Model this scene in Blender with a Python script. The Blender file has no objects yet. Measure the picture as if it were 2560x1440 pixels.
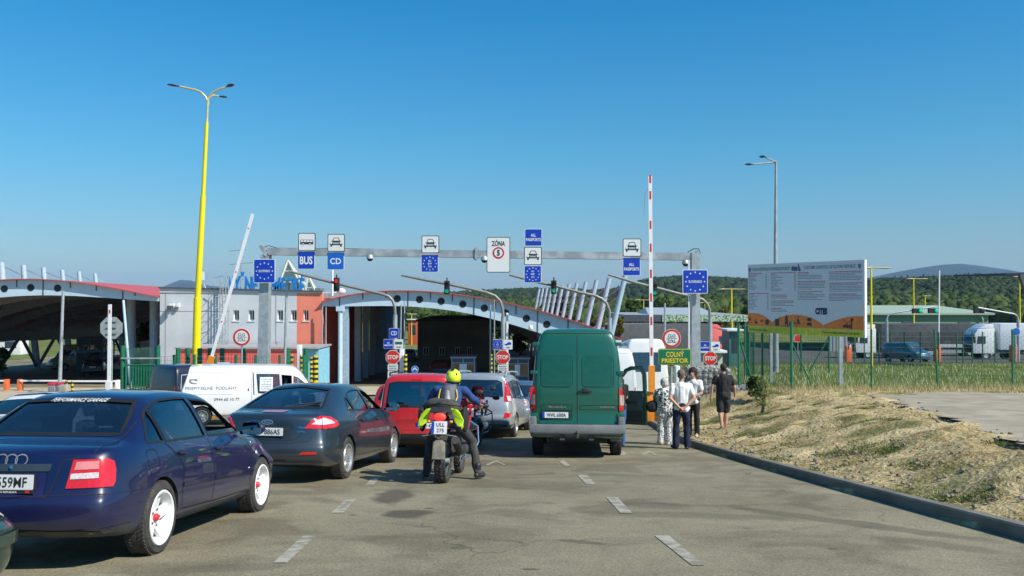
import bpy, bmesh, math, random
import numpy as np
from mathutils import Vector, Matrix, noise, geometry
from mathutils.bvhtree import BVHTree
R = math.radians
scn = bpy.context.scene
COL = scn.collection
random.seed(7)
# ------------------------------------------------------------------ camera, sky, sun, exposure
F = 2150.0
CAMZ = 1.42
HOR = 742.0
cd = bpy.data.cameras.new('camera')
cam = bpy.data.objects.new('camera', cd); COL.objects.link(cam)
cd.sensor_width = 36.0; cd.lens = 36.0 * F / 2560
cd.clip_start = 0.05; cd.clip_end = 30000
PITCH = math.atan((HOR - 720) / F)
cam.location = (0, 0, CAMZ)
cam.rotation_euler = (math.pi / 2 + PITCH, 0, 0)
scn.camera = cam
HAZE = 0.00008
SUN_EL, SUN_AZ = 44.0, 122.0
w = bpy.data.worlds.new('World'); scn.world = w; w.use_nodes = True
nt = w.node_tree; nt.nodes.clear()
out = nt.nodes.new('ShaderNodeOutputWorld'); bg = nt.nodes.new('ShaderNodeBackground')
sky = nt.nodes.new('ShaderNodeTexSky'); sky.sky_type = 'NISHITA'; sky.sun_disc = False
sky.sun_elevation = R(SUN_EL); sky.sun_rotation = R(SUN_AZ)
sky.altitude = 100; sky.air_density = 1.15; sky.dust_density = 0.5; sky.ozone_density = 2.2
geo = nt.nodes.new('ShaderNodeTexCoord'); sep = nt.nodes.new('ShaderNodeSeparateXYZ')
rmp = nt.nodes.new('ShaderNodeValToRGB'); mul = nt.nodes.new('ShaderNodeMixRGB'); mul.blend_type = 'MULTIPLY'
mul.inputs[0].default_value = 1
nt.links.new(geo.outputs['Generated'], sep.inputs[0]); nt.links.new(sep.outputs['Z'], rmp.inputs[0])
SKYRAMP = [(0.0, (0.40, 0.56, 0.72)), (0.06, (0.35, 0.55, 0.73)), (0.16, (0.21, 0.61, 0.80)), (0.32, (0.06, 0.60, 0.88)), (1.0, (0.30, 0.65, 0.9))]
rmp.color_ramp.elements[0].position = SKYRAMP[0][0]; rmp.color_ramp.elements[0].color = (*SKYRAMP[0][1], 1)
rmp.color_ramp.elements[1].position = 1.0; rmp.color_ramp.elements[1].color = (*SKYRAMP[-1][1], 1)
for p_, c_ in SKYRAMP[1:-1]:
 e = rmp.color_ramp.elements.new(p_); e.color = (*c_, 1)
nt.links.new(sky.outputs[0], mul.inputs[1]); nt.links.new(rmp.outputs[0], mul.inputs[2])
nt.links.new(mul.outputs[0], bg.inputs[0]); nt.links.new(bg.outputs[0], out.inputs[0])
bg.inputs[1].default_value = 0.11
sd = bpy.data.lights.new('sun', 'SUN'); sun = bpy.data.objects.new('sun', sd); COL.objects.link(sun)
sd.energy = 4.2; sd.angle = R(0.5); sd.color = (1.0, 0.94, 0.84)
_el, _az = R(SUN_EL), R(SUN_AZ)
SUNV = Vector((math.sin(_az) * math.cos(_el), math.cos(_az) * math.cos(_el), math.sin(_el)))
sun.rotation_euler = SUNV.to_track_quat('Z', 'Y').to_euler()
scn.view_settings.view_transform = 'Standard'; scn.view_settings.look = 'None'
scn.view_settings.exposure = 0.5; scn.view_settings.gamma = 1.0
scn.view_settings.use_curve_mapping = False
scn.cycles.max_bounces = 6; scn.cycles.transparent_max_bounces = 24
scn.cycles.volume_bounces = 0
# ------------------------------------------------------------------ helpers
def W(px, py, Y):
 """world point at distance Y (metres ahead of the camera) seen at photo pixel (px, py)"""
 dx = (px - 1280) / F; dy = (720 - py) / F
 c, s = math.cos(PITCH), math.sin(PITCH)
 t = Y / (c - s * dy)
 return Vector((dx * t, Y, CAMZ + (s + c * dy) * t))
def PX(px, Y): return (px - 1280) / F * Y
def ZY(py, Y): return W(1280, py, Y).z
_mats = {}
def mat(name, col, rough=0.6, metal=0.0, coat=0.0, var=0.12, scale=6.0, bump=0.0, bscale=60.0, emis=0.0, spec=0.5, detail=5, col2=None, coords='Object', lo=.35, hi=.65):
 if name in _mats: return _mats[name]
 m = bpy.data.materials.new(name); m.use_nodes = True; _mats[name] = m
 n = m.node_tree; b = n.nodes['Principled BSDF']
 b.inputs['Roughness'].default_value = rough; b.inputs['Metallic'].default_value = metal
 b.inputs['Coat Weight'].default_value = coat; b.inputs['Coat Roughness'].default_value = 0.03
 b.inputs['Specular IOR Level'].default_value = spec
 tc = n.nodes.new('ShaderNodeTexCoord')
 nz = n.nodes.new('ShaderNodeTexNoise'); nz.inputs['Scale'].default_value = scale; nz.inputs['Detail'].default_value = detail
 n.links.new(tc.outputs[coords], nz.inputs['Vector'])
 cr = n.nodes.new('ShaderNodeValToRGB')
 c1 = [max(0, c * (1 - var)) for c in col]; c2 = [min(1, c * (1 + var)) for c in (col2 or col)]
 if col2: c1 = list(col); c2 = list(col2)
 cr.color_ramp.elements[0].position = lo; cr.color_ramp.elements[0].color = (*c1, 1)
 cr.color_ramp.elements[1].position = hi; cr.color_ramp.elements[1].color = (*c2, 1)
 n.links.new(nz.outputs['Fac'], cr.inputs[0]); n.links.new(cr.outputs[0], b.inputs['Base Color'])
 if bump:
  nb = n.nodes.new('ShaderNodeTexNoise'); nb.inputs['Scale'].default_value = bscale; nb.inputs['Detail'].default_value = 4
  n.links.new(tc.outputs[coords], nb.inputs['Vector'])
  bp = n.nodes.new('ShaderNodeBump'); bp.inputs['Strength'].default_value = bump; bp.inputs['Distance'].default_value = 0.02
  n.links.new(nb.outputs['Fac'], bp.inputs['Height']); n.links.new(bp.outputs[0], b.inputs['Normal'])
 if emis:
  b.inputs['Emission Color'].default_value = (*col, 1); b.inputs['Emission Strength'].default_value = emis
 return m
def paint(name, col, metal=0.0, rough=0.35, dirt=0.25):
 """car paint: clear coat, faint dust film"""
 if name in _mats: return _mats[name]
 m = mat(name, col, rough=rough, metal=metal, coat=1.0, var=0.05, scale=2.0)
 n = m.node_tree; b = n.nodes['Principled BSDF']
 tc = n.nodes.new('ShaderNodeTexCoord'); nz = n.nodes.new('ShaderNodeTexNoise'); nz.inputs['Scale'].default_value = 3; nz.inputs['Detail'].default_value = 8
 sp = n.nodes.new('ShaderNodeSeparateXYZ'); n.links.new(tc.outputs['Object'], sp.inputs[0]); n.links.new(tc.outputs['Object'], nz.inputs['Vector'])
 mr = n.nodes.new('ShaderNodeMapRange'); mr.inputs[1].default_value = 0.15; mr.inputs[2].default_value = 0.75; mr.inputs[3].default_value = 1; mr.inputs[4].default_value = 0.12
 n.links.new(sp.outputs['Z'], mr.inputs[0])
 mm = n.nodes.new('ShaderNodeMath'); mm.operation = 'MULTIPLY'; n.links.new(mr.outputs[0], mm.inputs[0]); n.links.new(nz.outputs['Fac'], mm.inputs[1])
 m2 = n.nodes.new('ShaderNodeMath'); m2.operation = 'MULTIPLY'; m2.inputs[1].default_value = dirt; n.links.new(mm.outputs[0], m2.inputs[0])
 mx = n.nodes.new('ShaderNodeMixRGB'); mx.inputs[2].default_value = (0.30, 0.26, 0.20, 1)
 src = b.inputs['Base Color'].links[0].from_socket
 n.links.new(src, mx.inputs[1]); n.links.new(m2.outputs[0], mx.inputs[0]); n.links.new(mx.outputs[0], b.inputs['Base Color'])
 ma = n.nodes.new('ShaderNodeMath'); ma.operation = 'MULTIPLY_ADD'; ma.inputs[1].default_value = 1.2; ma.inputs[2].default_value = 0.02
 n.links.new(m2.outputs[0], ma.inputs[0]); n.links.new(ma.outputs[0], b.inputs['Coat Roughness'])
 return m
def glass(name, tint=(0.35, 0.4, 0.42), base=0.06):
 if name in _mats: return _mats[name]
 m = bpy.data.materials.new(name); m.use_nodes = True; _mats[name] = m
 n = m.node_tree; n.nodes.clear()
 o = n.nodes.new('ShaderNodeOutputMaterial'); mx = n.nodes.new('ShaderNodeMixShader')
 tr = n.nodes.new('ShaderNodeBsdfTransparent'); tr.inputs[0].default_value = (*tint, 1)
 gl = n.nodes.new('ShaderNodeBsdfGlossy'); gl.inputs['Roughness'].default_value = 0.03; gl.inputs[0].default_value = (1, 1, 1, 1)
 fr = n.nodes.new('ShaderNodeFresnel'); fr.inputs[0].default_value = 1.55
 ad = n.nodes.new('ShaderNodeMath'); ad.inputs[1].default_value = base
 ge = n.nodes.new('ShaderNodeNewGeometry'); nb = n.nodes.new('ShaderNodeMath'); nb.operation = 'SUBTRACT'; nb.inputs[0].default_value = 1; n.links.new(ge.outputs['Backfacing'], nb.inputs[1])
 mb = n.nodes.new('ShaderNodeMath'); mb.operation = 'MULTIPLY'; n.links.new(fr.outputs[0], ad.inputs[0]); n.links.new(ad.outputs[0], mb.inputs[0]); n.links.new(nb.outputs[0], mb.inputs[1]); n.links.new(mb.outputs[0], mx.inputs[0])
 n.links.new(tr.outputs[0], mx.inputs[1]); n.links.new(gl.outputs[0], mx.inputs[2]); n.links.new(mx.outputs[0], o.inputs[0])
 return m
def tag(o, label, cat, group=None, kind=None):
 if label: o['label'] = label
 if cat: o['category'] = cat
 if group: o['group'] = group
 if kind: o['kind'] = kind
 return o
MW = {}
def thing(name, label, cat, M=None, group=None):
 o = bpy.data.objects.new(name, None); COL.objects.link(o); o.empty_display_size = 0.2
 M = M or Matrix.Identity(4)
 if isinstance(M, Vector): M = Matrix.Translation(M)
 o.matrix_basis = M; MW[o.name] = M
 return tag(o, label, cat, group)
def mesh_obj(name, v, f, m, parent=None, smooth=False, mats=None, fm=None):
 me = bpy.data.meshes.new(name)
 if isinstance(v, np.ndarray) and isinstance(f, np.ndarray):
  nf, k = f.shape
  me.vertices.add(len(v)); me.vertices.foreach_set('co', v.astype(np.float32).ravel())
  me.loops.add(nf * k); me.loops.foreach_set('vertex_index', f.astype(np.int32).ravel())
  me.polygons.add(nf); me.polygons.foreach_set('loop_start', np.arange(0, nf * k, k, dtype=np.int32))
  try: me.polygons.foreach_set('loop_total', np.full(nf, k, dtype=np.int32))
  except Exception: pass
  me.update(calc_edges=True)
 else:
  me.from_pydata([tuple(p) for p in v], [], [tuple(q) for q in f]); me.update()
 for x in (mats or [m]): me.materials.append(x)
 if fm is not None: me.polygons.foreach_set('material_index', np.asarray(fm, dtype=np.int32))
 if smooth:
  me.polygons.foreach_set('use_smooth', [True] * len(me.polygons))
  if smooth != 'all': me.set_sharp_from_angle(angle=R(38))
 o = bpy.data.objects.new(name, me); COL.objects.link(o)
 if parent is not None: o.parent = parent
 return o
class MB:
 def __init__(s): s.v = []; s.f = []
 def add(s, vs, fs):
  k = len(s.v); s.v += [Vector(p) for p in vs]; s.f += [tuple(i + k for i in q) for q in fs]; return s
 def box(s, c, d, M=None):
  c = Vector(c); h = [x / 2 for x in d]; vs = []
  for sx in (-1, 1):
   for sy in (-1, 1):
    for sz in (-1, 1):
     p = Vector((sx * h[0], sy * h[1], sz * h[2]))
     if M is not None: p = M @ p
     vs.append(c + p)
  return s.add(vs, [(0, 1, 3, 2), (4, 6, 7, 5), (0, 4, 5, 1), (2, 3, 7, 6), (0, 2, 6, 4), (1, 5, 7, 3)])
 def box2(s, a, b): return s.box([(x + y) / 2 for x, y in zip(a, b)], [abs(y - x) for x, y in zip(a, b)])
 def tube(s, pts, r, n=8, cap=True, sq=False, rot=0.0, flat=1.0):
  pts = [Vector(p) for p in pts]; m = len(pts)
  rs = r if isinstance(r, (list, tuple)) else [r] * m
  k = len(s.v); up = None; rings = []
  for i, p in enumerate(pts):
   d = (pts[min(i + 1, m - 1)] - pts[max(i - 1, 0)])
   d = d.normalized() if d.length > 1e-9 else Vector((0, 0, 1))
   if up is None:
    up = Vector((0, 0, 1)) if abs(d.z) < .9 else Vector((0, 1, 0))
   a = d.cross(up)
   if a.length < 1e-6: a = d.cross(Vector((1, 0, 0)))
   a.normalize(); b = a.cross(d).normalized(); up = b
   for j in range(n):
    t = 2 * math.pi * (j + (.5 if sq else 0)) / n + rot
    s.v.append(p + (a * math.cos(t) + b * math.sin(t) * flat) * rs[i])
  for i in range(m - 1):
   for j in range(n):
    s.f.append((k + i * n + j, k + i * n + (j + 1) % n, k + (i + 1) * n + (j + 1) % n, k + (i + 1) * n + j))
  if cap:
   s.f.append(tuple(k + j for j in range(n))[::-1]); s.f.append(tuple(k + (m - 1) * n + j for j in range(n)))
  return s
 def bar(s, a, b, w_, h_=None):
  """rectangular bar between two points, w_ across, h_ in the up direction"""
  a, b = Vector(a), Vector(b); h_ = h_ or w_; d = (b - a).normalized()
  up = Vector((0, 0, 1)) if abs(d.z) < .95 else Vector((0, 1, 0))
  x = d.cross(up).normalized() * (w_ / 2); y = x.cross(d).normalized() * (h_ / 2)
  vs = [a - x - y, a + x - y, a + x + y, a - x + y, b - x - y, b + x - y, b + x + y, b - x + y]
  return s.add(vs, [(0, 1, 2, 3)[::-1], (4, 5, 6, 7), (0, 4, 5, 1)[::-1], (1, 5, 6, 2)[::-1], (2, 6, 7, 3)[::-1], (3, 7, 4, 0)[::-1]])
 def prism(s, pts, vec):
  n = len(pts); vec = Vector(vec); vs = [Vector(p) for p in pts]; vs += [p + vec for p in vs]
  return s.add(vs, [tuple(range(n))[::-1], tuple(range(n, 2 * n))] + [(i, (i + 1) % n, n + (i + 1) % n, n + i) for i in range(n)])
 def plate(s, xz, y, th):
  """outline in (x, z), front face at y, thickness th going +y"""
  return s.prism([(p[0], y, p[1]) for p in xz], (0, th, 0))
 def ell(s, c, r, nu=14, nv=9, M=None):
  c = Vector(c); k = len(s.v); r = (r, r, r) if isinstance(r, (int, float)) else r
  def q(p):
   p = Vector(p)
   if M is not None: p = M @ p
   return c + p
  s.v.append(q((0, 0, -r[2])))
  for i in range(1, nv):
   t = math.pi * i / nv - math.pi / 2
   for j in range(nu):
    a = 2 * math.pi * j / nu
    s.v.append(q((r[0] * math.cos(t) * math.cos(a), r[1] * math.cos(t) * math.sin(a), r[2] * math.sin(t))))
  s.v.append(q((0, 0, r[2]))); e = len(s.v) - 1
  for j in range(nu):
   s.f.append((k, k + 1 + (j + 1) % nu, k + 1 + j)); o = k + 1 + (nv - 2) * nu
   s.f.append((o + j, o + (j + 1) % nu, e))
  for i in range(nv - 2):
   for j in range(nu):
    o = k + 1 + i * nu
    s.f.append((o + j, o + (j + 1) % nu, o + nu + (j + 1) % nu, o + nu + j))
  return s
 def lathe(s, prof, c=(0, 0, 0), axis='z', n=24, closed=False):
  """profile of (radius, height) turned about axis through c"""
  k = len(s.v); c = Vector(c); m = len(prof)
  for j in range(n):
   a = 2 * math.pi * j / n
   for r_, h_ in prof:
    x, y = r_ * math.cos(a), r_ * math.sin(a)
    p = (x, y, h_) if axis == 'z' else ((x, h_, y) if axis == 'y' else (h_, x, y))
    s.v.append(c + Vector(p))
  for j in range(n):
   for i in range(m - 1 if not closed else m):
    a0 = k + j * m + i; a1 = k + j * m + (i + 1) % m; b0 = k + ((j + 1) % n) * m + i; b1 = k + ((j + 1) % n) * m + (i + 1) % m
    s.f.append((a0, b0, b1, a1))
  return s
 def xform(s, M): s.v = [M @ p for p in s.v]; return s
 def build(s, name, m, parent=None, smooth=False, world=False, bevel=0):
  v = s.v
  if world and parent is not None:
   I = MW[parent.name].inverted(); v = [I @ p for p in v]
  f = s.f
  if bevel:
   bm = bmesh.new(); bv = [bm.verts.new(p) for p in v]
   for q in f:
    try: bm.faces.new([bv[i] for i in q])
    except ValueError: pass
   bmesh.ops.recalc_face_normals(bm, faces=bm.faces)
   ed = [e for e in bm.edges if len(e.link_faces) == 2 and e.calc_face_angle(0) > 0.5]
   bmesh.ops.bevel(bm, geom=ed, offset=bevel, segments=2, profile=0.6, affect='EDGES', clamp_overlap=True)
   v = [x.co.copy() for x in bm.verts]
   bm.verts.index_update(); f = [[x.index for x in q.verts] for q in bm.faces]; bm.free(); smooth = smooth or True
  return mesh_obj(name, v, f, m, parent, smooth)
def bake(v, f, mods, mats=None, keep=None):
 """evaluate modifiers on a temporary object, return the mesh"""
 if isinstance(v, bpy.types.Mesh): me = v
 else:
  me = bpy.data.meshes.new('tmp'); me.from_pydata([tuple(p) for p in v], [], [tuple(q) for q in f]); me.update()
  for x in mats or []: me.materials.append(x)
  bm = bmesh.new(); bm.from_mesh(me); bmesh.ops.remove_doubles(bm, verts=bm.verts, dist=1e-5)
  if not keep: bmesh.ops.recalc_face_normals(bm, faces=bm.faces)
  bm.to_mesh(me); bm.free()
 o = bpy.data.objects.new('tmp', me); COL.objects.link(o)
 for fn in mods: fn(o)
 dg = bpy.context.evaluated_depsgraph_get(); dg.update()
 r = bpy.data.meshes.new_from_object(o.evaluated_get(dg), depsgraph=dg)
 bpy.data.objects.remove(o)
 return r
def subsurf(n):
 def g(o): x = o.modifiers.new('s', 'SUBSURF'); x.levels = n; x.render_levels = n
 return g
def remesh(vs, sm=6):
 def g(o):
  x = o.modifiers.new('r', 'REMESH'); x.mode = 'VOXEL'; x.voxel_size = vs; x.use_smooth_shade = True
  y = o.modifiers.new('m', 'SMOOTH'); y.factor = 0.5; y.iterations = sm
 return g
def cut(cutter):
 def g(o):
  x = o.modifiers.new('b', 'BOOLEAN'); x.operation = 'DIFFERENCE'; x.solver = 'EXACT'; x.object = cutter
  try: x.material_mode = 'TRANSFER'
  except Exception: pass
 return g
def put_mesh(name, me, parent=None, m=None, smooth=True, ang=35):
 o = bpy.data.objects.new(name, me); COL.objects.link(o)
 if m is not None:
  me.materials.clear(); me.materials.append(m)
 if smooth:
  me.polygons.foreach_set('use_smooth', [True] * len(me.polygons))
  if ang: me.set_sharp_from_angle(angle=R(ang))
 if parent is not None: o.parent = parent
 return o
_txt = {}
def text_geo(s, size=1.0, xs=1.0, bold=0.0, shear=0.0, space=1.0):
 """letters as flat geometry in (x, z), centred, cap height about size"""
 key = (s, bold, shear, space)
 if key not in _txt:
  c = bpy.data.curves.new('t', 'FONT'); c.body = s; c.align_x = 'CENTER'; c.align_y = 'CENTER'
  c.offset = bold; c.shear = shear; c.space_character = space; c.resolution_u = 3; c.fill_mode = 'FRONT'
  o = bpy.data.objects.new('t', c); COL.objects.link(o)
  dg = bpy.context.evaluated_depsgraph_get(); dg.update()
  me = bpy.data.meshes.new_from_object(o.evaluated_get(dg), depsgraph=dg)
  v = [(p.co.x, p.co.y) for p in me.vertices]; f = [tuple(q.vertices) for q in me.polygons]
  bpy.data.objects.remove(o); bpy.data.meshes.remove(me); bpy.data.curves.remove(c)
  ys = [p[1] for p in v] or [0, 1]; cy = (max(ys) + min(ys)) / 2; h = (max(ys) - min(ys)) or 1; xsn = [p[0] for p in v] or [0]
  cx = (max(xsn) + min(xsn)) / 2
  _txt[key] = ([((x - cx) , (y - cy)) for x, y in v], f, h, max(xsn) - min(xsn))
 v, f, h, wd = _txt[key]
 k = size / 0.72
 return [(x * k * xs, y * k) for x, y in v], f
def text(parent, s, x, z, size, m, y=-0.006, xs=1.0, bold=0.012, shear=0.0, name='lettering', space=1.0, fit=None, M=None):
 v, f = text_geo(s, size, xs, bold, shear, space)
 if fit:
  wd = max(p[0] for p in v) - min(p[0] for p in v); v = [(p[0] * fit / wd, p[1]) for p in v]
 vs = [Vector((p[0] + x, y, p[1] + z)) for p in v]
 if M is not None: vs = [M @ p for p in vs]
 return mesh_obj(name, vs, f, m, parent)
def rrect(cx, cz, w_, h_, r=0.03, n=4):
 o = []
 for sx, sz, a0 in ((1, 1, 0), (-1, 1, 90), (-1, -1, 180), (1, -1, 270)):
  for i in range(n + 1):
   a = R(a0 + 90 * i / n); o.append((cx + sx * (w_ / 2 - r) + r * math.cos(a), cz + sz * (h_ / 2 - r) + r * math.sin(a)))
 return o
def circ(cx, cz, r, n=32, a0=0): return [(cx + r * math.cos(a0 + 2 * math.pi * i / n), cz + r * math.sin(a0 + 2 * math.pi * i / n)) for i in range(n)]
def star(cx, cz, r):
 return [(cx + (r if i % 2 == 0 else r * .42) * math.sin(math.pi * i / 5), cz + (r if i % 2 == 0 else r * .42) * math.cos(math.pi * i / 5)) for i in range(10)]
def noise_arr(p, s=1.0): return noise.noise(Vector(p) * s)
# ------------------------------------------------------------------ materials of the place
GALV = mat('galvanised steel', (0.40, 0.44, 0.45), rough=.5, metal=.35, var=.15, scale=4)
STEELD = mat('dark steel', (0.10, 0.11, 0.12), rough=.5, metal=.3)
BLUEGR = mat('blue grey paint', (0.50, 0.64, 0.73), rough=.5, var=.05, scale=2)
REDROOF = mat('red roof sheet', (0.52, 0.09, 0.09), rough=.5, var=.1)
WHITE = mat('white paint', (0.8, 0.8, 0.79), rough=.45, var=.03)
BLACK = mat('black', (0.015, 0.015, 0.017), rough=.6)
SIGNW = mat('sign white', (0.72, 0.74, 0.72), rough=.4, var=.02)
SIGNB = mat('sign blue', (0.004, 0.045, 0.42), rough=.35, var=.03)
SIGNB2 = mat('sign light blue', (0.005, 0.12, 0.52), rough=.35, var=.03)
SIGNR = mat('sign red', (0.6, 0.03, 0.02), rough=.35, var=.04)
SIGNK = mat('sign black', (0.02, 0.03, 0.03), rough=.5)
SIGNGR = mat('sign green', (0.0, 0.16, 0.08), rough=.4, var=.05)
SIGNY = mat('sign yellow', (0.75, 0.55, 0.02), rough=.4, var=.04)
YEL = mat('yellow pole paint', (0.88, 0.70, 0.0), rough=.45, var=.05, scale=1.2)
ORANGE = mat('orange cabinet paint', (0.80, 0.28, 0.02), rough=.45, var=.06)
ORED = mat('orange red paint', (0.75, 0.16, 0.05), rough=.5)
FGREEN = mat('fence green', (0.01, 0.15, 0.075), rough=.5, var=.1)
CONC = mat('concrete', (0.36, 0.33, 0.27), rough=.9, var=.18, scale=3, bump=.4)
RUBBER = mat('rubber', (0.022, 0.022, 0.022), rough=.85, var=.2, scale=20, bump=.3)
DIRTYRUB = mat('dusty rubber', (0.05, 0.047, 0.042), rough=.9, var=.35, scale=9, bump=.5, bscale=50)
PLASTIC = mat('black plastic', (0.02, 0.021, 0.023), rough=.55, var=.2)
DARKIN = mat('dark interior', (0.016, 0.016, 0.018), rough=.8)
CHROME = mat('chrome', (0.75, 0.75, 0.75), rough=.12, metal=1)
SILVER = mat('silver alloy', (0.55, 0.55, 0.54), rough=.3, metal=.7)
GLASSD = glass('tinted glass', (0.16, 0.19, 0.22), 0.06)
GLASSL = glass('clear glass', (0.62, 0.70, 0.70), 0.05)
GLASSB = mat('building glass', (0.03, 0.05, 0.07), rough=.05, spec=.9)
# ------------------------------------------------------------------ lie of the land (the road runs downhill and levels out)
RY = [-60, 0, 26, 33, 42, 57, 100, 150, 220, 400, 2000]
RZ = [6.56, 0, -2.84, -3.38, -3.9, -4.60, -6.25, -7.0, -7.5, -8, -8]
PY_ = [-60, 0, 8, 12, 26, 30, 45, 75, 95, 130, 200, 400, 2000]
PZ_ = [6.9, .1, -.40, -.66, -1.56, -1.84, -2.72, -4.3, -5.5, -6.4, -7.3, -7.8, -7.8]
KY = [-60, -10, 20.3, 24, 28, 31, 36, 45, 60, 2000]
KX = [8.4, 5.72, 4.27, 4.35, 4.62, 4.66, 5.0, 5.6, 8.5, 8.5]
def road_z(Y): return np.interp(Y, RY, RZ)
_ys = np.linspace(-60, 2000, 20601)
_rz = np.interp(_ys, RY, RZ); _k = np.ones(400) / 400
_rzs = np.convolve(np.pad(_rz, 200, mode='edge'), _k, 'same')[200:-200]
_rzs[:6400] = np.where(_ys[:6400] < 0, _rz[:6400], _rzs[:6400])
def road_z(Y): return np.interp(Y, _ys, _rzs)
def kerb_x(Y): return np.interp(Y, KY, KX)
def sm(t):
 t = np.clip(t, 0, 1); return t * t * (3 - 2 * t)
def terr(X, Y):
 X = np.asarray(X, float); Y = np.asarray(Y, float)
 r = road_z(Y); p = np.interp(Y, PY_, PZ_); s = X - kerb_x(Y)
 wd = np.clip(2.3 + (Y - 12) * .28, 1.8, 6.2); wd = np.where(Y > 27, np.interp(Y, [27, 31, 34], [6.2, 3.2, 3.0]), wd)
 return np.where(s > 0, r + .10 + (p - r - .10) * sm(s / wd), r)
def T(X, Y): return float(terr(X, Y))
def G(px, py, n=60):
 """point of the land seen at a photo pixel"""
 a, b = 2.0, 400.0; last = None
 y = 2.0
 while y < 600:
  p = W(px, py, y)
  if p.z <= T(p.x, y): break
  last = y; y *= 1.02
 a, b = last or 2.0, y
 for _ in range(30):
  m = (a + b) / 2; p = W(px, py, m)
  if p.z <= T(p.x, m): b = m
  else: a = m
 return W(px, py, b)
def slope_M(x, y, head, z=None, flat=False):
 """placement on the land at (x, y); local +x is forward, heading clockwise from straight ahead"""
 h = R(head); fx, fy = math.sin(h), math.cos(h)
 z0 = T(x, y) if z is None else z
 dz = 0 if flat else (T(x + fx * 1.5, y + fy * 1.5) - T(x - fx * 1.5, y - fy * 1.5)) / 3
 f = Vector((fx, fy, dz)).normalized(); l = Vector((-fy, fx, 0)).normalized(); l = Vector((-math.cos(h), math.sin(h), 0)); u = f.cross(l).normalized()
 M = Matrix((( f.x, l.x, u.x, x), (f.y, l.y, u.y, y), (f.z, l.z, u.z, z0), (0, 0, 0, 1)))
 return M
def grid_mesh(name, xs, ys, zf, m, kind='structure', smooth=True, mask=None, disp=None):
 Xg, Yg = np.meshgrid(xs, ys); Zg = zf(Xg, Yg)
 v = np.stack([Xg, Yg, Zg], -1).reshape(-1, 3); nx, ny = len(xs), len(ys)
 i = np.arange(nx * ny).reshape(ny, nx)
 f = np.stack([i[:-1, :-1], i[:-1, 1:], i[1:, 1:], i[1:, :-1]], -1).reshape(-1, 4)
 if mask is not None:
  cx = v[f].mean(1); f = f[mask(cx[:, 0], cx[:, 1])]
 o = mesh_obj(name, v, f, m, smooth='all' if smooth else False)
 if kind: o['kind'] = kind
 return o
# --- ground (earth and dry grass), road sheet, kerb
def earth_material():
 m = bpy.data.materials.new('dry earth'); m.use_nodes = True; n = m.node_tree; b = n.nodes['Principled BSDF']; b.inputs['Roughness'].default_value = .95
 b.inputs['Specular IOR Level'].default_value = .2
 tc = n.nodes.new('ShaderNodeTexCoord')
 def nz(sc, det=6, dist=0.0):
  x = n.nodes.new('ShaderNodeTexNoise'); x.inputs['Scale'].default_value = sc; x.inputs['Detail'].default_value = det; x.inputs['Distortion'].default_value = dist
  n.links.new(tc.outputs['Object'], x.inputs['Vector']); return x
 def ramp(src, stops):
  r = n.nodes.new('ShaderNodeValToRGB'); e = r.color_ramp.elements
  e[0].position = stops[0][0]; e[0].color = (*stops[0][1], 1); e[1].position = stops[-1][0]; e[1].color = (*stops[-1][1], 1)
  for p, c in stops[1:-1]: q = e.new(p); q.color = (*c, 1)
  n.links.new(src, r.inputs[0]); return r
 a = ramp(nz(.8, 9, .5).outputs['Fac'], [(.33, (.24, .17, .065)), (.5, (.44, .33, .15)), (.66, (.60, .48, .26))])
 g = ramp(nz(5, 10, .8).outputs['Fac'], [(.36, (.15, .11, .045)), (.5, (.46, .36, .18)), (.7, (.62, .51, .30))])
 mx = n.nodes.new('ShaderNodeMixRGB'); mx.inputs[0].default_value = .45; n.links.new(a.outputs[0], mx.inputs[1]); n.links.new(g.outputs[0], mx.inputs[2])
 gp = ramp(nz(.75, 9, .3).outputs['Fac'], [(.54, (0, 0, 0)), (.64, (.75, .75, .75))]); mg = n.nodes.new('ShaderNodeMixRGB'); n.links.new(gp.outputs[0], mg.inputs[0]); n.links.new(mx.outputs[0], mg.inputs[1]); mg.inputs[2].default_value = (.11, .12, .03, 1); mx = mg
 sp = n.nodes.new('ShaderNodeSeparateXYZ'); n.links.new(tc.outputs['Object'], sp.inputs[0])
 mr = n.nodes.new('ShaderNodeMapRange'); mr.inputs[1].default_value = 29.5; mr.inputs[2].default_value = 33; n.links.new(sp.outputs['Y'], mr.inputs[0])
 gr = ramp(nz(.25, 8).outputs['Fac'], [(.35, (.09, .12, .025)), (.65, (.19, .20, .06))])
 m2 = n.nodes.new('ShaderNodeMixRGB'); n.links.new(mr.outputs[0], m2.inputs[0]); n.links.new(mx.outputs[0], m2.inputs[1]); n.links.new(gr.outputs[0], m2.inputs[2])
 n.links.new(m2.outputs[0], b.inputs['Base Color'])
 bp = n.nodes.new('ShaderNodeBump'); bp.inputs['Strength'].default_value = .8; bp.inputs['Distance'].default_value = .09
 n.links.new(nz(14, 8).outputs['Fac'], bp.inputs['Height']); n.links.new(bp.outputs[0], b.inputs['Normal'])
 return m
EARTH = earth_material()
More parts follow.
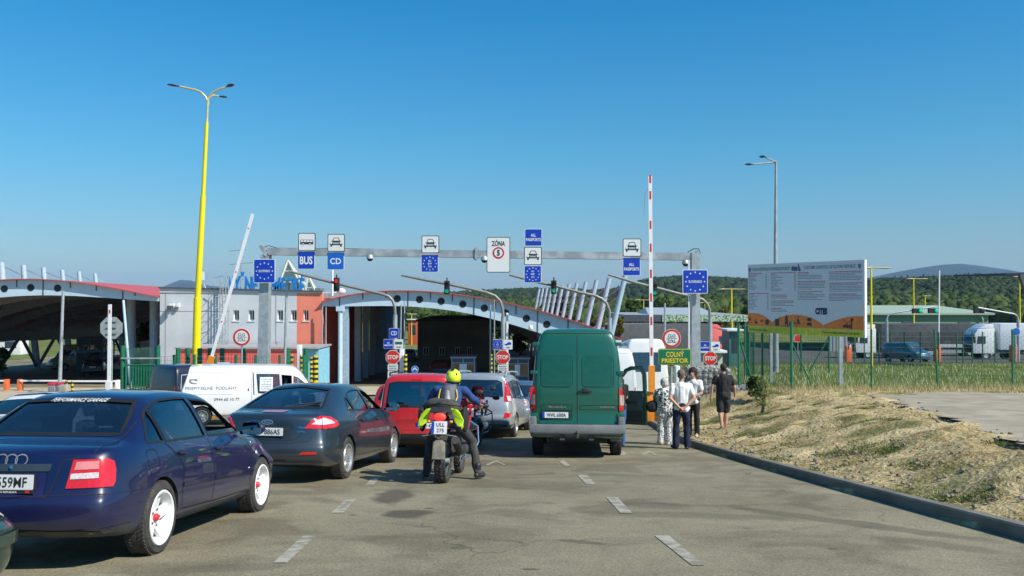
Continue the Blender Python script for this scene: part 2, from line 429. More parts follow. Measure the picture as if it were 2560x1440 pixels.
def asphalt_material():
 m = bpy.data.materials.new('worn asphalt'); m.use_nodes = True; n = m.node_tree; b = n.nodes['Principled BSDF']; b.inputs['Roughness'].default_value = .88
 b.inputs['Specular IOR Level'].default_value = .25
 tc = n.nodes.new('ShaderNodeTexCoord'); L = n.links.new
 def nz(sc, det=6, dist=0.0, vec=None):
  x = n.nodes.new('ShaderNodeTexNoise'); x.inputs['Scale'].default_value = sc; x.inputs['Detail'].default_value = det; x.inputs['Distortion'].default_value = dist
  L(vec or tc.outputs['Object'], x.inputs['Vector']); return x.outputs['Fac']
 def ramp(src, stops):
  r = n.nodes.new('ShaderNodeValToRGB'); e = r.color_ramp.elements
  e[0].position = stops[0][0]; e[0].color = (*stops[0][1], 1); e[1].position = stops[-1][0]; e[1].color = (*stops[-1][1], 1)
  for p, c in stops[1:-1]: q = e.new(p); q.color = (*c, 1)
  L(src, r.inputs[0]); return r.outputs[0]
 def mix(f, a, c, typ='MIX'):
  x = n.nodes.new('ShaderNodeMixRGB'); x.blend_type = typ
  for k, s in zip((0, 1, 2), (f, a, c)):
   if isinstance(s, (int, float)): x.inputs[k].default_value = s
   elif isinstance(s, tuple): x.inputs[k].default_value = (*s, 1)
   else: L(s, x.inputs[k])
  return x.outputs[0]
 base = ramp(nz(.35, 7), [(.3, (.185, .163, .108)), (.7, (.275, .245, .165))])
 fine = ramp(nz(48, 4), [(.3, (.42, .42, .42)), (.7, (1.5, 1.5, 1.5))])
 mid = ramp(nz(3.5, 8, .4), [(.3, (.86, .86, .86)), (.7, (1.1, 1.1, 1.08))])
 c = mix(.6, base, fine, 'MULTIPLY'); c = mix(.8, c, mid, 'MULTIPLY')
 vc = n.nodes.new('ShaderNodeTexVoronoi'); vc.feature = 'DISTANCE_TO_EDGE'; vc.inputs['Scale'].default_value = .42
 wv = n.nodes.new('ShaderNodeMixRGB'); wv.blend_type = 'ADD'; wv.inputs[0].default_value = .9; L(tc.outputs['Object'], wv.inputs[1]); nn = n.nodes.new('ShaderNodeTexNoise'); nn.inputs['Scale'].default_value = 1.3; nn.inputs['Detail'].default_value = 6; L(tc.outputs['Object'], nn.inputs['Vector']); L(nn.outputs['Color'], wv.inputs[2]); L(wv.outputs[0], vc.inputs['Vector'])
 ck = ramp(vc.outputs['Distance'], [(.002, (.55, .55, .55)), (.007, (0, 0, 0))]); ckm = ramp(nz(.22, 3), [(.5, (0, 0, 0)), (.58, (1, 1, 1))]); ck2 = mix(1.0, ck, ckm, 'MULTIPLY'); c = mix(ck2, c, (.05, .045, .035))
 pt = ramp(nz(.9, 9, .8), [(.40, (.76, .74, .72)), (.5, (1, 1, 1)), (.6, (1.07, 1.06, 1.03))]); c = mix(.9, c, pt, 'MULTIPLY')
 vo = n.nodes.new('ShaderNodeTexVoronoi'); vo.inputs['Scale'].default_value = 2.6; L(tc.outputs['Object'], vo.inputs['Vector'])
 wn = ramp(vo.outputs['Distance'], [(.016, (1, 1, 1)), (.03, (0, 0, 0))]); c = mix(wn, c, (.42, .40, .33))
 vo2 = n.nodes.new('ShaderNodeTexVoronoi'); vo2.inputs['Scale'].default_value = 1.15; L(tc.outputs['Object'], vo2.inputs['Vector'])
 ad = n.nodes.new('ShaderNodeMath'); ad.operation = 'MULTIPLY_ADD'; ad.inputs[1].default_value = .10; L(nz(9, 4), ad.inputs[0]); L(vo2.outputs['Distance'], ad.inputs[2])
 dk = ramp(ad.outputs[0], [(.085, (1, 1, 1)), (.125, (0, 0, 0))]); c = mix(dk, c, mix(.75, c, (.05, .047, .04)))
 wob = nz(2.2, 5)
 for (px, py, rx, ry, an, st) in STAINS:
  g = G(px, py)
  mp = n.nodes.new('ShaderNodeMapping'); mp.vector_type = 'TEXTURE'; L(tc.outputs['Object'], mp.inputs[0])
  mp.inputs['Location'].default_value = (g.x, g.y, g.z); mp.inputs['Rotation'].default_value = (0, 0, R(an)); mp.inputs['Scale'].default_value = (rx, ry, 9)
  ln = n.nodes.new('ShaderNodeVectorMath'); ln.operation = 'LENGTH'; L(mp.outputs[0], ln.inputs[0])
  a2 = n.nodes.new('ShaderNodeMath'); a2.operation = 'MULTIPLY_ADD'; a2.inputs[1].default_value = 1.1; L(wob, a2.inputs[0]); L(ln.outputs['Value'], a2.inputs[2])
  s = ramp(a2.outputs[0], [(0.0, (st,) * 3), (1 - .001 if False else .999, (0, 0, 0))])
  r_ = s.node.color_ramp; r_.elements[0].position = .0
  mr = n.nodes.new('ShaderNodeMapRange'); mr.inputs[1].default_value = 1.15; mr.inputs[2].default_value = 1.5; mr.inputs[3].default_value = st; mr.inputs[4].default_value = 0; L(a2.outputs[0], mr.inputs[0])
  n.nodes.remove(s.node); c = mix(mr.outputs[0], c, (.075, .066, .05))
 L(c, b.inputs['Base Color'])
 bp = n.nodes.new('ShaderNodeBump'); bp.inputs['Strength'].default_value = .5; bp.inputs['Distance'].default_value = .01
 L(nz(90, 3), bp.inputs['Height']); L(bp.outputs[0], b.inputs['Normal'])
 return m
STAINS = [(985, 1240, .33, .9, 0, .8), (1015, 1285, .34, .42, 10, .85), (1452, 1355, .32, .10, -30, .6), (1620, 1262, .8, .28, -30, .35), (1700, 1288, 1.3, .3, -12, .35),
  (1330, 1423, .12, .05, 0, .9), (1060, 1317, .14, .06, 0, .6), (1150, 1370, .1, .09, 0, .4), (2150, 1310, 1.9, .24, -52, .5), (2330, 1360, .9, .22, -50, .4), (905, 1345, .5, .2, 0, .2),
  (1238, 1160, .9, .5, 20, .2), (560, 1420, .6, .2, 10, .3), (820, 1400, .7, .2, 0, .2), (1400, 1283, .05, .02, 0, .9)]
ASPH = asphalt_material()
ASPHD = mat('far asphalt', (.085, .085, .08), rough=.9, var=.2, scale=.4, spec=.2)
def ys_list():
 a = list(np.arange(-12, 5, .35)) + list(np.arange(5, 30, .15)) + list(np.arange(30, 70, .8)) + list(np.arange(70, 160, 3)) + list(np.arange(160, 420, 12)) + list(np.arange(430, 4000, 150))
 return np.array(a)
def xs_list():
 a = list(np.arange(3, 14, .14)) + list(np.arange(14, 26, .35)); b = list(np.arange(26, 90, 2.5)); c = list(np.arange(90, 3200, 120)); d = list(np.arange(-3, -90, -3.0))[::-1]; e = list(np.arange(-3200, -90, 120))
 return np.array(e + d + [-2, 0, 1.5] + a + b + c)
ROADXL = -60
def in_road(X, Y): return (X > ROADXL - .1) & (X < kerb_x(Y) + .0) & (Y < 139)
def ground_z(X, Y):
 z = terr(X, Y); nzv = np.zeros_like(z)
 near = (X > 3) & (X < 30) & (Y < 34)
 it = np.argwhere(near)
 for i, j in it:
  x, y = X[i, j], Y[i, j]; s = x - kerb_x(y)
  if s > .1:
   k = min(1, (s - .1) / .8)
   pad = min(1, max(0, (pad_edge(x, y)) / .5))
   nzv[i, j] = k * (1 - .9 * pad) * (.10 * noise.noise((x * .9, y * .9, 0)) + .10 * noise.noise((x * 2.2, y * 2.2, 5)))
 z = z + nzv
 return np.where(in_road(X, Y), z - .12, z)
PADP = [(7.0, 10.5), (7.15, 12.2), (8.4, 16.5), (9.6, 21.5), (10.3, 25.5), (11.5, 26.6), (14, 27.2), (19, 27.6), (26, 27.5)]
def pad_edge(x, y):
 xe = np.interp(y, [-10, 10.5, 12.2, 16.5, 21.5, 25.5, 26.6], [7.0, 7.0, 7.15, 8.4, 9.6, 10.6, 12.5])
 e = x - xe
 return float(min(e, 27.4 - y)) if y > 20 else float(e)
grid_mesh('ground', xs_list(), ys_list(), ground_z, EARTH)
grid_mesh('road', np.array(list(np.arange(ROADXL, -6, 3)) + list(np.arange(-6, 9, .4))), ys_list()[:np.searchsorted(ys_list(), 142)], lambda X, Y: road_z(np.minimum(Y, 999)), ASPH, mask=lambda x, y: x < kerb_x(y) + .12)
APR = mat('pale gravel apron', (.34, .295, .22), rough=.95, var=.22, scale=1.3, bump=.6, bscale=40, spec=.2, detail=9)
grid_mesh('gravel_apron', np.arange(6.5, 30, .25), np.arange(-6, 28, .25), lambda X, Y: terr(X, Y) + .03 + .02 * np.sin(X * 1.3 + Y), APR,
  mask=lambda X, Y: np.array([pad_edge(a, b) + .25 * noise.noise((a * .8, b * .8, 3)) > .0 for a, b in zip(X, Y)]))
KERB = mat('kerb concrete', (.17, .16, .125), rough=.9, var=.2, scale=2, bump=.4)
kv = MB(); prof = [(0, -.1), (0, .12), (.02, .14), (.15, .14), (.15, -.1)]
yk = list(np.arange(-8, 34, .5)); vs = []; fs = []
for i, y in enumerate(yk):
 for (a, b) in prof: vs.append((kerb_x(y) - .02 + a, y, road_z(y) + b))
for i in range(len(yk) - 1):
 for j in range(4): a = i * 5 + j; fs.append((a, a + 5, a + 6, a + 1))
ko = mesh_obj('kerb', vs, fs, KERB); ko['kind'] = 'structure'
MARK = mat('worn white marking', (.37, .35, .28), rough=.85, var=.2, scale=7, detail=9, col2=(.215, .195, .14), lo=.44, hi=.60)
def ground_quad(mb, pts, lift=.006):
 vs = []
 for (px, py) in pts:
  g = G(px, py); vs.append((g.x, g.y, road_z(g.y) + lift))
 mb.add(vs, [tuple(range(len(vs)))])
mk = MB()
for q in [((683, 1408), (717, 1408), (790, 1341), (757, 1341)), ((828, 1283), (858, 1283), (890, 1247), (868, 1247)), ((910, 1215), (932, 1215), (950, 1195), (932, 1195)),
  ((1730, 1415), (1762, 1415), (1672, 1340), (1636, 1340)), ((1552, 1284), (1582, 1284), (1543, 1244), (1515, 1244)), ((1467, 1212), (1490, 1212), (1468, 1188), (1443, 1188)), ((1412, 1166), (1428, 1166), (1410, 1152), (1396, 1152)),
  ((1212, 1163), (1222, 1163), (1240, 1155), (1258, 1163), (1266, 1163), (1240, 1152)), ((1600, 1137), (1614, 1137), (1625, 1131), (1636, 1139), (1645, 1139), (1622, 1127)),
  ((1552, 1139), (1560, 1139), (1566, 1134), (1560, 1128), (1552, 1128)), ((1208, 1140), (1240, 1140), (1240, 1136), (1208, 1136))]:
 ground_quad(mk, q)
o = mk.build('lane_markings', MARK); o['kind'] = 'structure'
# ------------------------------------------------------------------ hills, woods, far mountains
def ridge(name, pts, Y, depth, base_z, m, nz=6, amp=0.0, kind='structure', seed=0):
 """a real hill: crest through the given pixels at distance Y, slopes to base in front and behind"""
 px = np.array([p[0] for p in pts], float); py = np.array([p[1] for p in pts], float)
 xs = np.linspace(px[0], px[-1], 160); crest = np.array([ZY(np.interp(a, px, py), Y) for a in xs]); X = (xs - 1280) / F * Y
 rows = np.linspace(-1, .6, 22); v = []
 for r in rows:
  for i in range(len(X)):
   f = math.cos(r * math.pi / 2) ** 1.2 if r < 0 else math.cos(r * math.pi / 1.2)
   z = base_z + (crest[i] - base_z) * max(0, f)
   z += amp * noise.noise((X[i] / depth * 3, r * 3, seed)) * (1 - abs(r)) * 0.6
   v.append((X[i] * (1 + r * depth / Y), Y + r * depth, z))
 n = len(X); f = [(a * n + b, a * n + b + 1, (a + 1) * n + b + 1, (a + 1) * n + b) for a in range(len(rows) - 1) for b in range(n - 1)]
 o = mesh_obj(name, v, f, m, smooth='all'); o['kind'] = kind
 return BVHTree.FromPolygons([Vector(p) for p in v], f)
HILLM = mat('far wooded mountain', (.012, .034, .04), rough=.95, var=.35, scale=.004, spec=.1)
HILLD = mat('wooded hill floor', (.022, .04, .014), rough=.95, var=.3, scale=.02, spec=.1)
ridge('mountain', [(2050, 742), (2165, 700), (2230, 688), (2300, 676), (2360, 667), (2405, 664), (2450, 668), (2520, 675), (2600, 686), (2800, 715), (2950, 742)], 6500, 2600, -20, HILLM, amp=40)
ridge('mountain', [(1130, 742), (1180, 735), (1225, 727), (1262, 722), (1300, 726), (1340, 735), (1400, 742)], 9000, 2000, -20, HILLM)
ridge('mountain', [(330, 742), (380, 728), (420, 712), (450, 700), (478, 702), (520, 714), (600, 722), (700, 730), (800, 737), (900, 742)], 8000, 2500, -20, HILLM)
def crowns(name, label_, bvh, X0, X1, Y0, Y1, n, r0, r1, m, seed=1, elong=1.15, zoff=.35, zf=None, flat=1.0):
 """a far-off wood as one mass of lumpy crowns"""
 rg = np.random.default_rng(seed)
 bm = bmesh.new(); bmesh.ops.create_icosphere(bm, subdivisions=2, radius=1); sv = np.array([x.co[:] for x in bm.verts]); sf = np.array([[x.index for x in q.verts] for q in bm.faces]); bm.free()
 var = []
 for k in range(8):
  d = np.array([.95 + .5 * noise.noise(Vector(p) * 1.6 + Vector((k * 7, 0, 0))) + .45 * noise.noise(Vector(p) * 5 + Vector((0, k * 5, 0))) + rg.uniform(-.16, .16) for p in sv]); var.append(sv * d[:, None])
 V = []; Fc = []; off = 0
 while len(V) < 2 * n:
  x = rg.uniform(X0, X1); y = rg.uniform(Y0, Y1)
  if bvh is not None:
   h = bvh.ray_cast(Vector((x, y, 5000)), Vector((0, 0, -1)))
   if h[0] is None: n -= 1; continue
   z = h[0].z
  else: z = zf(x, y)
  r = rg.uniform(r0, r1); s = var[rg.integers(8)]; a = rg.uniform(0, 6.28); c, q = math.cos(a), math.sin(a)
  p = np.stack([s[:, 0] * c - s[:, 1] * q, s[:, 0] * q + s[:, 1] * c, s[:, 2] * elong * flat], 1) * r + (x, y, z + r * zoff)
  V.append(p); Fc.append(sf + off); off += len(sv)
  k = rg.integers(0, len(sv), 16); c_ = p[k]; d1 = rg.normal(size=(16, 3)) * r * .17; d2 = rg.normal(size=(16, 3)) * r * .17; V.append(np.concatenate([c_ + d1, c_ + d2, c_ - d1 * .7 - d2 * .5])); q_ = np.arange(16); Fc.append(np.stack([q_, q_ + 16, q_ + 32], 1) + off); off += 48
 o = mesh_obj(name, np.concatenate(V), np.concatenate(Fc), m); tag(o, label_, None, None, 'stuff')
 return o
def foliage(name, c1, c2, scale=.25, tr=.15):
 if name in _mats: return _mats[name]
 m = bpy.data.materials.new(name); m.use_nodes = True; _mats[name] = m
 n = m.node_tree; b = n.nodes['Principled BSDF']; b.inputs['Roughness'].default_value = .75; b.inputs['Specular IOR Level'].default_value = .2
 tc = n.nodes.new('ShaderNodeTexCoord'); nz = n.nodes.new('ShaderNodeTexNoise'); nz.inputs['Scale'].default_value = scale; nz.inputs['Detail'].default_value = 8
 n.links.new(tc.outputs['Object'], nz.inputs['Vector']); cr = n.nodes.new('ShaderNodeValToRGB'); cr.color_ramp.elements[0].position = .35; cr.color_ramp.elements[1].position = .65
 cr.color_ramp.elements[0].color = (*c1, 1); cr.color_ramp.elements[1].color = (*c2, 1); n.links.new(nz.outputs['Fac'], cr.inputs[0]); n.links.new(cr.outputs[0], b.inputs['Base Color'])
 o = n.nodes['Material Output']; t = n.nodes.new('ShaderNodeBsdfTranslucent'); n.links.new(cr.outputs[0], t.inputs[0]); mx = n.nodes.new('ShaderNodeMixShader'); mx.inputs[0].default_value = tr
 n.links.new(b.outputs[0], mx.inputs[1]); n.links.new(t.outputs[0], mx.inputs[2]); n.links.new(mx.outputs[0], o.inputs[0])
 return m
WOOD1 = foliage('wood dark', (.010, .026, .008), (.038, .066, .016), .05, .1)
WOOD2 = foliage('wood light', (.022, .046, .010), (.08, .115, .022), .12, .15)
b1 = ridge('wooded_hill', [(1100, 742), (1210, 737), (1300, 733), (1400, 734), (1470, 738), (1530, 735), (1580, 722), (1625, 708), (1700, 702), (1760, 702), (1850, 706), (1900, 712), (1990, 722), (2080, 735), (2130, 742)], 1300, 620, -12, HILLD, amp=5)
crowns('woodland', 'dark wooded hillside rising behind the crossing', b1, -120, 560, 720, 1330, 6500, 2.6, 5.6, WOOD1, 3)
b2 = ridge('wooded_hill', [(1950, 742), (2060, 735), (2170, 716), (2230, 712), (2330, 709), (2420, 704), (2560, 706), (2700, 706), (2850, 720), (3000, 742)], 820, 430, -9, HILLD, amp=3)
crowns('woodland', 'dense green wood on the rise behind the long green warehouse', b2, 190, 640, 420, 850, 6500, 1.9, 4.2, WOOD1, 5)
crowns('woodland', 'lighter green trees in front of the dark wood at the right', None, 60, 420, 285, 400, 1500, 1.5, 3.3, WOOD2, 6, zf=lambda x, y: -8 + (y - 285) * .045 + 1.5)
crowns('woodland', 'low green trees along the far side of the valley', None, -190, 130, 300, 560, 3200, 1.4, 3.2, WOOD2, 8, zf=lambda x, y: -9 + (y - 300) * .022)
# ------------------------------------------------------------------ canopies: arched front beam, ribbed roof, leaning masts
ROADDX = -.0484
def canopy(label_, arc, D0, depth, circles, joints, drp=0.0, *_a):
 """arc: list of (px, py_top, py_bottom) at distance D0"""
 t = thing('canopy', label_, 'canopy', Vector((PX(arc[0][0], D0), D0, T(PX(arc[0][0], D0), D0))))
 pts = [(PX(a, D0), ZY(b, D0), ZY(c, D0)) for a, b, c in arc]
 X = np.array([p[0] for p in pts]); Zt = np.array([p[1] for p in pts]); Zb = np.array([p[2] for p in pts])
 xs = np.linspace(X[0], X[-1], 61)
 def smooth(Z):
  c = np.polyfit(X, Z, 4); return np.polyval(c, xs)
 zt, zb = smooth(Zt), smooth(Zb)
 TT = lambda x: float(np.interp(x, xs, zt)); TB = lambda x: float(np.interp(x, xs, zb))
 fb = MB(); n = len(xs)
 for y0, y1 in ((D0, D0 + .35),):
  v = [(x, y, z) for y in (y0, y1) for x, z in list(zip(xs, zt)) + list(zip(xs, zb))]
  f = []
  for i in range(n - 1):
   f += [(i, i + 1, n + i + 1, n + i), (2 * n + i + 1, 2 * n + i, 3 * n + i, 3 * n + i + 1), (i + 1, i, 2 * n + i, 2 * n + i + 1), (n + i, n + i + 1, 3 * n + i + 1, 3 * n + i)]
  f += [(0, n, 3 * n, 2 * n), (n - 1, 3 * n - 1, 4 * n - 1, 2 * n - 1)]
  fb.add(v, f)
 fbo = fb.build('front_beam', BLUEGR, t, world=True)
 for px in circles:
  x = PX(px, D0); zc = (TT(x) + TB(x)) / 2
  MB().plate(circ(x, zc, .235, 24), D0 - .012, .01).build('round_opening', BLACK, fbo, world=True) if False else None
  c = MB().plate(circ(x, zc, .24, 24), D0 - .012, .01); c.v = [MW[t.name].inverted() @ p for p in c.v]
  c.build('round_opening', BLACK, t)
 for px, full in joints:
  x = PX(px, D0); a = TT(x); b = TB(x)
  MB().box2((x - .035, D0 - .03, b if full else a - (a - b) * .45), (x + .035, D0 - .002, a)).build('beam_joint', STEELD, t, world=True)
 ny = 26; ys = np.linspace(D0 - .35, D0 + depth, ny)
 shift = lambda y: ROADDX * (y - D0)
 drop = lambda y: .012 * max(0, y - D0)
 xk_ = np.clip((xs - (xs[0] + (xs[-1] - xs[0]) * .55)) / ((xs[-1] - xs[0]) * .3), 0, 1); ex = lambda i, y: drp * xk_[min(i, n - 1)] * max(0, y - D0)
 for nm, dz, m_, th in (('roof', .0, REDROOF, .055),):
  v = []
  for y in ys:
   for k in (0, 1):
    for i, x in enumerate(xs): v.append((x + shift(y), y, zt[i] + .01 - drop(y) - ex(i, y) + (th if k == 0 else 0)))
  f = []; q = 2 * n
  for r in range(ny - 1):
   for i in range(n - 1):
    a = r * q + i; f.append((a, a + 1, a + q + 1, a + q)); b = a + n; f.append((b + 1, b, b + q, b + q + 1))
   f.append((r * q, r * q + q, r * q + q + n, r * q + n)); f.append((r * q + n - 1, r * q + 2 * n - 1, r * q + q + 2 * n - 1, r * q + q + n - 1))
  for i in range(n - 1): f.append((i + 1, i, n + i, n + i + 1)); b = (ny - 1) * q + i; f.append((b, b + 1, b + n + 1, b + n))
  ro = MB().add(v, f).build('roof', m_, t, world=True)
 UND = mat('roof underside', (.24, .26, .28), rough=.7, var=.2)
 rib = MB(); k = 1
 while k * 6.4 < depth:
  y = D0 + k * 6.4; sx = shift(y); dz_ = drop(y)
  for i in range(0, n - 3, 3):
   a = (xs[i] + sx, y, (zt[i] * .45 + zb[i] * .55) - dz_ - ex(i, y)); b = (xs[i + 3] + sx, y, (zt[i + 3] * .45 + zb[i + 3] * .55) - dz_ - ex(i + 3, y)); rib.bar(a, b, .22, (zt[i] - zb[i]) * .8)
  k += 1
 for i in range(5, n - 3, 6): rib.bar((xs[i], D0 + .4, zt[i] - .25), (xs[i] + shift(D0 + depth), D0 + depth, zt[i] - .25 - drop(D0 + depth) - ex(i, D0 + depth)), .14, .3)
 rib.build('roof_rib', UND, t, world=True)
 return t, TT, TB, shift
cC, TTc, TBc, shC = canopy('arched blue grey canopy with round openings spanning the middle lanes, right of the grey building',
 [(806, 757, 765), (850, 742, 768), (900, 734, 764), (1000, 730, 765), (1100, 733, 773), (1200, 745, 791), (1300, 765, 817), (1400, 793, 848), (1500, 828, 880), (1600, 872, 893)], 57, 72,
 [993, 1049, 1103, 1157, 1211, 1316, 1367, 1264], [(849, 1), (907, 0), (965, 0), (1020, 1), (1076, 0), (1131, 0), (1185, 1), (1238, 0), (1290, 0), (1344, 1), (1420, 0)], .034)
MASTM = mat('mast paint', (.40, .53, .60), rough=.45, var=.06)
def mast(parent, x, y, ztop, zbot, lean, r=.20, world=True):
 m_ = MB(); m_.tube([(x - lean, y, zbot), (x, y, ztop)], [r, r * .8], 10); m_.build('mast', MASTM, parent, smooth=True, world=True)
tops = []
for k in range(12):
 y = 57 + 6.45 * k; off = 387 * 57 / y; px = 1176 + off; x = PX(px, y); zt_ = ZY(747.6 - .1495 * off, y)
 xb = PX(1176 + off - 38 * 57 / y, y); zb_ = ZY(747.6 + .345 * off, y)
 xg = xb - (x - xb) * .35
 MB().tube([(xb - (x - xb) * .75, y, T(xb, y) + .0), (x, y, zt_)], [.21, .17], 12).build('mast', MASTM, cC, smooth=True, world=True)
 tops.append((Vector((x, y, zt_ - .5)), Vector((x - 1.2, y + 5, zb_ + .4))))
cb = MB()
for i in range(11): cb.tube([tops[i][0], tops[i + 1][0] + Vector((-.2, 0, -.9))], .03, 5); cb.tube([tops[i][0] - Vector((0, 0, .5)), tops[i + 1][0] + Vector((-.2, 0, -1.5))], .02, 5)
cb.build('stay_cable', GALV, cC, world=True)
for k, y in enumerate([57.3, 63.7, 68.5, 73, 77.5, 82, 86.5, 91, 95.5, 100, 104.5]):
 x = PX(862, 57) + shC(y) + .0; MB().box2((x - .22, y - .2, T(x, y)), (x + .22, y + .2, TTc(PX(862, 57)) - .2 - .012 * (y - 57))).build('column', mat('column paint', (.34, .44, .54), rough=.5), cC, world=True)
x = PX(851, 56.6); c = MB(); c.tube([(x, 56.6, T(x, 56.6)), (x, 56.6, ZY(768, 56.6))], .15, 12); c.box((x, 56.6, ZY(772, 56.6)), (.5, .4, .3)); c.build('front_column', BLUEGR, cC, smooth=True, world=True)
for px, y in ((1375, 57.4), (1420, 70), (1385, 83), (1352, 96)):
 x = PX(px, y); b = MB(); b.bar((x, y, T(x, y)), (x + .9, y, ZY(845, 57) if y < 60 else ZY(800, y)), .2); b.bar((x + .4, y, T(x, y)), (x - .8, y, ZY(835, 57) if y < 60 else ZY(795, y)), .2); b.build('brace', STEELD, cC, world=True)
MB().ell((PX(1327, 56), 56, ZY(820, 56)), (.16, .16, .2)).build('hanging_lamp', WHITE, cC, smooth=True, world=True)
cL, TTl, TBl, shL = canopy('large arched canopy with red roof over the lanes at the far left',
 [(-520, 870, 895), (-350, 795, 830), (-200, 742, 785), (-100, 716, 757), (0, 701, 742), (50, 699, 740), (100, 700, 739), (200, 709, 741), (300, 723, 747), (398, 744, 753)], 57, 72,
 [-50, 11, 77, 144], [(42, 0), (108, 1), (176, 0), (241, 0), (307, 1), (338, 0)])
for k in range(10):
 y = 57 + 7.0 * k; x = PX(20, 80) - 0 + ROADDX * (y - 80); x = (27 - 1280) / F * 80 + ROADDX * (y - 80)
 zt_ = ZY(825, 80) + 0; zg = T(x, y)
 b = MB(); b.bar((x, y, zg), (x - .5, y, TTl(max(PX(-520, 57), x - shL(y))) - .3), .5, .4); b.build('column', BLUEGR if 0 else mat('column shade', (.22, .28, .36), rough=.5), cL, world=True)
 for sgn in (-1, 1): MB().bar((x, y, zg + .1), (x + .2, y + sgn * 2.9, zg + 3.0), .22).build('brace', STEELD, cL, world=True)
eb = MB(); x0 = (27 - 1280) / F * 80
for y in np.arange(57, 128, 3.5):
 a = x0 + ROADDX * (y - 80); eb.box((a + .2, y + 1.75, T(a, y + 1.7) + 3.3), (.2, 3.5, .95))
eb.build('edge_beam', STEELD, cL, world=True)
for y in np.arange(58.5, 128, 3.5):
 a = x0 + ROADDX * (y - 80); MB().tube([(a + .29, y, T(a, y) + 3.3), (a + .33, y, T(a, y) + 3.3)], .2, 12).build('round_opening', SIGNW, cL, world=True)
for px in (328, 386):
 x = PX(px, 62); MB().tube([(x, 62, T(x, 62)), (x, 62, TTl(x - shL(62)) - .1)], .32, 14).build('column', mat('column paint', (.34, .44, .54)), cL, smooth=True, world=True)
x = PX(318, 55.5); MB().tube([(x + .25, 55.5, T(x, 55.5)), (x - .25, 55.5, ZY(750, 55.5))], .085, 10).build('front_column', BLUEGR, cL, smooth=True, world=True)
pts = []
for px, top in ((3, 656), (58, 663), (108, 669), (155, 675), (197, 679), (237, 684)):
 y = 57 * 1173 / (1176 - px) if 0 else 60 + (px - 3) * .17; x = PX(px, y); xb = PX(px + 4, y)
 MB().tube([(xb, y, ZY(715, y)), (x, y, ZY(top, y))], [.22, .19], 10).build('mast', MASTM, cL, smooth=True, world=True); pts.append((x, y, ZY(top + 8, y)))
cb = MB()
for a, b in zip(pts, pts[1:] + [(PX(290, 100), 100, ZY(714, 100))]): cb.tube([a, (b[0], b[1], b[2] - .6)], .03, 5)
cb.build('stay_cable', GALV, cL, world=True)
# ------------------------------------------------------------------ customs building
D = 57.0
GREYW = mat('grey render', (.55, .57, .58), rough=.85, var=.09, scale=.5, bump=.1)
REDW = mat('salmon red render', (.76, .22, .14), rough=.85, var=.07, scale=.6, bump=.1)
REDW2 = mat('coral red render', (.78, .12, .10), rough=.85, var=.05)
xa, xm, xb = PX(400, D), PX(742, D), PX(806, D); zt_ = ZY(722, D); zg = -6.0
bt = thing('customs_building', 'two tone grey and salmon red flat roofed building between the two canopies', 'building', Vector((xa, D, T(xa, D))))
def holes_wall(parent, name, m, x0, x1, z0, z1, y, th, holes):
 """front wall with openings, built in strips"""
 w_ = MB(); cuts = sorted(set([x0, x1] + [h[0] for h in holes] + [h[1] for h in holes]))
 for a, b in zip(cuts, cuts[1:]):
  hs = [h for h in holes if h[0] <= a + 1e-6 and h[1] >= b - 1e-6]
  if not hs: w_.box2((a, y, z0), (b, y + th, z1))
  else:
   h = hs[0]; w_.box2((a, y, z0), (b, y + th, h[2])); w_.box2((a, y, h[3]), (b, y + th, z1))
 return w_.build(name, m, parent, world=True)
wins = [(583, 598), (621, 636), (693, 708), (727, 742), (758, 772)]
zr = lambda x: ZY(720 + (x - 400) * .0395, D)
hs = [(PX(a, D), PX(b, D), ZY(802, D), ZY(775, D)) for a, b in wins]
ztop = ZY(731, D)
holes_wall(bt, 'grey_wall', GREYW, xa, xm, zg, ztop, D, .35, hs[:4])
holes_wall(bt, 'red_wall', REDW, xm, xb, zg, ZY(733, D), D, .35, hs[4:])
for i, h in enumerate(hs):
 fr = MB()
 for a, b in (((h[0], h[2]), (h[1], h[2] + .07)), ((h[0], h[3] - .07), (h[1], h[3])), ((h[0], h[2] + .07), (h[0] + .06, h[3] - .07)), ((h[1] - .06, h[2] + .07), (h[1], h[3] - .07)), (((h[0] + h[1]) / 2 - .02, h[2] + .07), ((h[0] + h[1]) / 2 + .02, h[3] - .07))):
  fr.box2((a[0], D + .17, a[1]), (b[0], D + .22, b[1]))
 wo = fr.build('window', WHITE, bt, world=True)
 g_ = MB().box2((h[0] + .05, D + .24, h[2] + .05), (h[1] - .05, D + .26, h[3] - .05)); g_.v = [MW[bt.name].inverted() @ p for p in g_.v]; g_.build('pane', GLASSB, wo)
 s_ = MB().box2((h[0] - .05, D - .05, h[2] - .06), (h[1] + .05, D + .1, h[2] - .003)); s_.v = [MW[bt.name].inverted() @ p for p in s_.v]; s_.build('sill', WHITE, wo)
MB().add([(xa, D - .06, ztop), (xb, D - .06, ZY(733, D)), (xb, D - .06, ZY(735.5, D) + .15), (xa, D - .06, ZY(719.5, D)), (xa, D + .4, ztop), (xb, D + .4, ZY(733, D)), (xb, D + .4, ZY(735.5, D) + .15), (xa, D + .4, ZY(719.5, D))],
 [(0, 1, 2, 3), (7, 6, 5, 4), (3, 2, 6, 7), (0, 4, 5, 1), (0, 3, 7, 4), (1, 5, 6, 2)]).build('parapet', GREYW, bt, world=True)
MB().bar((xa - .05, D - .1, ZY(719, D)), (xb + .05, D - .1, ZY(735, D) + .17), .12, .1).build('parapet_cap', STEELD, bt, world=True)
MB().box2((xa, D + .35, ztop - .4), (xb, D + 21, ztop - .1)).build('roof', mat('flat roof', (.25, .25, .25)), bt, world=True)
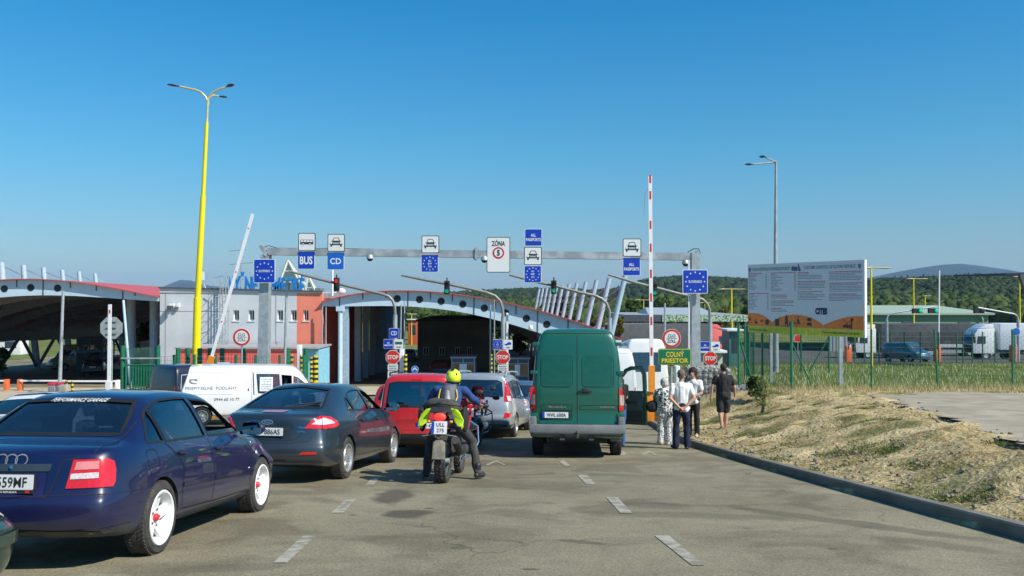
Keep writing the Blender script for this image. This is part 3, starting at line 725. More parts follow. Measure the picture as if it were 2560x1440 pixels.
sw = MB(); sw.add([(xb, D + .351, zg), (xb + ROADDX * 21, D + 21, zg), (xb + ROADDX * 21, D + 21, ztop - .3), (xb, D + .351, ztop - .3), (xb - .3, D + .351, zg), (xb + ROADDX * 21 - .3, D + 21, zg), (xb + ROADDX * 21 - .3, D + 21, ztop - .3), (xb - .3, D + .351, ztop - .3)], [(0, 1, 2, 3), (7, 6, 5, 4), (0, 3, 7, 4), (1, 5, 6, 2), (3, 2, 6, 7)])
sw.build('side_wall', mat('shaded red side wall', (.42, .06, .04), rough=.85), bt, world=True)  # red wall under the canopy, its shade put into the darker colour
MB().box2((xa, D + .351, zg), (xa + .3, D + 21, ztop - .3)).build('side_wall', GREYW, bt, world=True)
MB().add([(xb + .012, D + .4, zg), (xb + .012, D + 30 , zg), (xb + ROADDX * 30 + .012, D + 30, ZY(938, D) + .3), (xb + .012, D + .4, ZY(925, D))], [(0, 1, 2, 3)]) 
sm_ = MB()
for px in (414, 497, 655, 690): sm_.box2((PX(px, D) - .02, D - .015, zg), (PX(px, D) + .02, D - .001, ztop))
sm_.box2((xa, D - .012, ZY(778, D) - .02), (PX(583, D) - .2, D - .001, ZY(778, D) + .02)); sm_.build('wall_seam', mat('seam', (.28, .29, .30)), bt, world=True)
ld = MB()
for px in (550, 557): x = PX(px, D - .3); ld.tube([(x, D - .3, ZY(862, D)), (x, D - .3, ZY(712, D))], .035, 6)
for k in range(22): z = ZY(860, D) + k * .19 * 1.0; ld.tube([(PX(550, D - .3), D - .3, z), (PX(557, D - .3), D - .3, z)], .02, 5)
for px in (564, 571): x = PX(px, D - .9); ld.tube([(x, D - .9, ZY(862, D)), (x, D - .9, ZY(690, D))], .03, 6)
for k in range(6):
 z = ZY(850, D) + k * .72; ld.tube([(PX(550, D), D - .25, z), (PX(553, D), D - 1, z), (PX(571, D), D - .9, z), (PX(573, D), D - .1, z)], .022, 5)
ld.tube([(PX(541, D), D - .3, ZY(715, D)), (PX(536, D), D - .3, ZY(694, D)), (PX(556, D), D - .3, ZY(692, D)), (PX(556, D), D - .3, ZY(720, D))], .035, 6)
ld.tube([(PX(556, D), D - .8, ZY(692, D)), (PX(572, D), D - .9, ZY(692, D))], .03, 6)
ld.build('roof_ladder', GALV, bt, world=True)
for px, py in ((470, 0),): pass
lp = MB(); x0_, z0_ = PX(434, D), ZY(766, D)
lp.box((x0_, D - .25, z0_ + .12), (.3, .3, .16)); lp.box((x0_ + .4, D - .2, z0_ + .1), (.18, .2, .26)); lp.build('floodlight', WHITE, bt, world=True)
lp = MB(); lp.box((x0_ - .1, D - .4, z0_ - .1), (.3, .25, .3)); lp.tube([(x0_, D - .3, z0_), (x0_ + .1, D - .1, z0_ - .2), (x0_ + .4, D - .1, z0_)], .02, 5); lp.build('lamp_bracket', STEELD, bt, world=True)
BLUEL = mat('blue letters', (.01, .19, .52), rough=.4)
fr = MB()
for px in range(590, 760, 22): x = PX(px, D + 1.5); fr.bar((x, D + 1.6, ZY(735, D + 1.5)), (x, D + 1.6, ZY(706, D + 1.5)), .06); fr.bar((x, D + 1.6, ZY(712, D)), (x - .4, D + 2.6, ZY(735, D)), .05)
fr.bar((PX(575, D), D + 1.65, ZY(722, D)), (PX(765, D), D + 1.65, ZY(728, D)), .06); fr.build('letter_frame', STEELD, bt, world=True)
ls = 'VYŠNÉ NEMECKÉ'; tv, tf = text_geo(ls, .85, .95, .03); wd_ = PX(760, D + 1.4) - PX(568, D + 1.4)
xx = [p[0] for p in tv]; k_ = wd_ / (max(xx) - min(xx)); cx_ = (PX(760, D + 1.4) + PX(568, D + 1.4)) / 2
lt = MB(); cz_ = ZY(708, D + 1.4)
I_ = MW[bt.name].inverted()
for dy, fl in ((0, 1), (.16, 0)):
 lt.add([I_ @ Vector((p[0] * k_ + cx_, D + 1.4 + dy, p[1] * 1.3 + cz_ - (p[0] * k_) * .033)) for p in tv], [q if fl else q[::-1] for q in tf])
ed = {}
for q in tf:
 for a, b in zip(q, q[1:] + q[:1]): ed[(a, b)] = 1
k0 = len(tv)
for (a, b) in ed:
 if (b, a) not in ed: lt.f.append((b, a, a + k0, b + k0))
lt.build('roof_lettering', BLUEL, bt)
ISL = mat('pale concrete island', (.44, .375, .26), rough=.95, var=.15, scale=1.5, bump=.3)
for a, b, c, d in ((-34, -18.5, 43, 55), (-12.2, -6.6, 48, 56.2), (-15, -12.6, 40, 56)): grid_mesh('traffic_island', np.linspace(a, b, 5), np.linspace(c, d, 9), lambda X, Y: terr(X, Y) + .09, ISL)
PYR = mat('pyramid glass', (.10, .16, .15), rough=.12, spec=.8); PYF = mat('pyramid frame', (.58, .60, .50), rough=.5)
for (pa, pb, ptop, pz) in ((688, 763, 713, 650), (763, 790, 768, 690)):
 y = D + 9; a, b, c = PX(pa, y), PX(pb, y), PX(ptop, y); z0 = ZY(735, y); z1 = ZY(pz, y); d_ = (b - a)
 cor = [Vector((a, y, z0)), Vector((b, y, z0)), Vector((b, y + d_, z0)), Vector((a, y + d_, z0))]; ap = Vector((c, y + d_ * .3, z1))
 pyt = MB().add(cor + [ap], [(0, 1, 4), (1, 2, 4), (2, 3, 4), (3, 0, 4)]).build('roof_pyramid', PYR, bt, world=True)
 e = MB()
 for q in cor: e.bar(q, ap, .14)
 for t_ in (.35, .68):
  for i in range(4): e.bar(cor[i].lerp(ap, t_), cor[(i + 1) % 4].lerp(ap, t_), .08)
 e.bar(((a * .62 + b * .38), y - .02, z0), ap + Vector((-.1, 0, -.6)), .07); e.v = [I_ @ p for p in e.v]; e.build('frame', PYF, pyt)
MB().box2((PX(787, D + 8), D + 8, ZY(735, D)), (PX(800, D + 8), D + 9.5, ZY(717, D))).build('roof_vent', mat('vent green grey', (.16, .2, .18)), bt, world=True)
an = thing('roof_aerial', 'thin radio aerial mast with cross rods left of the blue star sign', 'aerial', Vector((PX(603, D + 3), D + 3, ztop)))
m_ = MB(); x = PX(603, D + 3); m_.tube([(x, D + 3, ztop - .2), (x, D + 3, ZY(602, D + 3))], .04, 6)
for py, w1, w2 in ((625, -32, 14), (658, -30, 28)): m_.tube([(x + w1 / F * 60, D + 3, ZY(py, D + 3) - (.08)), (x + w2 / F * 60, D + 3, ZY(py, D + 3) + .06)], .03, 5)
m_.build('mast', GALV, an, world=True)
an = thing('roof_aerial', 'short white aerial on tripod at the left end of the grey roof', 'aerial', Vector((PX(509, D + 3), D + 3, ztop)))
m_ = MB(); x = PX(509, D + 3); m_.tube([(x, D + 3, ztop - .2), (x, D + 3, ZY(674, D + 3))], .035, 6); m_.tube([(x, D + 3, ZY(710, D + 3)), (x + .4, D + 3, ztop - .2)], .03, 5); m_.tube([(x, D + 3, ZY(710, D + 3)), (x - .4, D + 3, ztop - .2)], .03, 5); m_.build('mast', GALV, an, world=True)
MB().box((x, D + 2.9, ZY(690, D + 3)), (.14, .1, .6)).build('antenna', WHITE, an, world=True)
an = thing('roof_mast', 'white pole with satellite dish behind the red traffic light', 'mast', Vector((PX(831, D + 2), D + 2, ztop)))
m_ = MB(); x = PX(831, D + 2); m_.tube([(x, D + 2, ZY(740, D + 2)), (x, D + 2, ZY(668, D + 2))], .07, 8); m_.tube([(x - 1, D + 2, ZY(731, D + 2)), (x + .8, D + 2, ZY(732, D + 2))], .03, 6); m_.build('pole', WHITE, an, world=True)
MB().ell((x + .65, D + 1.8, ZY(728, D + 2)), (.3, .1, .2)).build('dish', WHITE, an, smooth=True, world=True)
ax = thing('annex', 'low coral red annex with blue end wall in front of the grey building', 'building', Vector((PX(440, 53), 53, T(PX(440, 53), 53))))
y = 53.0
MB().box2((PX(440, y), y, -6), (PX(742, y), y + 3.6, ZY(872, y))).build('wall', REDW2, ax, world=True)
MB().box2((PX(742, y) + .002, y + .3, -6), (PX(795, y), y + 3.4, ZY(874, y))).build('end_wall', mat('sky blue render', (.22, .50, .62), rough=.8), ax, world=True)
MB().box2((PX(436, y), y - .15, ZY(872, y)), (PX(798, y), y + 3.7, ZY(868, y))).build('roof', mat('grey sheet', (.35, .35, .35)), ax, world=True)
MB().tube([(PX(683, y), y + 1, ZY(870, y)), (PX(683, y), y + 1, ZY(856, y))], .06, 8).build('vent_pipe', GALV, ax, world=True)
MB().box2((xb + .02, D - .8, -6), (xb + .35, D - .1, ZY(938, D))).build('plinth', FGREEN, bt, world=True)
D2 = 84.0
ob = thing('office_block', 'dark two window office block standing in the shade under the middle canopy', 'building', Vector((PX(1044, D2), D2, T(PX(1044, D2), D2))))
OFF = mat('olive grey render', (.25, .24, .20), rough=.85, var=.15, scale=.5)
xo, xp = PX(1044, D2), PX(1222, D2); hs = [(PX(a, D2), PX(b, D2), ZY(888, D2), ZY(868, D2)) for a, b in ((1058, 1072), (1098, 1112), (1138, 1150), (1168, 1180))]
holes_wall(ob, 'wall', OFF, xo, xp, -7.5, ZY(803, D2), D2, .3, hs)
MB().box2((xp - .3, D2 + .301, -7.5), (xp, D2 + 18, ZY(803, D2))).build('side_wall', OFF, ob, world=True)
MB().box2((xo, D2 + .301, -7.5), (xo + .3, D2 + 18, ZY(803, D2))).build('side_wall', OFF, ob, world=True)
MB().box2((xo - .15, D2 - .15, ZY(803, D2)), (xp + .15, D2 + 18.2, ZY(803, D2) + .18)).build('roof', STEELD, ob, world=True)
for h in hs:
 fr = MB()
 for a, b in (((h[0], h[2]), (h[1], h[2] + .08)), ((h[0], h[3] - .08), (h[1], h[3])), ((h[0], h[2] + .08), (h[0] + .07, h[3] - .08)), ((h[1] - .07, h[2] + .08), (h[1], h[3] - .08)), (((h[0] + h[1]) / 2 - .03, h[2] + .08), ((h[0] + h[1]) / 2 + .03, h[3] - .08))):
  fr.box2((a[0], D2 + .03, a[1]), (b[0], D2 + .08, b[1]))
 wo = fr.build('window', WHITE, ob, world=True)
 g_ = MB().box2((h[0] + .05, D2 + .12, h[2] + .05), (h[1] - .05, D2 + .14, h[3] - .05)); g_.v = [MW[ob.name].inverted() @ p for p in g_.v]; g_.build('pane', GLASSB, wo)
def booth(label_, px0, px1, pyt, pyb, y, poster=None, col=None):
 x0, x1, z1 = PX(px0, y), PX(px1, y), ZY(pyt, y); z0 = T((x0 + x1) / 2, y); H = z1 - z0
 b = thing('control_booth', label_, 'booth', Vector((x0, y, z0)), 'control booths at the lanes')
 fm = col or mat('booth frame', (.22, .27, .33), rough=.5); dk = mat('booth panel', (.03, .07, .13), rough=.4)
 MB().box2((x0, y, z0), (x1, y + 2.2, z0 + H * .34)).build('base_panel', dk, b, world=True)
 MB().box2((x0, y, z0 + H * .80), (x1, y + 2.2, z1 - .08)).build('top_panel', dk, b, world=True)
 MB().box2((x0 - .12, y - .15, z1 - .08), (x1 + .12, y + 2.4, z1 + .04)).build('roof', fm, b, world=True)
 f = MB()
 for x in (x0, (x0 + x1) / 2, x1): f.box2((x - .04, y - .03, z0), (x + .04, y - .002, z1 - .085))
 for x in (x0, x1): f.box2((x - .04, y + 2.203, z0), (x + .04, y + 2.24, z1 - .085))
 for z in (z0 + H * .34, z0 + H * .8): f.box2((x0 + .042, y - .028, z - .03), (x1 - .042, y - .003, z + .03))
 f.build('frame', fm, b, world=True)
 MB().box2((x0 + .01, y + .01, z0 + H * .342), (x1 - .01, y + 2.19, z0 + H * .798)).build('window', glass('booth glass', (.55, .6, .58), .1), b, world=True)
 if poster:
  xa_, xb_ = PX(poster[0], y), PX(poster[1], y)
  MB().box2((xa_, y - .045, z0 + H * .36), (xb_, y - .031, z0 + H * .76)).build('notice', mat('notice paper', (.55, .66, .74)), b, world=True)
 return b
booth('glazed control booth with a pale blue notice, behind the yellow helmet', 1130, 1186, 893, 945, 59, (1149, 1167))
booth('glazed control booth with dark figure posters beside the green van', 1268, 1321, 895, 948, 59, (1287, 1300))
booth('dark control booth under the left canopy beside the light van', 193, 258, 845, 895, 78, None, mat('booth frame dark', (.12, .13, .13)))
booth('control booth in the shade behind the green gate posts', 330, 352, 855, 895, 80)
# ------------------------------------------------------------------ signs
def yawM(p, yaw=0): return Matrix.Translation(p) @ Matrix.Rotation(R(yaw), 4, 'Z')
def panel_sign(name, label_, px, py, wp, hp, Y, face, border, bw=.03, yaw=0, cat='sign', group=None, shape='rect', back=None):
 k = Y / F; w_, h_ = wp * k, hp * k
 t = thing(name, label_, cat, yawM(W(px, py, Y), yaw), group)
 if shape == 'rect': o1, o2 = rrect(0, 0, w_, h_, .07 * w_), rrect(0, 0, w_ - 2 * bw, h_ - 2 * bw, .05 * w_)
 elif shape == 'oct':
  r = w_ / 2 / math.cos(math.pi / 8); o1 = circ(0, 0, r, 8, math.pi / 8); o2 = circ(0, 0, r - bw * 1.1, 8, math.pi / 8)
 else: o1, o2 = circ(0, 0, w_ / 2, 40), circ(0, 0, w_ / 2 - bw, 40)
 bp = MB().plate(o1, 0, .03).build('border', border, t)
 MB().plate(o2, -.004, .003).build('panel', face, t)
 return t, w_, h_
def plate(t, o, m, y=-.009, th=.003, name='symbol'): return MB().plate(o, y, th).build(name, m, t)
def stars(t, r, n=12, s=.035, m=SIGNW):
 b = MB()
 for i in range(n): b.plate(star(r * math.sin(2 * math.pi * i / n), r * math.cos(2 * math.pi * i / n), s), -.009, .003)
 return b.build('star_ring', m, t)
def car_symbol(t, w_, cz=0):
 u = w_
 plate(t, [(-u * .20, cz + u * .10), (-u * .12, cz + u * .27), (u * .12, cz + u * .27), (u * .20, cz + u * .10), (u * .29, cz + u * .06), (u * .32, cz - .02), (u * .32, cz - u * .10), (u * .29, cz - u * .12), (u * .29, cz - u * .2), (u * .21, cz - u * .2), (u * .21, cz - u * .12),
   (-u * .21, cz - u * .12), (-u * .21, cz - u * .2), (-u * .29, cz - u * .2), (-u * .29, cz - u * .12), (-u * .32, cz - u * .10), (-u * .32, cz - .02), (-u * .29, cz + u * .06)], SIGNK, -.009, .003, 'car_symbol')
 b = MB(); b.plate([(-u * .155, cz + u * .11), (-u * .10, cz + u * .235), (u * .10, cz + u * .235), (u * .155, cz + u * .11)], -.013, .003)
 b.plate(circ(-u * .25, cz, u * .065, 14), -.013, .003); b.plate(circ(u * .25, cz, u * .065, 14), -.013, .003)
 b.plate(rrect(0, cz + .0, u * .30, u * .022, .003), -.013, .003); b.plate(rrect(0, cz - u * .045, u * .30, u * .022, .003), -.013, .003)
 b.build('car_symbol_detail', SIGNW, t)
def bus_symbol(t, w_):
 u = w_
 plate(t, rrect(0, 0, u * .8, u * .28, .02), SIGNK, -.009, .003, 'bus_symbol')
 b = MB()
 for i in range(4): b.plate(rrect(-u * .29 + i * u * .19, u * .055, u * .165, u * .11, .006), -.013, .003)
 b.plate(circ(-u * .22, -u * .13, u * .05, 14), -.017, .003); b.plate(circ(u * .2, -u * .13, u * .05, 14), -.017, .003); b.build('bus_symbol_detail', SIGNW, t)
 b = MB(); b.plate(circ(-u * .22, -u * .13, u * .07, 14), -.012, .003); b.plate(circ(u * .2, -u * .13, u * .07, 14), -.012, .003); b.build('wheel_symbol', SIGNK, t)
DG = 36.0
def white_car(px, py, w_, h_, where, bus=False):
 t, a, b = panel_sign('lane_sign', where, px, py, w_, h_, DG, SIGNW, SIGNK, .03, group='white vehicle signs on the gantry')
 (bus_symbol if bus else car_symbol)(t, a * (.95 if bus else 1.12)); return t
white_car(767, 605, 43, 45, 'white square sign with a black bus, at the left end of the gantry', True)
white_car(840.5, 607, 43, 44, 'white square sign with a black car, above the blue CD panel')
white_car(1076, 611, 44, 44, 'white square sign with a black car, left of the ZÓNA panel')
white_car(1332.5, 640, 44, 45, 'white square sign with a black car, between two blue panels')
white_car(1580, 619, 46, 45, 'white square sign with a black car, just left of the raised barrier')
t, a, b = panel_sign('bus_lane_sign', 'blue panel reading BUS under the white bus sign', 765.5, 651, 43, 44, DG, SIGNB, SIGNW, .02); text(t, 'BUS', 0, 0, .32, SIGNW, -.012, fit=a * .74, bold=.03)
t, a, b = panel_sign('diplomatic_lane_sign', 'blue panel reading CD hanging from the gantry', 839, 653, 43, 43, DG, SIGNB2, SIGNW, .02); text(t, 'CD', 0, 0, .25, SIGNW, -.012, fit=a * .64, bold=.02)
def eu_small(px, py, w_, Y, lab, small=False):
 t, a, b = panel_sign('union_lane_sign', lab, px, py, w_, w_ * 1.0, Y, SIGNB, SIGNW, .02 if not small else .012, group='blue star signs reading EÚ EHP CH')
 stars(t, a * .37, s=a * .05)
 for i, s in enumerate(('EÚ', 'EHP', 'CH')): text(t, s, 0, a * (.17 - .17 * i), a * .095, SIGNW, -.012, bold=.02)
 return t
eu_small(1074.5, 659, 43, DG, 'blue star ring sign reading EÚ EHP CH, under the car sign left of ZÓNA')
eu_small(1332, 685.5, 43, DG, 'blue star ring sign reading EÚ EHP CH, lowest of the stack of three')
def allp(px, py, w_, Y, lab, b_=.02):
 t, a, b = panel_sign('passport_lane_sign', lab, px, py, w_, w_ * 1.0, Y, SIGNB, SIGNW, b_, group='blue signs reading ALL PASSPORTS')
 text(t, 'ALL', 0, a * .13, a * .17, SIGNW, -.012, xs=.75, bold=.025); text(t, 'PASSPORTS', 0, -a * .13, a * .17, SIGNW, -.012, fit=a * .86, bold=.025)
allp(1333.5, 593.5, 43, DG, 'blue panel reading ALL PASSPORTS, topmost of the stack of three')
allp(1579, 667, 44, DG, 'blue panel reading ALL PASSPORTS, hanging left of the raised barrier')
t, a, b = panel_sign('zone_sign', 'tall white panel reading ZÓNA with a red ringed 5', 1246, 637, 59, 89, DG, SIGNW, SIGNK, .03)
text(t, 'ZÓNA', 0, .50, .21, SIGNK, -.012, fit=a * .56, bold=.02)
plate(t, circ(0, .08, .245, 36), mat('dark sign red', (.5, .02, .03)), -.010, .003, 'red_ring'); plate(t, circ(0, .08, .175, 36), SIGNW, -.014, .003, 'ring_centre'); text(t, '5', 0, .08, .23, SIGNK, -.019, xs=.8, bold=.05)
for px, py, w_, lab, Y in ((661, 677.5, 54, 'blue star ring sign reading SLOVENSKO on the left gantry post', 35.8), (1738, 704, 63, 'blue star ring sign reading SLOVENSKO on the right gantry post', 34.2)):
 t, a, b = panel_sign('country_sign', lab, px, py, w_, 60 if w_ < 60 else 60, Y, SIGNB, SIGNW, .025, group='blue signs reading SLOVENSKO')
 stars(t, a * .37, s=a * .045); text(t, 'SLOVENSKO', 0, 0, .1, SIGNW, -.012, fit=a * .53, bold=.02)
gt = thing('sign_gantry', 'grey steel sign gantry spanning all the entry lanes', 'gantry', Vector((PX(655, DG), DG, T(PX(655, DG), DG))))
BEAM = mat('weathered galvanised beam', (.34, .36, .37), rough=.45, metal=.4, var=.3, scale=1.5, col2=(.52, .54, .55), lo=.45, hi=.6)
yb = DG + .25
def beam_z(px): return np.interp(px, [660, 1190, 1740], [627, 635, 644])
xs_ = [672, 1185, 1199, 1728]
MB().bar((PX(672, yb), yb, ZY(629, yb)), (PX(1188, yb), yb, ZY(635.5, yb)), .5, .30).build('cross_beam', BEAM, gt, world=True)
MB().bar((PX(1192, yb), yb, ZY(635.5, yb)), (PX(1728, yb), yb, ZY(642, yb)), .5, .30).build('cross_beam', BEAM, gt, world=True)
m_ = MB(); c_ = Vector((PX(1190, yb), yb, ZY(635.5, yb)))
m_.box(c_, (.07, .62, .46)); m_.bar(c_ + Vector((-.28, -.2, .0)), c_ + Vector((0, -.2, .25)), .07); m_.bar(c_ + Vector((.28, -.2, 0)), c_ + Vector((0, -.2, .25)), .07); m_.bar(c_ + Vector((-.28, -.2, .0)), c_ + Vector((0, -.2, -.25)), .07); m_.bar(c_ + Vector((.28, -.2, 0)), c_ + Vector((0, -.2, -.25)), .07)
m_.build('flange', GALV, gt, world=True)
m_ = MB(); m_.bar((PX(671, yb), yb, ZY(640, yb)), (PX(655, yb), yb, ZY(615, yb)), .5, .16); m_.build('gusset', BEAM, gt, world=True)
m_ = MB(); m_.bar((PX(1722, yb), yb, ZY(650, yb)), (PX(1745, yb), yb, ZY(630, yb)), .5, .12); m_.build('gusset', BEAM, gt, world=True)
def post(px0, px1, pyt, pyb, y, w0, w1):
 x0, x1 = PX(px0, y), PX(px1, y); b = MB()
 z0, z1 = (ZY(pyb, y) if pyb else T(x0, y)), ZY(pyt, y)
 v = []
 for z, x, wd in ((z0, x0, w0), (z1, x1, w1)):
  for sx, sy in ((-1, -1), (1, -1), (1, 1), (-1, 1)): v.append((x + sx * wd / 2, y + sy * .22, z))
 b.add(v, [(3, 2, 1, 0), (4, 5, 6, 7), (0, 1, 5, 4), (1, 2, 6, 5), (2, 3, 7, 6), (3, 0, 4, 7)])
 b.build('post', GALV, gt, world=True)
post(658, 665, 637, None, yb, .48, .36); post(1738, 1737, 632, None, 34.7, .36, .30)
m_ = MB(); m_.tube([(PX(1727, 34), 34.4, T(PX(1727, 34), 34.4)), (PX(1727, 34), 34.4, ZY(650, 34.4))], .03, 6); m_.build('cable_conduit', WHITE, gt, world=True)
m_ = MB(); m_.tube([(PX(a, DG), DG + .1, ZY(b, DG + .1)) for a, b in ((1716, 640), (1722, 630), (1735, 622), (1748, 622), (1752, 632), (1746, 642), (1742, 655))], .02, 6)
m_.tube([(PX(a, DG), DG + .1, ZY(b, DG + .1)) for a, b in ((657, 618), (670, 614), (690, 620), (760, 621), (850, 621), (1000, 625))], .015, 5); m_.build('loose_cable', PLASTIC, gt, world=True)
for px, py, lab in ((925, 645, 'dark dome camera under the gantry beam right of the CD panel'), (1211, 649, 'dark dome camera under the gantry beam beside the ZÓNA panel'), (1714, 658, 'dark dome camera under the gantry at its right corner')):
 y = DG - .2; p = W(px, py, y); t = thing('dome_camera', lab, 'camera', p, 'dome cameras on the gantry')
 MB().ell((0, 0, -.02), (.13, .13, .12)).build('dome', BLACK, t, smooth=True); MB().lathe([(0, .14), (.10, .13), (.15, .02), (.15, -.03), (0, -.03)]).build('housing', GALV, t, smooth=True)
DN = 43.0
def gooseneck(px_post, py_bend, bend, tip, light, on, lab, lab2, yg=DN):
 x = PX(px_post, yg); z0 = T(x, yg); t = thing('signal_mast', lab, 'mast', Vector((x, yg, z0)), 'curved arm masts of the lanes')
 MB().tube([(x, yg, z0), (x, yg, ZY(py_bend, yg))], .11, 12).build('post', GALV, t, smooth=True, world=True)
 pts = [(px_post, py_bend)] + bend + [tip]
 MB().tube([W(a, b, yg) for a, b in pts], [.075] * (len(pts) - 1) + [.05], 10).build('arm', mat('mast arm', (.25, .26, .23), rough=.5, metal=.3), t, smooth=True, world=True)
 px, py = light; p = W(px, py, yg - .25)
 s = thing('traffic_light', lab2, 'traffic light', p, 'traffic lights hanging over the lanes')
 MB().box((0, 0, 0), (.27, .22, .68)).build('housing', BLACK, s, bevel=.03); MB().tube([(0, 0, .34), (0, 0, .5)], .03, 6).build('bracket', BLACK, s)
 for i, (z, c) in enumerate(((.17, 'red'), (-.17, 'green'))):
  lit = on == c
  lm = mat('lit ' + c, (.9, .02, .03) if c == 'red' else (.0, .42, .22), emis=.5) if lit else mat('dark lens ' + c, (.06, .01, .012) if c == 'red' else (.01, .05, .03), rough=.2)
  MB().lathe([(0, -.125), (.095, -.118)], (0, 0, z), 'y', 20).build('lens', lm, s)
  h = MB(); n = 12
  v = []; 
  for j in range(n + 1):
   a = math.pi * j / n; v += [(.11 * math.cos(a), -.11, z + .11 * math.sin(a)), (.105 * math.cos(a), -.26, z + .105 * math.sin(a) - .02)]
  h.add(v, [(2 * j, 2 * j + 1, 2 * j + 3, 2 * j + 2) for j in range(n)]); h.build('visor', BLACK, s)
gooseneck(988, 787, [(987, 768), (982, 752), (972, 741), (955, 735), (920, 727), (860, 713), (800, 698)], (722, 678), (841.5, 711), 'red', 'galvanised mast with long curved arm carrying the red light', 'two lens traffic light showing red')
gooseneck(1258, 791, [(1256, 770), (1250, 752), (1238, 740), (1215, 731), (1180, 723), (1120, 710), (1060, 699)], (1003, 688), (1117.5, 719), 'green', 'galvanised mast with curved arm in front of the middle canopy beam', 'traffic light showing green, left of the ZÓNA panel')
gooseneck(1524, 795, [(1523, 775), (1516, 758), (1505, 747), (1487, 739), (1450, 731), (1390, 715), (1340, 704)], (1273, 687), (1384.5, 718), 'green', 'galvanised mast with curved arm left of the leaning white masts', 'traffic light showing green, in front of the leaning masts')
gooseneck(1775, 797, [(1774, 775), (1768, 760), (1757, 749), (1740, 743), (1700, 735), (1650, 722), (1590, 707)], (1520, 686), (1636, 723.5), 'green', 'galvanised mast with curved arm behind the right gantry post', 'traffic light showing green, right beside the raised barrier arm')
def stop(px, py, Y, lab, w_=35, name='stop_sign'):
 t, a, b = panel_sign(name, lab, px, py, w_, w_, Y, SIGNR, SIGNW, .022, shape='oct', group='red octagonal STOP signs'); text(t, 'STOP', 0, 0, .2, SIGNW, -.012, fit=a * .78, bold=.03)
 return t
def carpic(t, a):
 b = MB(); b.plate([(-a * .36, -.02), (-a * .3, a * .06), (-a * .1, a * .1), (a * .02, a * .24), (a * .26, a * .26), (a * .36, a * .12), (a * .34, a * .0), (a * .1, -a * .03), (-a * .1, -a * .08)], -.009, .003); b.build('car_symbol', SIGNB, t)
def lane_cluster(px, py0, kind, word, who, y=DN - .3):
 if kind == 'all': allp(px - 13, py0, 24, y, 'small blue panel reading ALL PASSPORTS beside the ' + who, .012)
 else: eu_small(px - 13, py0, 24, y, 'small blue star panel beside the ' + who, True)
 t, a, b = panel_sign('vehicle_type_sign', 'small white panel reading %s beside the %s' % (word, who), px + 12.5, py0 + .5, 24, 25, y, SIGNW, GALV, .012, group='small white vehicle panels')
 if word == 'CARS': carpic(t, a)
 else: plate(t, rrect(0, a * .12, a * .75, a * .28, .02), mat('sign dark green', (.02, .12, .08)), -.009, .003, 'bus_symbol')
 text(t, word, 0, -a * .3, a * .13, SIGNK, -.012, bold=.02)
def notice(px, py, w_, h_, Y, lines, lab, m_=None):
 t, a, b = panel_sign('notice_plate', lab, px, py, w_, h_, Y, m_ or SIGNW, GALV, .01, cat='notice')
 n = len(lines)
 for i, s in enumerate(lines): text(t, s, 0, b * (.5 - (i + .5) / n) * .85, b / n * .42, SIGNK, -.012, fit=a * .74, bold=.02)
t, a, b = panel_sign('diplomatic_lane_sign', 'small blue panel reading CD above the first STOP sign', 985, 833, 25, 25, DN - .3, SIGNB, SIGNW, .012); text(t, 'CD', 0, 0, .2, SIGNW, -.012, fit=a * .6, bold=.02)
lane_cluster(984, 860, 'all', 'BUSES', 'first STOP sign from the left')
stop(982, 893, DN - .3, 'STOP sign of the left middle lane, nearest the red vans')
notice(982, 918, 26, 15, DN - .3, ['MANUÁLNY', 'VSTUP'], 'white plate with two words right under the first STOP sign')
notice(982, 939, 26, 24, DN - .3, ['POZOR', 'NEVCHÁDZAJTE', 'NA ČERVENÚ', 'SIGNÁL'], 'larger white text plate, lowest below the first STOP sign')
lane_cluster(1257, 861, 'eu', 'CARS', 'STOP sign left of the green van')
stop(1257, 893, DN - .3, 'STOP sign directly left of the green van')
notice(1257, 919, 26, 15, DN - .3, ['MANUÁLNY', 'VSTUP'], 'white plate with two words under the STOP sign left of the green van')
notice(1257, 940, 26, 24, DN - .3, ['POZOR', 'NEVCHÁDZAJTE', 'NA ČERVENÚ', 'SIGNÁL'], 'larger white text plate low beside the silver people carrier')
lane_cluster(1776, 866, 'all', 'CARS', 'STOP sign right of the gantry post')
stop(1776, 896, DN - .3, 'STOP sign right of the right gantry post', 34)
notice(1776, 918, 26, 8, DN - .3, ['MANUÁLNY'], 'narrow white plate under the STOP sign right of the gantry post')
t, a, b = panel_sign('vehicle_type_sign', 'small white car panel half hidden by the green van edge', 1545, 862, 19, 24, DN - .3, SIGNW, GALV, .012, group='small white vehicle panels'); carpic(t, a)
t, a, b = panel_sign('chevron_sign', 'round blue sign with a white chevron above the red car roofs', 1037, 924, 18, 18, 44, SIGNB2, SIGNW, .012, shape='round'); plate(t, [(-.12, -.07), (0, .05), (.12, -.07), (.12, .0), (0, .12), (-.12, .0)], SIGNW, name='chevron')
MB().tube([(0, .05, -.05), (0, .05, -1.8)], .03, 8).build('pole', GALV, t)
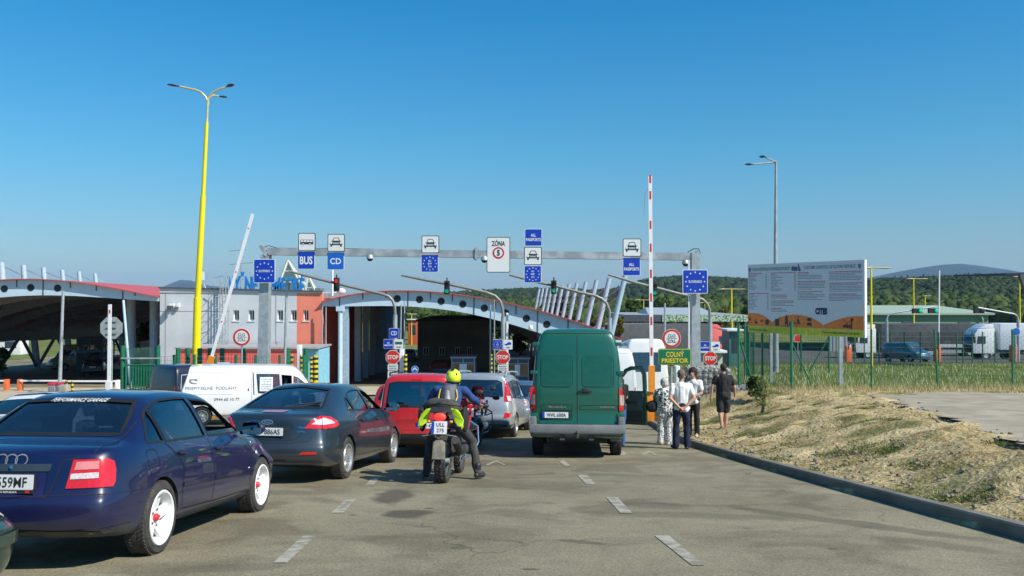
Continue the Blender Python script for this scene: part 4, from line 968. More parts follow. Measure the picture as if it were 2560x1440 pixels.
def clo(px, py, w_, Y, lab, pole_px, pole_Y):
 k = Y / F; base = Vector((PX(pole_px, pole_Y), pole_Y, T(PX(pole_px, pole_Y), pole_Y)))
 t = thing('customs_sign', lab, 'sign', base, 'round CLO ZOLL signs'); c = W(px, py, Y) - base; M = Matrix.Translation(c); r = w_ * k / 2
 b = MB().plate(circ(0, 0, r, 44), 0, .02); b.xform(M).build('border', SIGNW, t)
 b = MB().plate(circ(0, 0, r * .97, 44), -.004, .003); b.xform(M).build('red_ring', SIGNR, t)
 b = MB().plate(circ(0, 0, r * .74, 44), -.008, .003); b.xform(M).build('panel', SIGNW, t)
 text(t, 'CLO', 0, r * .28, r * .34, SIGNK, -.013, bold=.01, fit=r * .8, M=M); text(t, 'ZOLL', 0, -r * .28, r * .34, SIGNK, -.013, bold=.01, fit=r * .95, M=M)
 b = MB().plate(rrect(0, 0, r * 1.15, r * .045, .001), -.011, .002); b.xform(M).build('bar', SIGNK, t)
 b = MB().tube([(0, .045, -.1), (c.x, .045 + c.y, c.z + r * .9)], .03, 10); b.build('pole', GALV, t, smooth=True)
 return t
clo(604, 843, 44, 32.5, 'round red ringed CLO ZOLL sign in front of the grey building', 603.5, 32.55)
YC = 20.9
clo(1679, 846, 47, YC, 'round red ringed CLO ZOLL sign above the green COLNÝ PRIESTOR board', 1678, YC + .02)
t, a, b = panel_sign('customs_area_sign', 'green board with yellow letters reading COLNÝ PRIESTOR', 1687, 892, 83, 41, YC, SIGNY, SIGNGR, .008)
plate(t, rrect(0, 0, a - .045, b - .045, .03), SIGNGR, -.010, .003, 'green_field')
text(t, 'COLNÝ', .0, b * .19, b * .31, SIGNY, -.016, fit=a * .54, bold=.025); text(t, 'PRIESTOR', 0, -b * .23, b * .27, SIGNY, -.016, fit=a * .80, bold=.025)
# ------------------------------------------------------------------ barriers
def barrier(lab, base_px, base_Y, foot_py, top, marks, w_=.11, cab=ORANGE, cabh=1.0, group='raised barrier arms', redlen=.28, z0=None, box=True, cabw=.36):
 x = PX(base_px, base_Y); z0 = T(x, base_Y) if z0 is None else z0
 t = thing('barrier', lab, 'barrier', Vector((x, base_Y, z0)), group)
 if box:
  c = MB(); c.box((0, .1, cabh / 2), (cabw, .36, cabh)); c.build('cabinet', cab, t, bevel=.03)
  MB().box((0, .1, cabh + .03), (cabw + .05, .42, .05)).build('cabinet_lid', cab, t, bevel=.02)
 a = W(base_px if box else base_px, foot_py, base_Y) - t.matrix_basis.translation; b = W(top[0], top[1], base_Y) - t.matrix_basis.translation
 a.y = b.y = -.1
 if box: MB().bar(a - (b - a).normalized() * .35, a + (b - a).normalized() * .5, .2, .16).build('arm_bracket', cab, t)
 MB().bar(a, b, w_, .05).build('arm', WHITE, t)
 d = (b - a).normalized(); L = (b - a).length
 for k in marks: MB().bar(a + d * (L * k), a + d * (L * k + redlen), w_ * .5, .058).build('red_mark', SIGNR, t)
 return t
br = barrier('tall raised white barrier arm with red marks and orange cabinet, right of the green van', 1628, 29.0, 950, (1624, 441), [.12, .27, .385, .50, .628, .74, .885, .965], .125, ORANGE, .95, cabw=.5)
MB().box((.33, .05, .5), (.3, .4, 1.0)).build('side_cabinet', ORANGE, br, bevel=.03)
m_ = MB(); k_ = 29 / F; o_ = br.matrix_basis.translation
m_.tube([W(1622, 470, 28.9) - o_, W(1614, 480, 28.9) - o_, W(1610, 540, 28.9) - o_], .012, 6); m_.build('tip_wire', GALV, br)
barrier('slanting raised white barrier arm rising behind the white van', 523, 32.0, 922, (634, 535), [.3, .62, .9], .11, ORANGE, .7, redlen=.05, box=True)
barrier('short upright white barrier arm behind the reversed octagonal sign', 275, 33.0, 985, (278, 761), [.08, .9], .12, WHITE, .3, redlen=.14)
t, a, b = panel_sign('reversed_stop_sign', 'grey back of an octagonal sign on the upright white arm at the left', 278, 820, 55, 55, 33.4, mat('sign back', (.42, .44, .43), rough=.5, metal=.3), GALV, .01, shape='oct')
m_ = MB()
for z in (-.23, 0, .23): m_.tube([(-.2, -.03, z), (.2, -.03, z)], .018, 6)
m_.build('clamp', STEELD, t)
MB().tube([(0, .06, .4), (0, .06, ZY(820, 33.4) * -1 + T(PX(278, 33.4), 33.4))], .035, 8).build('pole', GALV, t)
for px, lab, a0, a1, py in ((18, 'small orange barrier cabinet at the left edge with white arm', -70, 14, 951), (52, 'small orange barrier cabinet, second from the left edge', 56, 170, 952)):
 y = 52.0; x = PX(px, y); t = thing('barrier', lab, 'barrier', Vector((x, y, T(x, y))), 'low barriers of the left lanes')
 h = ZY(948, y) - T(x, y); MB().box((0, 0, h / 2), (.24, .3, h)).build('cabinet', ORED, t, bevel=.03)
 MB().box2((PX(a0, y) - x, -.22, h - .12), (PX(a1, y) - x, -.16, h - .03)).build('arm', WHITE, t)
y = 52.0; x = PX(295, y); t = thing('barrier', 'closed white barrier arm reaching the green fence', 'barrier', Vector((x, y, T(x, y))), 'low barriers of the left lanes')
h = ZY(950, y) - T(x, y); MB().box((0, 0, h / 2), (.2, .3, h)).build('cabinet', WHITE, t, bevel=.02); MB().box2((PX(176, y) - x, -.22, h - .1), (-.1, -.16, h)).build('arm', WHITE, t)
def striped(px, pyt, Y, w_, lab, n=8, pyb=None):
 x = PX(px, Y); z0 = T(x, Y); z1 = ZY(pyt, Y); t = thing('striped_post', lab, 'post', Vector((x, Y, z0)), 'black and yellow striped posts'); H = z1 - z0
 MB().lathe([(0, 0), (w_, 0), (w_, H), (0, H)], n=14).build('post', SIGNY, t)
 for i in range(n): h = H * (i + .25) / n; MB().lathe([(w_ + .004, h), (w_ + .004, h + H / n * .5)], n=14).build('black_band', SIGNK, t)
for px, pyt, Y, w_, lab in ((729, 886, 40, .09, 'leftmost striped post, before the coral wall'), (754, 888, 41, .07, 'striped post left of the white cabinet'), (779, 893, 42, .07, 'slim striped post before the blue end wall'), (789, 890, 40, .13, 'thick striped post right of the blue end wall'),
     (1014, 886, 43, .085, 'striped post right of the first STOP sign'), (1241, 884, 43, .07, 'striped post just left of the second STOP sign'), (1228, 886, 46, .07, 'striped post behind the second STOP sign pole'), (1716, 922, 33, .09, 'striped post between the standing women and the gabions'),
     (168, 951, 44, .06, 'left one of the two low striped posts beside the waste bins'), (182, 952, 44, .06, 'right one of the two low striped posts beside the waste bins')):
 striped(px, pyt, Y, w_, lab, 10 if pyt < 940 else 5)
def slab(px0, px1, pyt, Y, d, lab, m_=WHITE, name='signal_cabinet', cat='cabinet'):
 x0, x1 = PX(px0, Y), PX(px1, Y); z0 = T(x0, Y); t = thing(name, lab, cat, Vector(((x0 + x1) / 2, Y, z0))); H = ZY(pyt, Y) - z0
 MB().box((0, d / 2, H / 2), (x1 - x0, d, H)).build('body', m_, t, bevel=.02); MB().box((0, -.01, H * .5), ((x1 - x0) * .75, .015, H * .8)).build('door', m_, t); return t
slab(999, 1009, 873, DN + .1, .35, 'tall white cabinet behind the first STOP sign')
slab(742, 752, 863, 41.5, .35, 'tall white cabinet before the coral annex wall')
slab(1689, 1700, 915, 26, .3, 'tall white cabinet behind the green COLNÝ PRIESTOR board')
slab(1265, 1271, 782, 44, .1, 'slim white upright arm behind the second STOP sign', name='slim_mast', cat='mast')
def pole(px, pyt, Y, r, lab, m_=GALV, name='steel_pole', pxt=None, cap=True):
 x = PX(px, Y); z0 = T(x, Y); t = thing(name, lab, 'pole', Vector((x, Y, z0)), 'plain steel poles')
 zt_ = ZY(pyt, Y) - z0; dx = (PX(pxt, Y) - x) if pxt else 0
 MB().tube([(0, 0, 0), (dx, 0, zt_)], [r, r * .7], 10).build('shaft', m_, t, smooth=True); MB().lathe([(0, .02), (r * 1.8, .02), (r * 1.8, 0.0)], n=12).build('base_flange', m_, t)
 return t
for px, pyt, Y, r, lab, pxt in ((150, 727, 50, .11, 'slim grey pole at the left in front of the dark lanes', 158), (710, 700, 37, .07, 'slim grey pole right of the left gantry post', 717), (999, 762, DN + .6, .05, 'thin white pole beside the first mast', 1003), (1011, 752, DN + 1, .04, 'thin grey pole right of the first STOP sign', None), (1226, 762, DN + .4, .045, 'thin grey pole left of the second STOP sign', None),
      (1236, 748, DN + .6, .04, 'thin grey pole beside the second mast', None), (1662, 758, 40, .06, 'grey pole rising left of the round customs sign', None), (1729, 740, 40, .04, 'thin white pole beside the right gantry post', None), (806, 765, 56.5, .06, 'thin grey downpipe pole at the building corner', None), (815, 768, 56.4, .05, 'thin pole at the edge of the middle canopy', None)):
 pole(px, pyt, Y, r, lab, pxt=pxt)
for px0, px1, lab in ((120, 139, 'grey box with red lid beside the left steel pole'), (142, 160, 'grey box with red lid behind the left steel pole')):
 y = 44.0; x0, x1 = PX(px0, y), PX(px1, y); z0 = T(x0, y); t = thing('waste_bin', lab, 'box', Vector((x0, y, z0)), 'grey boxes with red lids'); H = ZY(957, y) - z0  # waste bins, grey with red lids
 MB().box2((0, 0, 0), (x1 - x0, .4, H * .85)).build('body', mat('bin grey', (.3, .3, .34)), t, bevel=.02); MB().box2((-.01, -.01, H * .852), (x1 - x0 + .01, .41, H)).build('lid', mat('bin red', (.5, .05, .07)), t, bevel=.02)
 for i in range(3): MB().box2(((x1 - x0) * (.2 + .27 * i), -.012, H * .1), ((x1 - x0) * (.26 + .27 * i), -.001, H * .8)).build('groove', STEELD, t)
slab(146, 167, 963, 43, .4, 'low pale concrete block with a small plate, by the left pole', CONC, 'concrete_block', 'block')
notice(558, 913, 31, 15, 31.8, ['ZÁKAZ', 'VSTUPU NEPOVOLANÝM'], 'white text plate above the white van roof', SIGNW)
# ------------------------------------------------------------------ street lamps
def lamp_head(t, p, d, m_=None, L=.75, up=.0, w_=.3):
 d = Vector(d).normalized(); a = math.atan2(d.y, d.x); M = Matrix.Translation(p) @ Matrix.Rotation(a, 4, 'Z') @ Matrix.Rotation(-up, 4, 'Y')
 b = MB(); b.tube([(-.1, 0, 0), (.05, 0, .0), (.2, 0, .0), (L * .6, 0, .01), (L, 0, 0), (L + .06, 0, -.01)], [.04, .07, w_ * .45, w_ * .5, w_ * .3, .02], 10, flat=.45); b.xform(M); b.build('lamp_head', m_ or mat('lamp head', (.05, .05, .06), rough=.4), t, smooth=True)
Y = 42.0; x = PX(489, Y); z0 = T(x, Y); t = thing('street_lamp', 'tall thick yellow pole with three curved arms and dark lamp heads', 'street lamp', Vector((x, Y, z0)))
ab = lambda px, py, dy=0: W(px, py, Y + dy) - Vector((x, Y, z0))
MB().tube([(0, 0, 0), ab(494, 745)], [.20, .18], 16).build('lower_pole', YEL, t, smooth=True)
MB().tube([ab(494, 745), ab(508, 490)], [.145, .125], 16).build('middle_pole', YEL, t, smooth=True)
MB().tube([ab(508, 490), ab(517, 306)], [.10, .085], 14).build('upper_pole', YEL, t, smooth=True)
PALE = mat('pale yellow arm', (.66, .58, .30), rough=.4, metal=.3)
for q in ([(517, 306, 0), (519, 270, 0), (519.5, 255, 0), (514, 242, 0), (503, 231, 0), (490, 225, 0), (449, 216, 0)], [(519, 262, 0), (520.5, 248, 0), (526, 238, 0), (535, 229, 0), (548, 223, 0), (566, 217, 0)], [(519.5, 262, 0), (521, 248, .2), (527, 240, 1.0), (535, 238, 1.8), (546, 241, 2.6)]):
 MB().tube([ab(*p) for p in q], [.065 if i == 0 else .05 for i in range(len(q))], 10).build('arm', PALE, t, smooth=True)
lamp_head(t, ab(447, 215.5), (-1, -.15, 0), w_=.26, L=.5, up=.12); lamp_head(t, ab(566, 217), (1, -.35, 0), L=.4, up=.2, w_=.34); lamp_head(t, ab(546, 240.5, 2.6), (1, .6, 0), L=.4, w_=.26)
Y = 50.0; x = PX(1939, Y); z0 = T(x, Y); t = thing('street_lamp', 'tall grey pole with two short arms and dark lamp heads above the billboard', 'street lamp', Vector((x, Y, z0)))
ab = lambda px, py, dy=0: W(px, py, Y + dy) - Vector((x, Y, z0))
MB().tube([(0, 0, 0), ab(1939, 620), ab(1940, 404)], [.17, .11, .065], 14).build('pole', GALV, t, smooth=True)
MB().tube([ab(1940, 405), ab(1925, 407), ab(1880, 411)], [.05, .05, .04], 8).build('arm', GALV, t, smooth=True); MB().tube([ab(1940, 404), ab(1928, 400, -.8), ab(1912, 392, -2)], [.05, .05, .04], 8).build('arm', GALV, t, smooth=True)
lamp_head(t, ab(1882, 411), (-1, -.1, 0), L=.42, w_=.3); lamp_head(t, ab(1913, 392.5, -2), (-1, -.5, 0), L=.35, w_=.34)
def tlamp(px, pyt, pyb, Y, lab, a=-20, b=30, r=.12):
 x = PX(px, Y); z0 = ZY(pyb, Y); z0 = min(z0, T(x, Y)); t = thing('street_lamp', lab, 'street lamp', Vector((x, Y, z0)), 'yellow T shaped street lamps'); H = ZY(pyt, Y) - z0
 MB().tube([(0, 0, 0), (0, 0, H)], [r * .9, r * .5], 10).build('pole', YEL, t, smooth=True)
 k = Y / F; MB().tube([(a * k, 0, H + .05), (b * k, 0, H - .02)], r * .45, 8).build('arm', mat('dull yellow arm', (.45, .36, .12)), t, smooth=True)
 for e, s in ((a, -1), (b, 1)): lamp_head(t, Vector((e * k - s * .5, 0, H)), (s, 0, 0), mat('pale lamp head', (.5, .42, .25)), L=.9, w_=.3)
tlamp(2178, 670, 905, 62, 'yellow T lamp just right of the billboard', -15, 36, .11)
tlamp(2284, 697, 868, 105, 'yellow T lamp in front of the dark truck trailer', -10, 27, .13)
tlamp(2549, 692, 860, 105, 'yellow T lamp at the right edge over the white truck', -7, 14, .14)
tlamp(1829, 723, 845, 120, 'yellow T lamp left of the billboard', -25, 27, .17)
tlamp(1609, 750, 850, 150, 'distant yellow T lamp beside the raised barrier arm', -17, 10, .14)
tlamp(1762, 757, 850, 170, 'faint distant T lamp behind the right gantry post', -10, 10, .1)
tlamp(2313, 740, 790, 170, 'short yellow lamp rising above the warehouse roof', -1, 10, .16)
tlamp(957, 770, 880, 130, 'yellow lamp post seen below the middle canopy, leftmost', -6, 6, .2)
tlamp(1029, 785, 880, 150, 'thin yellow lamp post seen below the middle canopy, beside the red roof', -6, 8, .12)
# ------------------------------------------------------------------ gabion wall
GAB = mat('gabion stones', (.12, .12, .115), rough=.9, var=.3, scale=5, col2=(.42, .41, .37), lo=.38, hi=.62, bump=1.0, bscale=14)
def gabion(lab, x0, x1, y0, y1, z0, z1, seed=0):
 t = thing('gabion', lab, 'gabion', Vector(((x0 + x1) / 2, (y0 + y1) / 2, z0)), 'stone filled gabion baskets'); rg = random.Random(seed)
 b = MB(); s = .19
 nx, ny, nz = max(1, int((x1 - x0) / s)), max(1, int((y1 - y0) / s)), max(1, int((z1 - z0) / s))
 for i in range(nx):
  for k in range(nz):
   for j in (range(ny) if (i in (0, nx - 1) or k == nz - 1) else (0,)):
    c = (x0 + (i + .5) * (x1 - x0) / nx + rg.uniform(-.03, .03), y0 + (j + .5) * (y1 - y0) / ny + rg.uniform(-.03, .03), z0 + (k + .5) * (z1 - z0) / nz + rg.uniform(-.03, .03))
    M = Matrix.Rotation(rg.uniform(0, 3), 3, 'Z') @ Matrix.Rotation(rg.uniform(0, 3), 3, 'X')
    b.ell(c, (rg.uniform(.08, .13), rg.uniform(.08, .12), rg.uniform(.07, .11)), 6, 4, M)
 b.box2((x0 + .1, y0 + .1, z0), (x1 - .1, y1 - .1, z1 - .1)); b.build('stones', GAB, t, world=True)
 w_ = MB(); g = .1
 for x in np.arange(x0, x1 + .01, g): w_.bar((x, y0 - .03, z0), (x, y0 - .03, z1), .006)
 for z in np.arange(z0, z1 + .01, g): w_.bar((x0, y0 - .036, z), (x1, y0 - .036, z), .006)
 w_.build('wire_mesh', GALV, t, world=True)
z1 = ZY(918, 31.4)
gabion('left upper gabion basket beside the striped post', PX(1725, 31), PX(1800, 31), 31.0, 32.2, z1 - 1.95, z1, 1)
gabion('right upper gabion basket behind the man in black', PX(1801, 31), PX(1835, 31), 31.2, 32.4, z1 - 1.95, z1 - .04, 2)
gabion('lower stepped gabion basket on the slope behind the man in black', PX(1838, 30), PX(1880, 30), 30.2, 31.2, ZY(1040, 30.2), ZY(965, 30.2), 3)
# ------------------------------------------------------------------ billboard
BA = W(1870, 746, 36.6); BB = W(2160, 746, 31.6); BA.z = BB.z = 0
ax_ = (BB - BA); Lb = Vector((ax_.x, ax_.y)).length; yaw = math.atan2(ax_.y, ax_.x)
zb0 = (ZY(830, 36.6) + ZY(845, 31.6)) / 2; zb1 = (ZY(663, 36.6) + ZY(648, 31.6)) / 2; Hb = zb1 - zb0
Mb = Matrix.Translation((BA.x, BA.y, zb0)) @ Matrix.Rotation(yaw, 4, 'Z')
t = thing('billboard', 'large pale information board with orange arcs about customs control, on two steel posts', 'billboard', Mb)
MB().box2((0, 0, 0), (Lb, .09, Hb)).build('board', mat('board white', (.62, .66, .70), rough=.5, var=.02), t)
MB().box2((Lb + .002, -.02, 0), (Lb + .05, .1, Hb)).build('edge_trim', WHITE, t)
GRN = mat('board green yellow', (.58, .60, .02), rough=.5); ORB = mat('board orange', (.80, .21, .03), rough=.5); TXG = mat('text green', (.06, .25, .20)); TXR = mat('text red', (.5, .06, .10)); TXD = mat('text grey', (.13, .18, .22))
MB().plate([(0, 0), (Lb, 0), (Lb, Hb * .095), (0, Hb * .095)], -.003, .002).build('green_band', GRN, t)
def arc(x0, x1, top, k0=0, k1=1):
 o = [(x0 * Lb, Hb * .097), (x1 * Lb, Hb * .097)] if False else []
 pts = [(x0 + (x1 - x0) * i / 20) for i in range(21)]; return pts
def arcplate(x0, x1, f, nm='orange_arc'):
 n = 24; top = [((x0 + (x1 - x0) * i / n) * Lb, f(i / n) * Hb) for i in range(n + 1)]; MB().plate([(x0 * Lb, Hb * .097), (x1 * Lb, Hb * .097)] + top[::-1], -.003, .002).build(nm, ORB, t)
arcplate(.0, .235, lambda u: .285 - .125 * max(0, (u - .25) / .75) ** 2); arcplate(.236, .68, lambda u: .16 + .125 * (1 - (2 * u - 1) ** 2) ** .8 - .02 * u); arcplate(.681, 1.0, lambda u: .145 + .13 * math.sin(min(1, u * 1.15) * math.pi / 2))
text(t, 'COLNÁ KONTROLA SLOVENSKEJ REPUBLIKY', .22 * Lb, .925 * Hb, .13, TXG, -.005, fit=.36 * Lb, bold=.015); text(t, 'CUSTOMS CONTROL OF SLOVAK REPUBLIC', .73 * Lb, .925 * Hb, .13, TXG, -.005, fit=.42 * Lb, bold=.015)
text(t, 'Partnerstvo bez hraníc', .1 * Lb, .045 * Hb, .1, SIGNK, -.008, fit=.17 * Lb, bold=.01); text(t, 'Partnership without borders', .82 * Lb, .045 * Hb, .1, SIGNK, -.008, fit=.29 * Lb, bold=.01)
text(t, 'CITES', .665 * Lb, .33 * Hb, .22, mat('text navy', (.01, .015, .12)), -.006, fit=.10 * Lb, bold=.08)
b = MB(); b.plate(rrect(.448 * Lb, .915 * Hb, .035 * Lb, .06 * Hb, .01), -.004, .003); b.plate([(.41 * Lb, .89 * Hb), (.43 * Lb, .89 * Hb), (.43 * Lb, .96 * Hb), (.41 * Lb, .94 * Hb)], -.004, .003); b.plate([(.47 * Lb, .88 * Hb), (.495 * Lb, .88 * Hb), (.475 * Lb, .98 * Hb), (.468 * Lb, .98 * Hb)], -.004, .003); b.build('emblem', mat('emblem blue grey', (.07, .12, .25)), t)
for cx in (.018, .968):
 c = [(cx * Lb - .07, .95 * Hb), (cx * Lb + .07, .95 * Hb), (cx * Lb + .07, .91 * Hb), (cx * Lb, .88 * Hb), (cx * Lb - .07, .91 * Hb)]; MB().plate(c, -.004, .003).build('shield', mat('shield', (.15, .2, .28)), t)
rg = random.Random(3); td = MB(); tr = MB()
def para(x0, x1, zs, red_first=True, narrow=False):
 for i, z in enumerate(zs):
  mb = tr if (i == 0 and red_first) else td; x = x0; end = x1 if rg.random() > .3 else x0 + (x1 - x0) * rg.uniform(.45, .95)
  if narrow and i > 0: end = x0 + (x1 - x0) * rg.uniform(.15, .5)
  while x < end - .006:
   l = min(rg.uniform(.008, .03), end - x); h = .011 if i == 0 else .008; mb.plate([(x * Lb, (z - h / 2) * Hb), ((x + l) * Lb, (z - h / 2) * Hb), ((x + l) * Lb, (z + h / 2) * Hb), (x * Lb, (z + h / 2) * Hb)], -.003, .002); x += l + .004
  if narrow and i > 0: x = x1 - .015; mb.plate([(x * Lb, (z - .004) * Hb), ((x + .015) * Lb, (z - .004) * Hb), ((x + .015) * Lb, (z + .004) * Hb), (x * Lb, (z + .004) * Hb)], -.003, .002)
fr_ = lambda a, n, s=.021: [a - i * s for i in range(n)]
para(.008, .185, fr_(.865, 12), narrow=True); para(.008, .2, fr_(.575, 12), narrow=True); para(.225, .45, fr_(.865, 13), narrow=True); para(.225, .37, fr_(.55, 3)); para(.225, .43, fr_(.465, 4)); para(.225, .37, fr_(.36, 3))
para(.465, .67, fr_(.86, 5)); para(.465, .7, fr_(.735, 6)); para(.465, .7, fr_(.595, 6)); para(.73, .985, fr_(.855, 6)); para(.73, .985, fr_(.705, 6)); para(.73, .985, fr_(.56, 5))
td.build('body_text', TXD, t); tr.build('heading_text', TXR, t)
def sil(*shapes, nm='pictogram', m_=SIGNK):
 b = MB()
 for s in shapes: b.plate([(p[0] * Lb, p[1] * Hb) for p in s], -.006, .002)
 b.build(nm, m_, t)
box_ = lambda x, z, w_, h_: [(x - w_, z - h_), (x + w_, z - h_), (x + w_, z + h_), (x - w_, z + h_)]
sil(box_(.02, .19, .009, .018), box_(.02, .215, .005, .006), [(.005, .135), (.045, .15), (.045, .158), (.005, .143)])
sil(box_(.075, .15, .009, .022), box_(.075, .185, .003, .018), box_(.088, .145, .005, .015)); sil([(.12, .17), (.135, .15), (.145, .17), (.15, .205), (.142, .18), (.13, .185)]); sil(box_(.185, .16, .014, .04), [(.2, .19), (.207, .18), (.207, .14), (.2, .15)])
sil(box_(.28, .16, .019, .05), [(.29, .21), (.3, .245), (.303, .22)]); sil(box_(.365, .19, .012, .05), box_(.365, .255, .006, .014), box_(.355, .13, .004, .03), box_(.375, .13, .004, .03), box_(.398, .145, .012, .028))
sil([(.455, .2), (.47, .235), (.478, .2), (.487, .15), (.478, .14), (.47, .17), (.462, .135), (.453, .14), (.462, .175)], box_(.472, .245, .006, .01), box_(.44, .16, .008, .014)); sil(box_(.565, .215, .017, .025), box_(.565, .15, .02, .022))
sil(box_(.87, .14, .03, .02), box_(.905, .17, .005, .07), [(.9, .24), (.92, .25), (.918, .21), (.9, .21)]); sil([(.835, .24), (.842, .24), (.90, .11), (.89, .11)], [(.89, .22), (.897, .215), (.845, .11), (.835, .115)], nm='red_cross', m_=SIGNR)
MB().tube([Mb @ Vector((.19 * Lb, .2, Hb * .5 - 0)), Vector(((Mb @ Vector((.19 * Lb, .2, 0))).x, (Mb @ Vector((.19 * Lb, .2, 0))).y, ZY(958, 35.7)))], .075, 4, sq=True).build('post', GALV, t, world=True)
MB().tube([Mb @ Vector((.79 * Lb, .2, Hb * .5)), Vector(((Mb @ Vector((.79 * Lb, .2, 0))).x, (Mb @ Vector((.79 * Lb, .2, 0))).y, ZY(965, 32.5)))], .085, 4, sq=True).build('post', GALV, t, world=True)
# ------------------------------------------------------------------ fences
WIRE = mat('fence wire', (.02, .12, .07), rough=.6)
def fence(lab, pts, H, post_r, cell, wire, braces=(), posts=None, name='wire_fence', lean=None, diag=False, lift=0, pm=FGREEN, hs=None):
 """pts: world (x, y) path; posts at every point"""
 b0 = pts[0]; t = thing(name, lab, 'fence', Vector((b0[0], b0[1], T(*b0))))
 Z = [T(*p) + lift for p in pts]; Hs = hs or [H] * len(pts)
 for i, p in enumerate(pts):
  l = (lean or {}).get(i, 0); MB().tube([(p[0], p[1], Z[i] - .1), (p[0] + l, p[1], Z[i] + Hs[i])], post_r, 8).build('post', pm, t, smooth=True, world=True)
 for i, (a, b) in enumerate(zip(pts, pts[1:])):
  w_ = MB(); A = Vector((a[0], a[1], Z[i])); B = Vector((b[0], b[1], Z[i + 1])); L = (B - A).length; n = max(2, int(L / cell)); ha, hb = Hs[i] * .97, Hs[i + 1] * .97
  def tri(p, q):
   d = (q - p).normalized(); s = d.cross(Vector((0, 1, 0)) if abs(d.y) < .9 else Vector((1, 0, 0))).normalized() * wire; u = d.cross(s).normalized() * wire
   w_.add([p + s, p - s * .5 + u * .87, p - s * .5 - u * .87, q + s, q - s * .5 + u * .87, q - s * .5 - u * .87], [(0, 1, 4, 3), (1, 2, 5, 4), (2, 0, 3, 5)])
  if diag:
   for k in range(-int(ha / cell), n):
    for s_ in (0, 1):
     t0, t1 = k / n, k / n + ha / L; u0, u1 = 0, 1
     if t0 < 0: u0 = -t0 / (t1 - t0); t0 = 0
     if t1 > 1: u1 = u0 + (1 - t0) / (ha / L) if u0 == 0 else 1; u1 = min(1, (1 - k / n) / (ha / L)); t1 = 1
     if t1 <= t0: continue
     p, q = A.lerp(B, t0), A.lerp(B, t1); z0, z1_ = u0 * ha, u1 * ha
     if s_: z0, z1_ = ha - z0, ha - z1_
     tri(p + Vector((0, 0, z0)), q + Vector((0, 0, z1_)))
  else:
   for k in range(n + 1): p = A.lerp(B, k / n); h = ha + (hb - ha) * k / n; tri(p, p + Vector((0, 0, h)))
   m = max(3, int(min(ha, hb) / (cell * 1.6)))
   for k in range(m + 1): tri(A + Vector((0, 0, ha * k / m)), B + Vector((0, 0, hb * k / m)))
  w_.build('wire_panel', WIRE, t, world=True)
 for (i, dx, dy) in braces:
  a = pts[i]; MB().tube([(a[0], a[1], Z[i] + H * .8), (a[0] + dx, a[1] + dy, T(a[0] + dx, a[1] + dy))], post_r * .75, 8).build('brace', pm, t, smooth=True, world=True)
 return t
def fp(px, Y): return (PX(px, Y), Y)
p0 = [fp(1978, 30.0), fp(2178, 29.8), fp(2344, 29.9), fp(2530, 30.1), fp(2720, 30.2)]
fence('green wire fence with round posts in front of the billboard and the meadow', p0, 2.15, .035, .11, .0022, braces=((0, PX(2037, 30) - PX(1978, 30), .1),), lean={2: -.12}, lift=-.02)
p1 = [fp(1846, 32.2), fp(1905, 36), fp(1978, 30.0)]
fence('short green fence section with slanting brace beside the gabion wall', p1, 2.4, .05, .11, .0022, braces=((0, PX(1888, 32) - PX(1846, 32), .2),))
p2 = [fp(1862, 40), fp(1872, 44), fp(1885, 47), fp(1925, 50), fp(2002, 49), fp(2072, 48)]
fence('dark green fence panels standing behind the left part of the billboard', p2, 2.6, .05, .10, .0028, braces=((5, -1.1, .2),))
p3 = [fp(px, 70 - (px - 2090) * .012) for px in (2090, 2135, 2160, 2197, 2226, 2260, 2300, 2346, 2391, 2407, 2430, 2456, 2487, 2535, 2590)]
fence('far green wire fence across the meadow in front of the trucks', p3, 2.3, .05, .3, .005, diag=True, lift=.25)
gp = [fp(308, 33.5), fp(396, 33.6)]
fence('green chain link gate fence left of the navy van', gp, 2.5, .09, .08, .007, diag=True, hs=[2.75, 2.75])
p4 = [fp(396, 33.8), fp(436, 34), fp(487, 34.3), fp(540, 34.6), fp(591, 35), fp(640, 35.2), fp(700, 35.4), fp(760, 36)]
fence('long green mesh fence behind the vans before the coral wall', p4, 2.4, .06, .10, .0055)
p5 = [fp(446, 38), fp(470, 38.2), fp(500, 38.4), fp(525, 38.6), fp(556, 38.8), fp(610, 39), fp(655, 39.2), fp(720, 39.6), fp(765, 40)]
fence('second green fence with wide slats behind the long mesh fence', p5, 2.7, .11, .12, .006)
y = 33.4; gx0, gx1 = PX(316, y), PX(388, y); z0 = T(gx0, y)
gt_ = thing('gate', 'solid framed green gate leaf with pale upper rail', 'gate', Vector((gx0, y, z0)))
fr = MB()
for a, b in (((0, 0, .1), (gx1 - gx0, 0, .1)), ((0, 0, 2.0), (gx1 - gx0, 0, 2.0)), ((0, 0, .1), (0, 0, 2.0)), ((gx1 - gx0, 0, .1), (gx1 - gx0, 0, 2.0))): fr.tube([a, b], .035, 8)
fr.build('gate_frame', FGREEN, gt_)
sl = MB()
for i in range(9): xx_ = (gx1 - gx0) * (.12 + .095 * i); sl.box2((xx_, -.01, .14), (xx_ + .065, .01, 1.96))
sl.build('slat_panel', FGREEN, gt_)
MB().tube([(-.2, 0, 2.25), (gx1 - gx0 + .2, 0, 2.25)], .03, 8).build('top_rail', GALV, gt_)
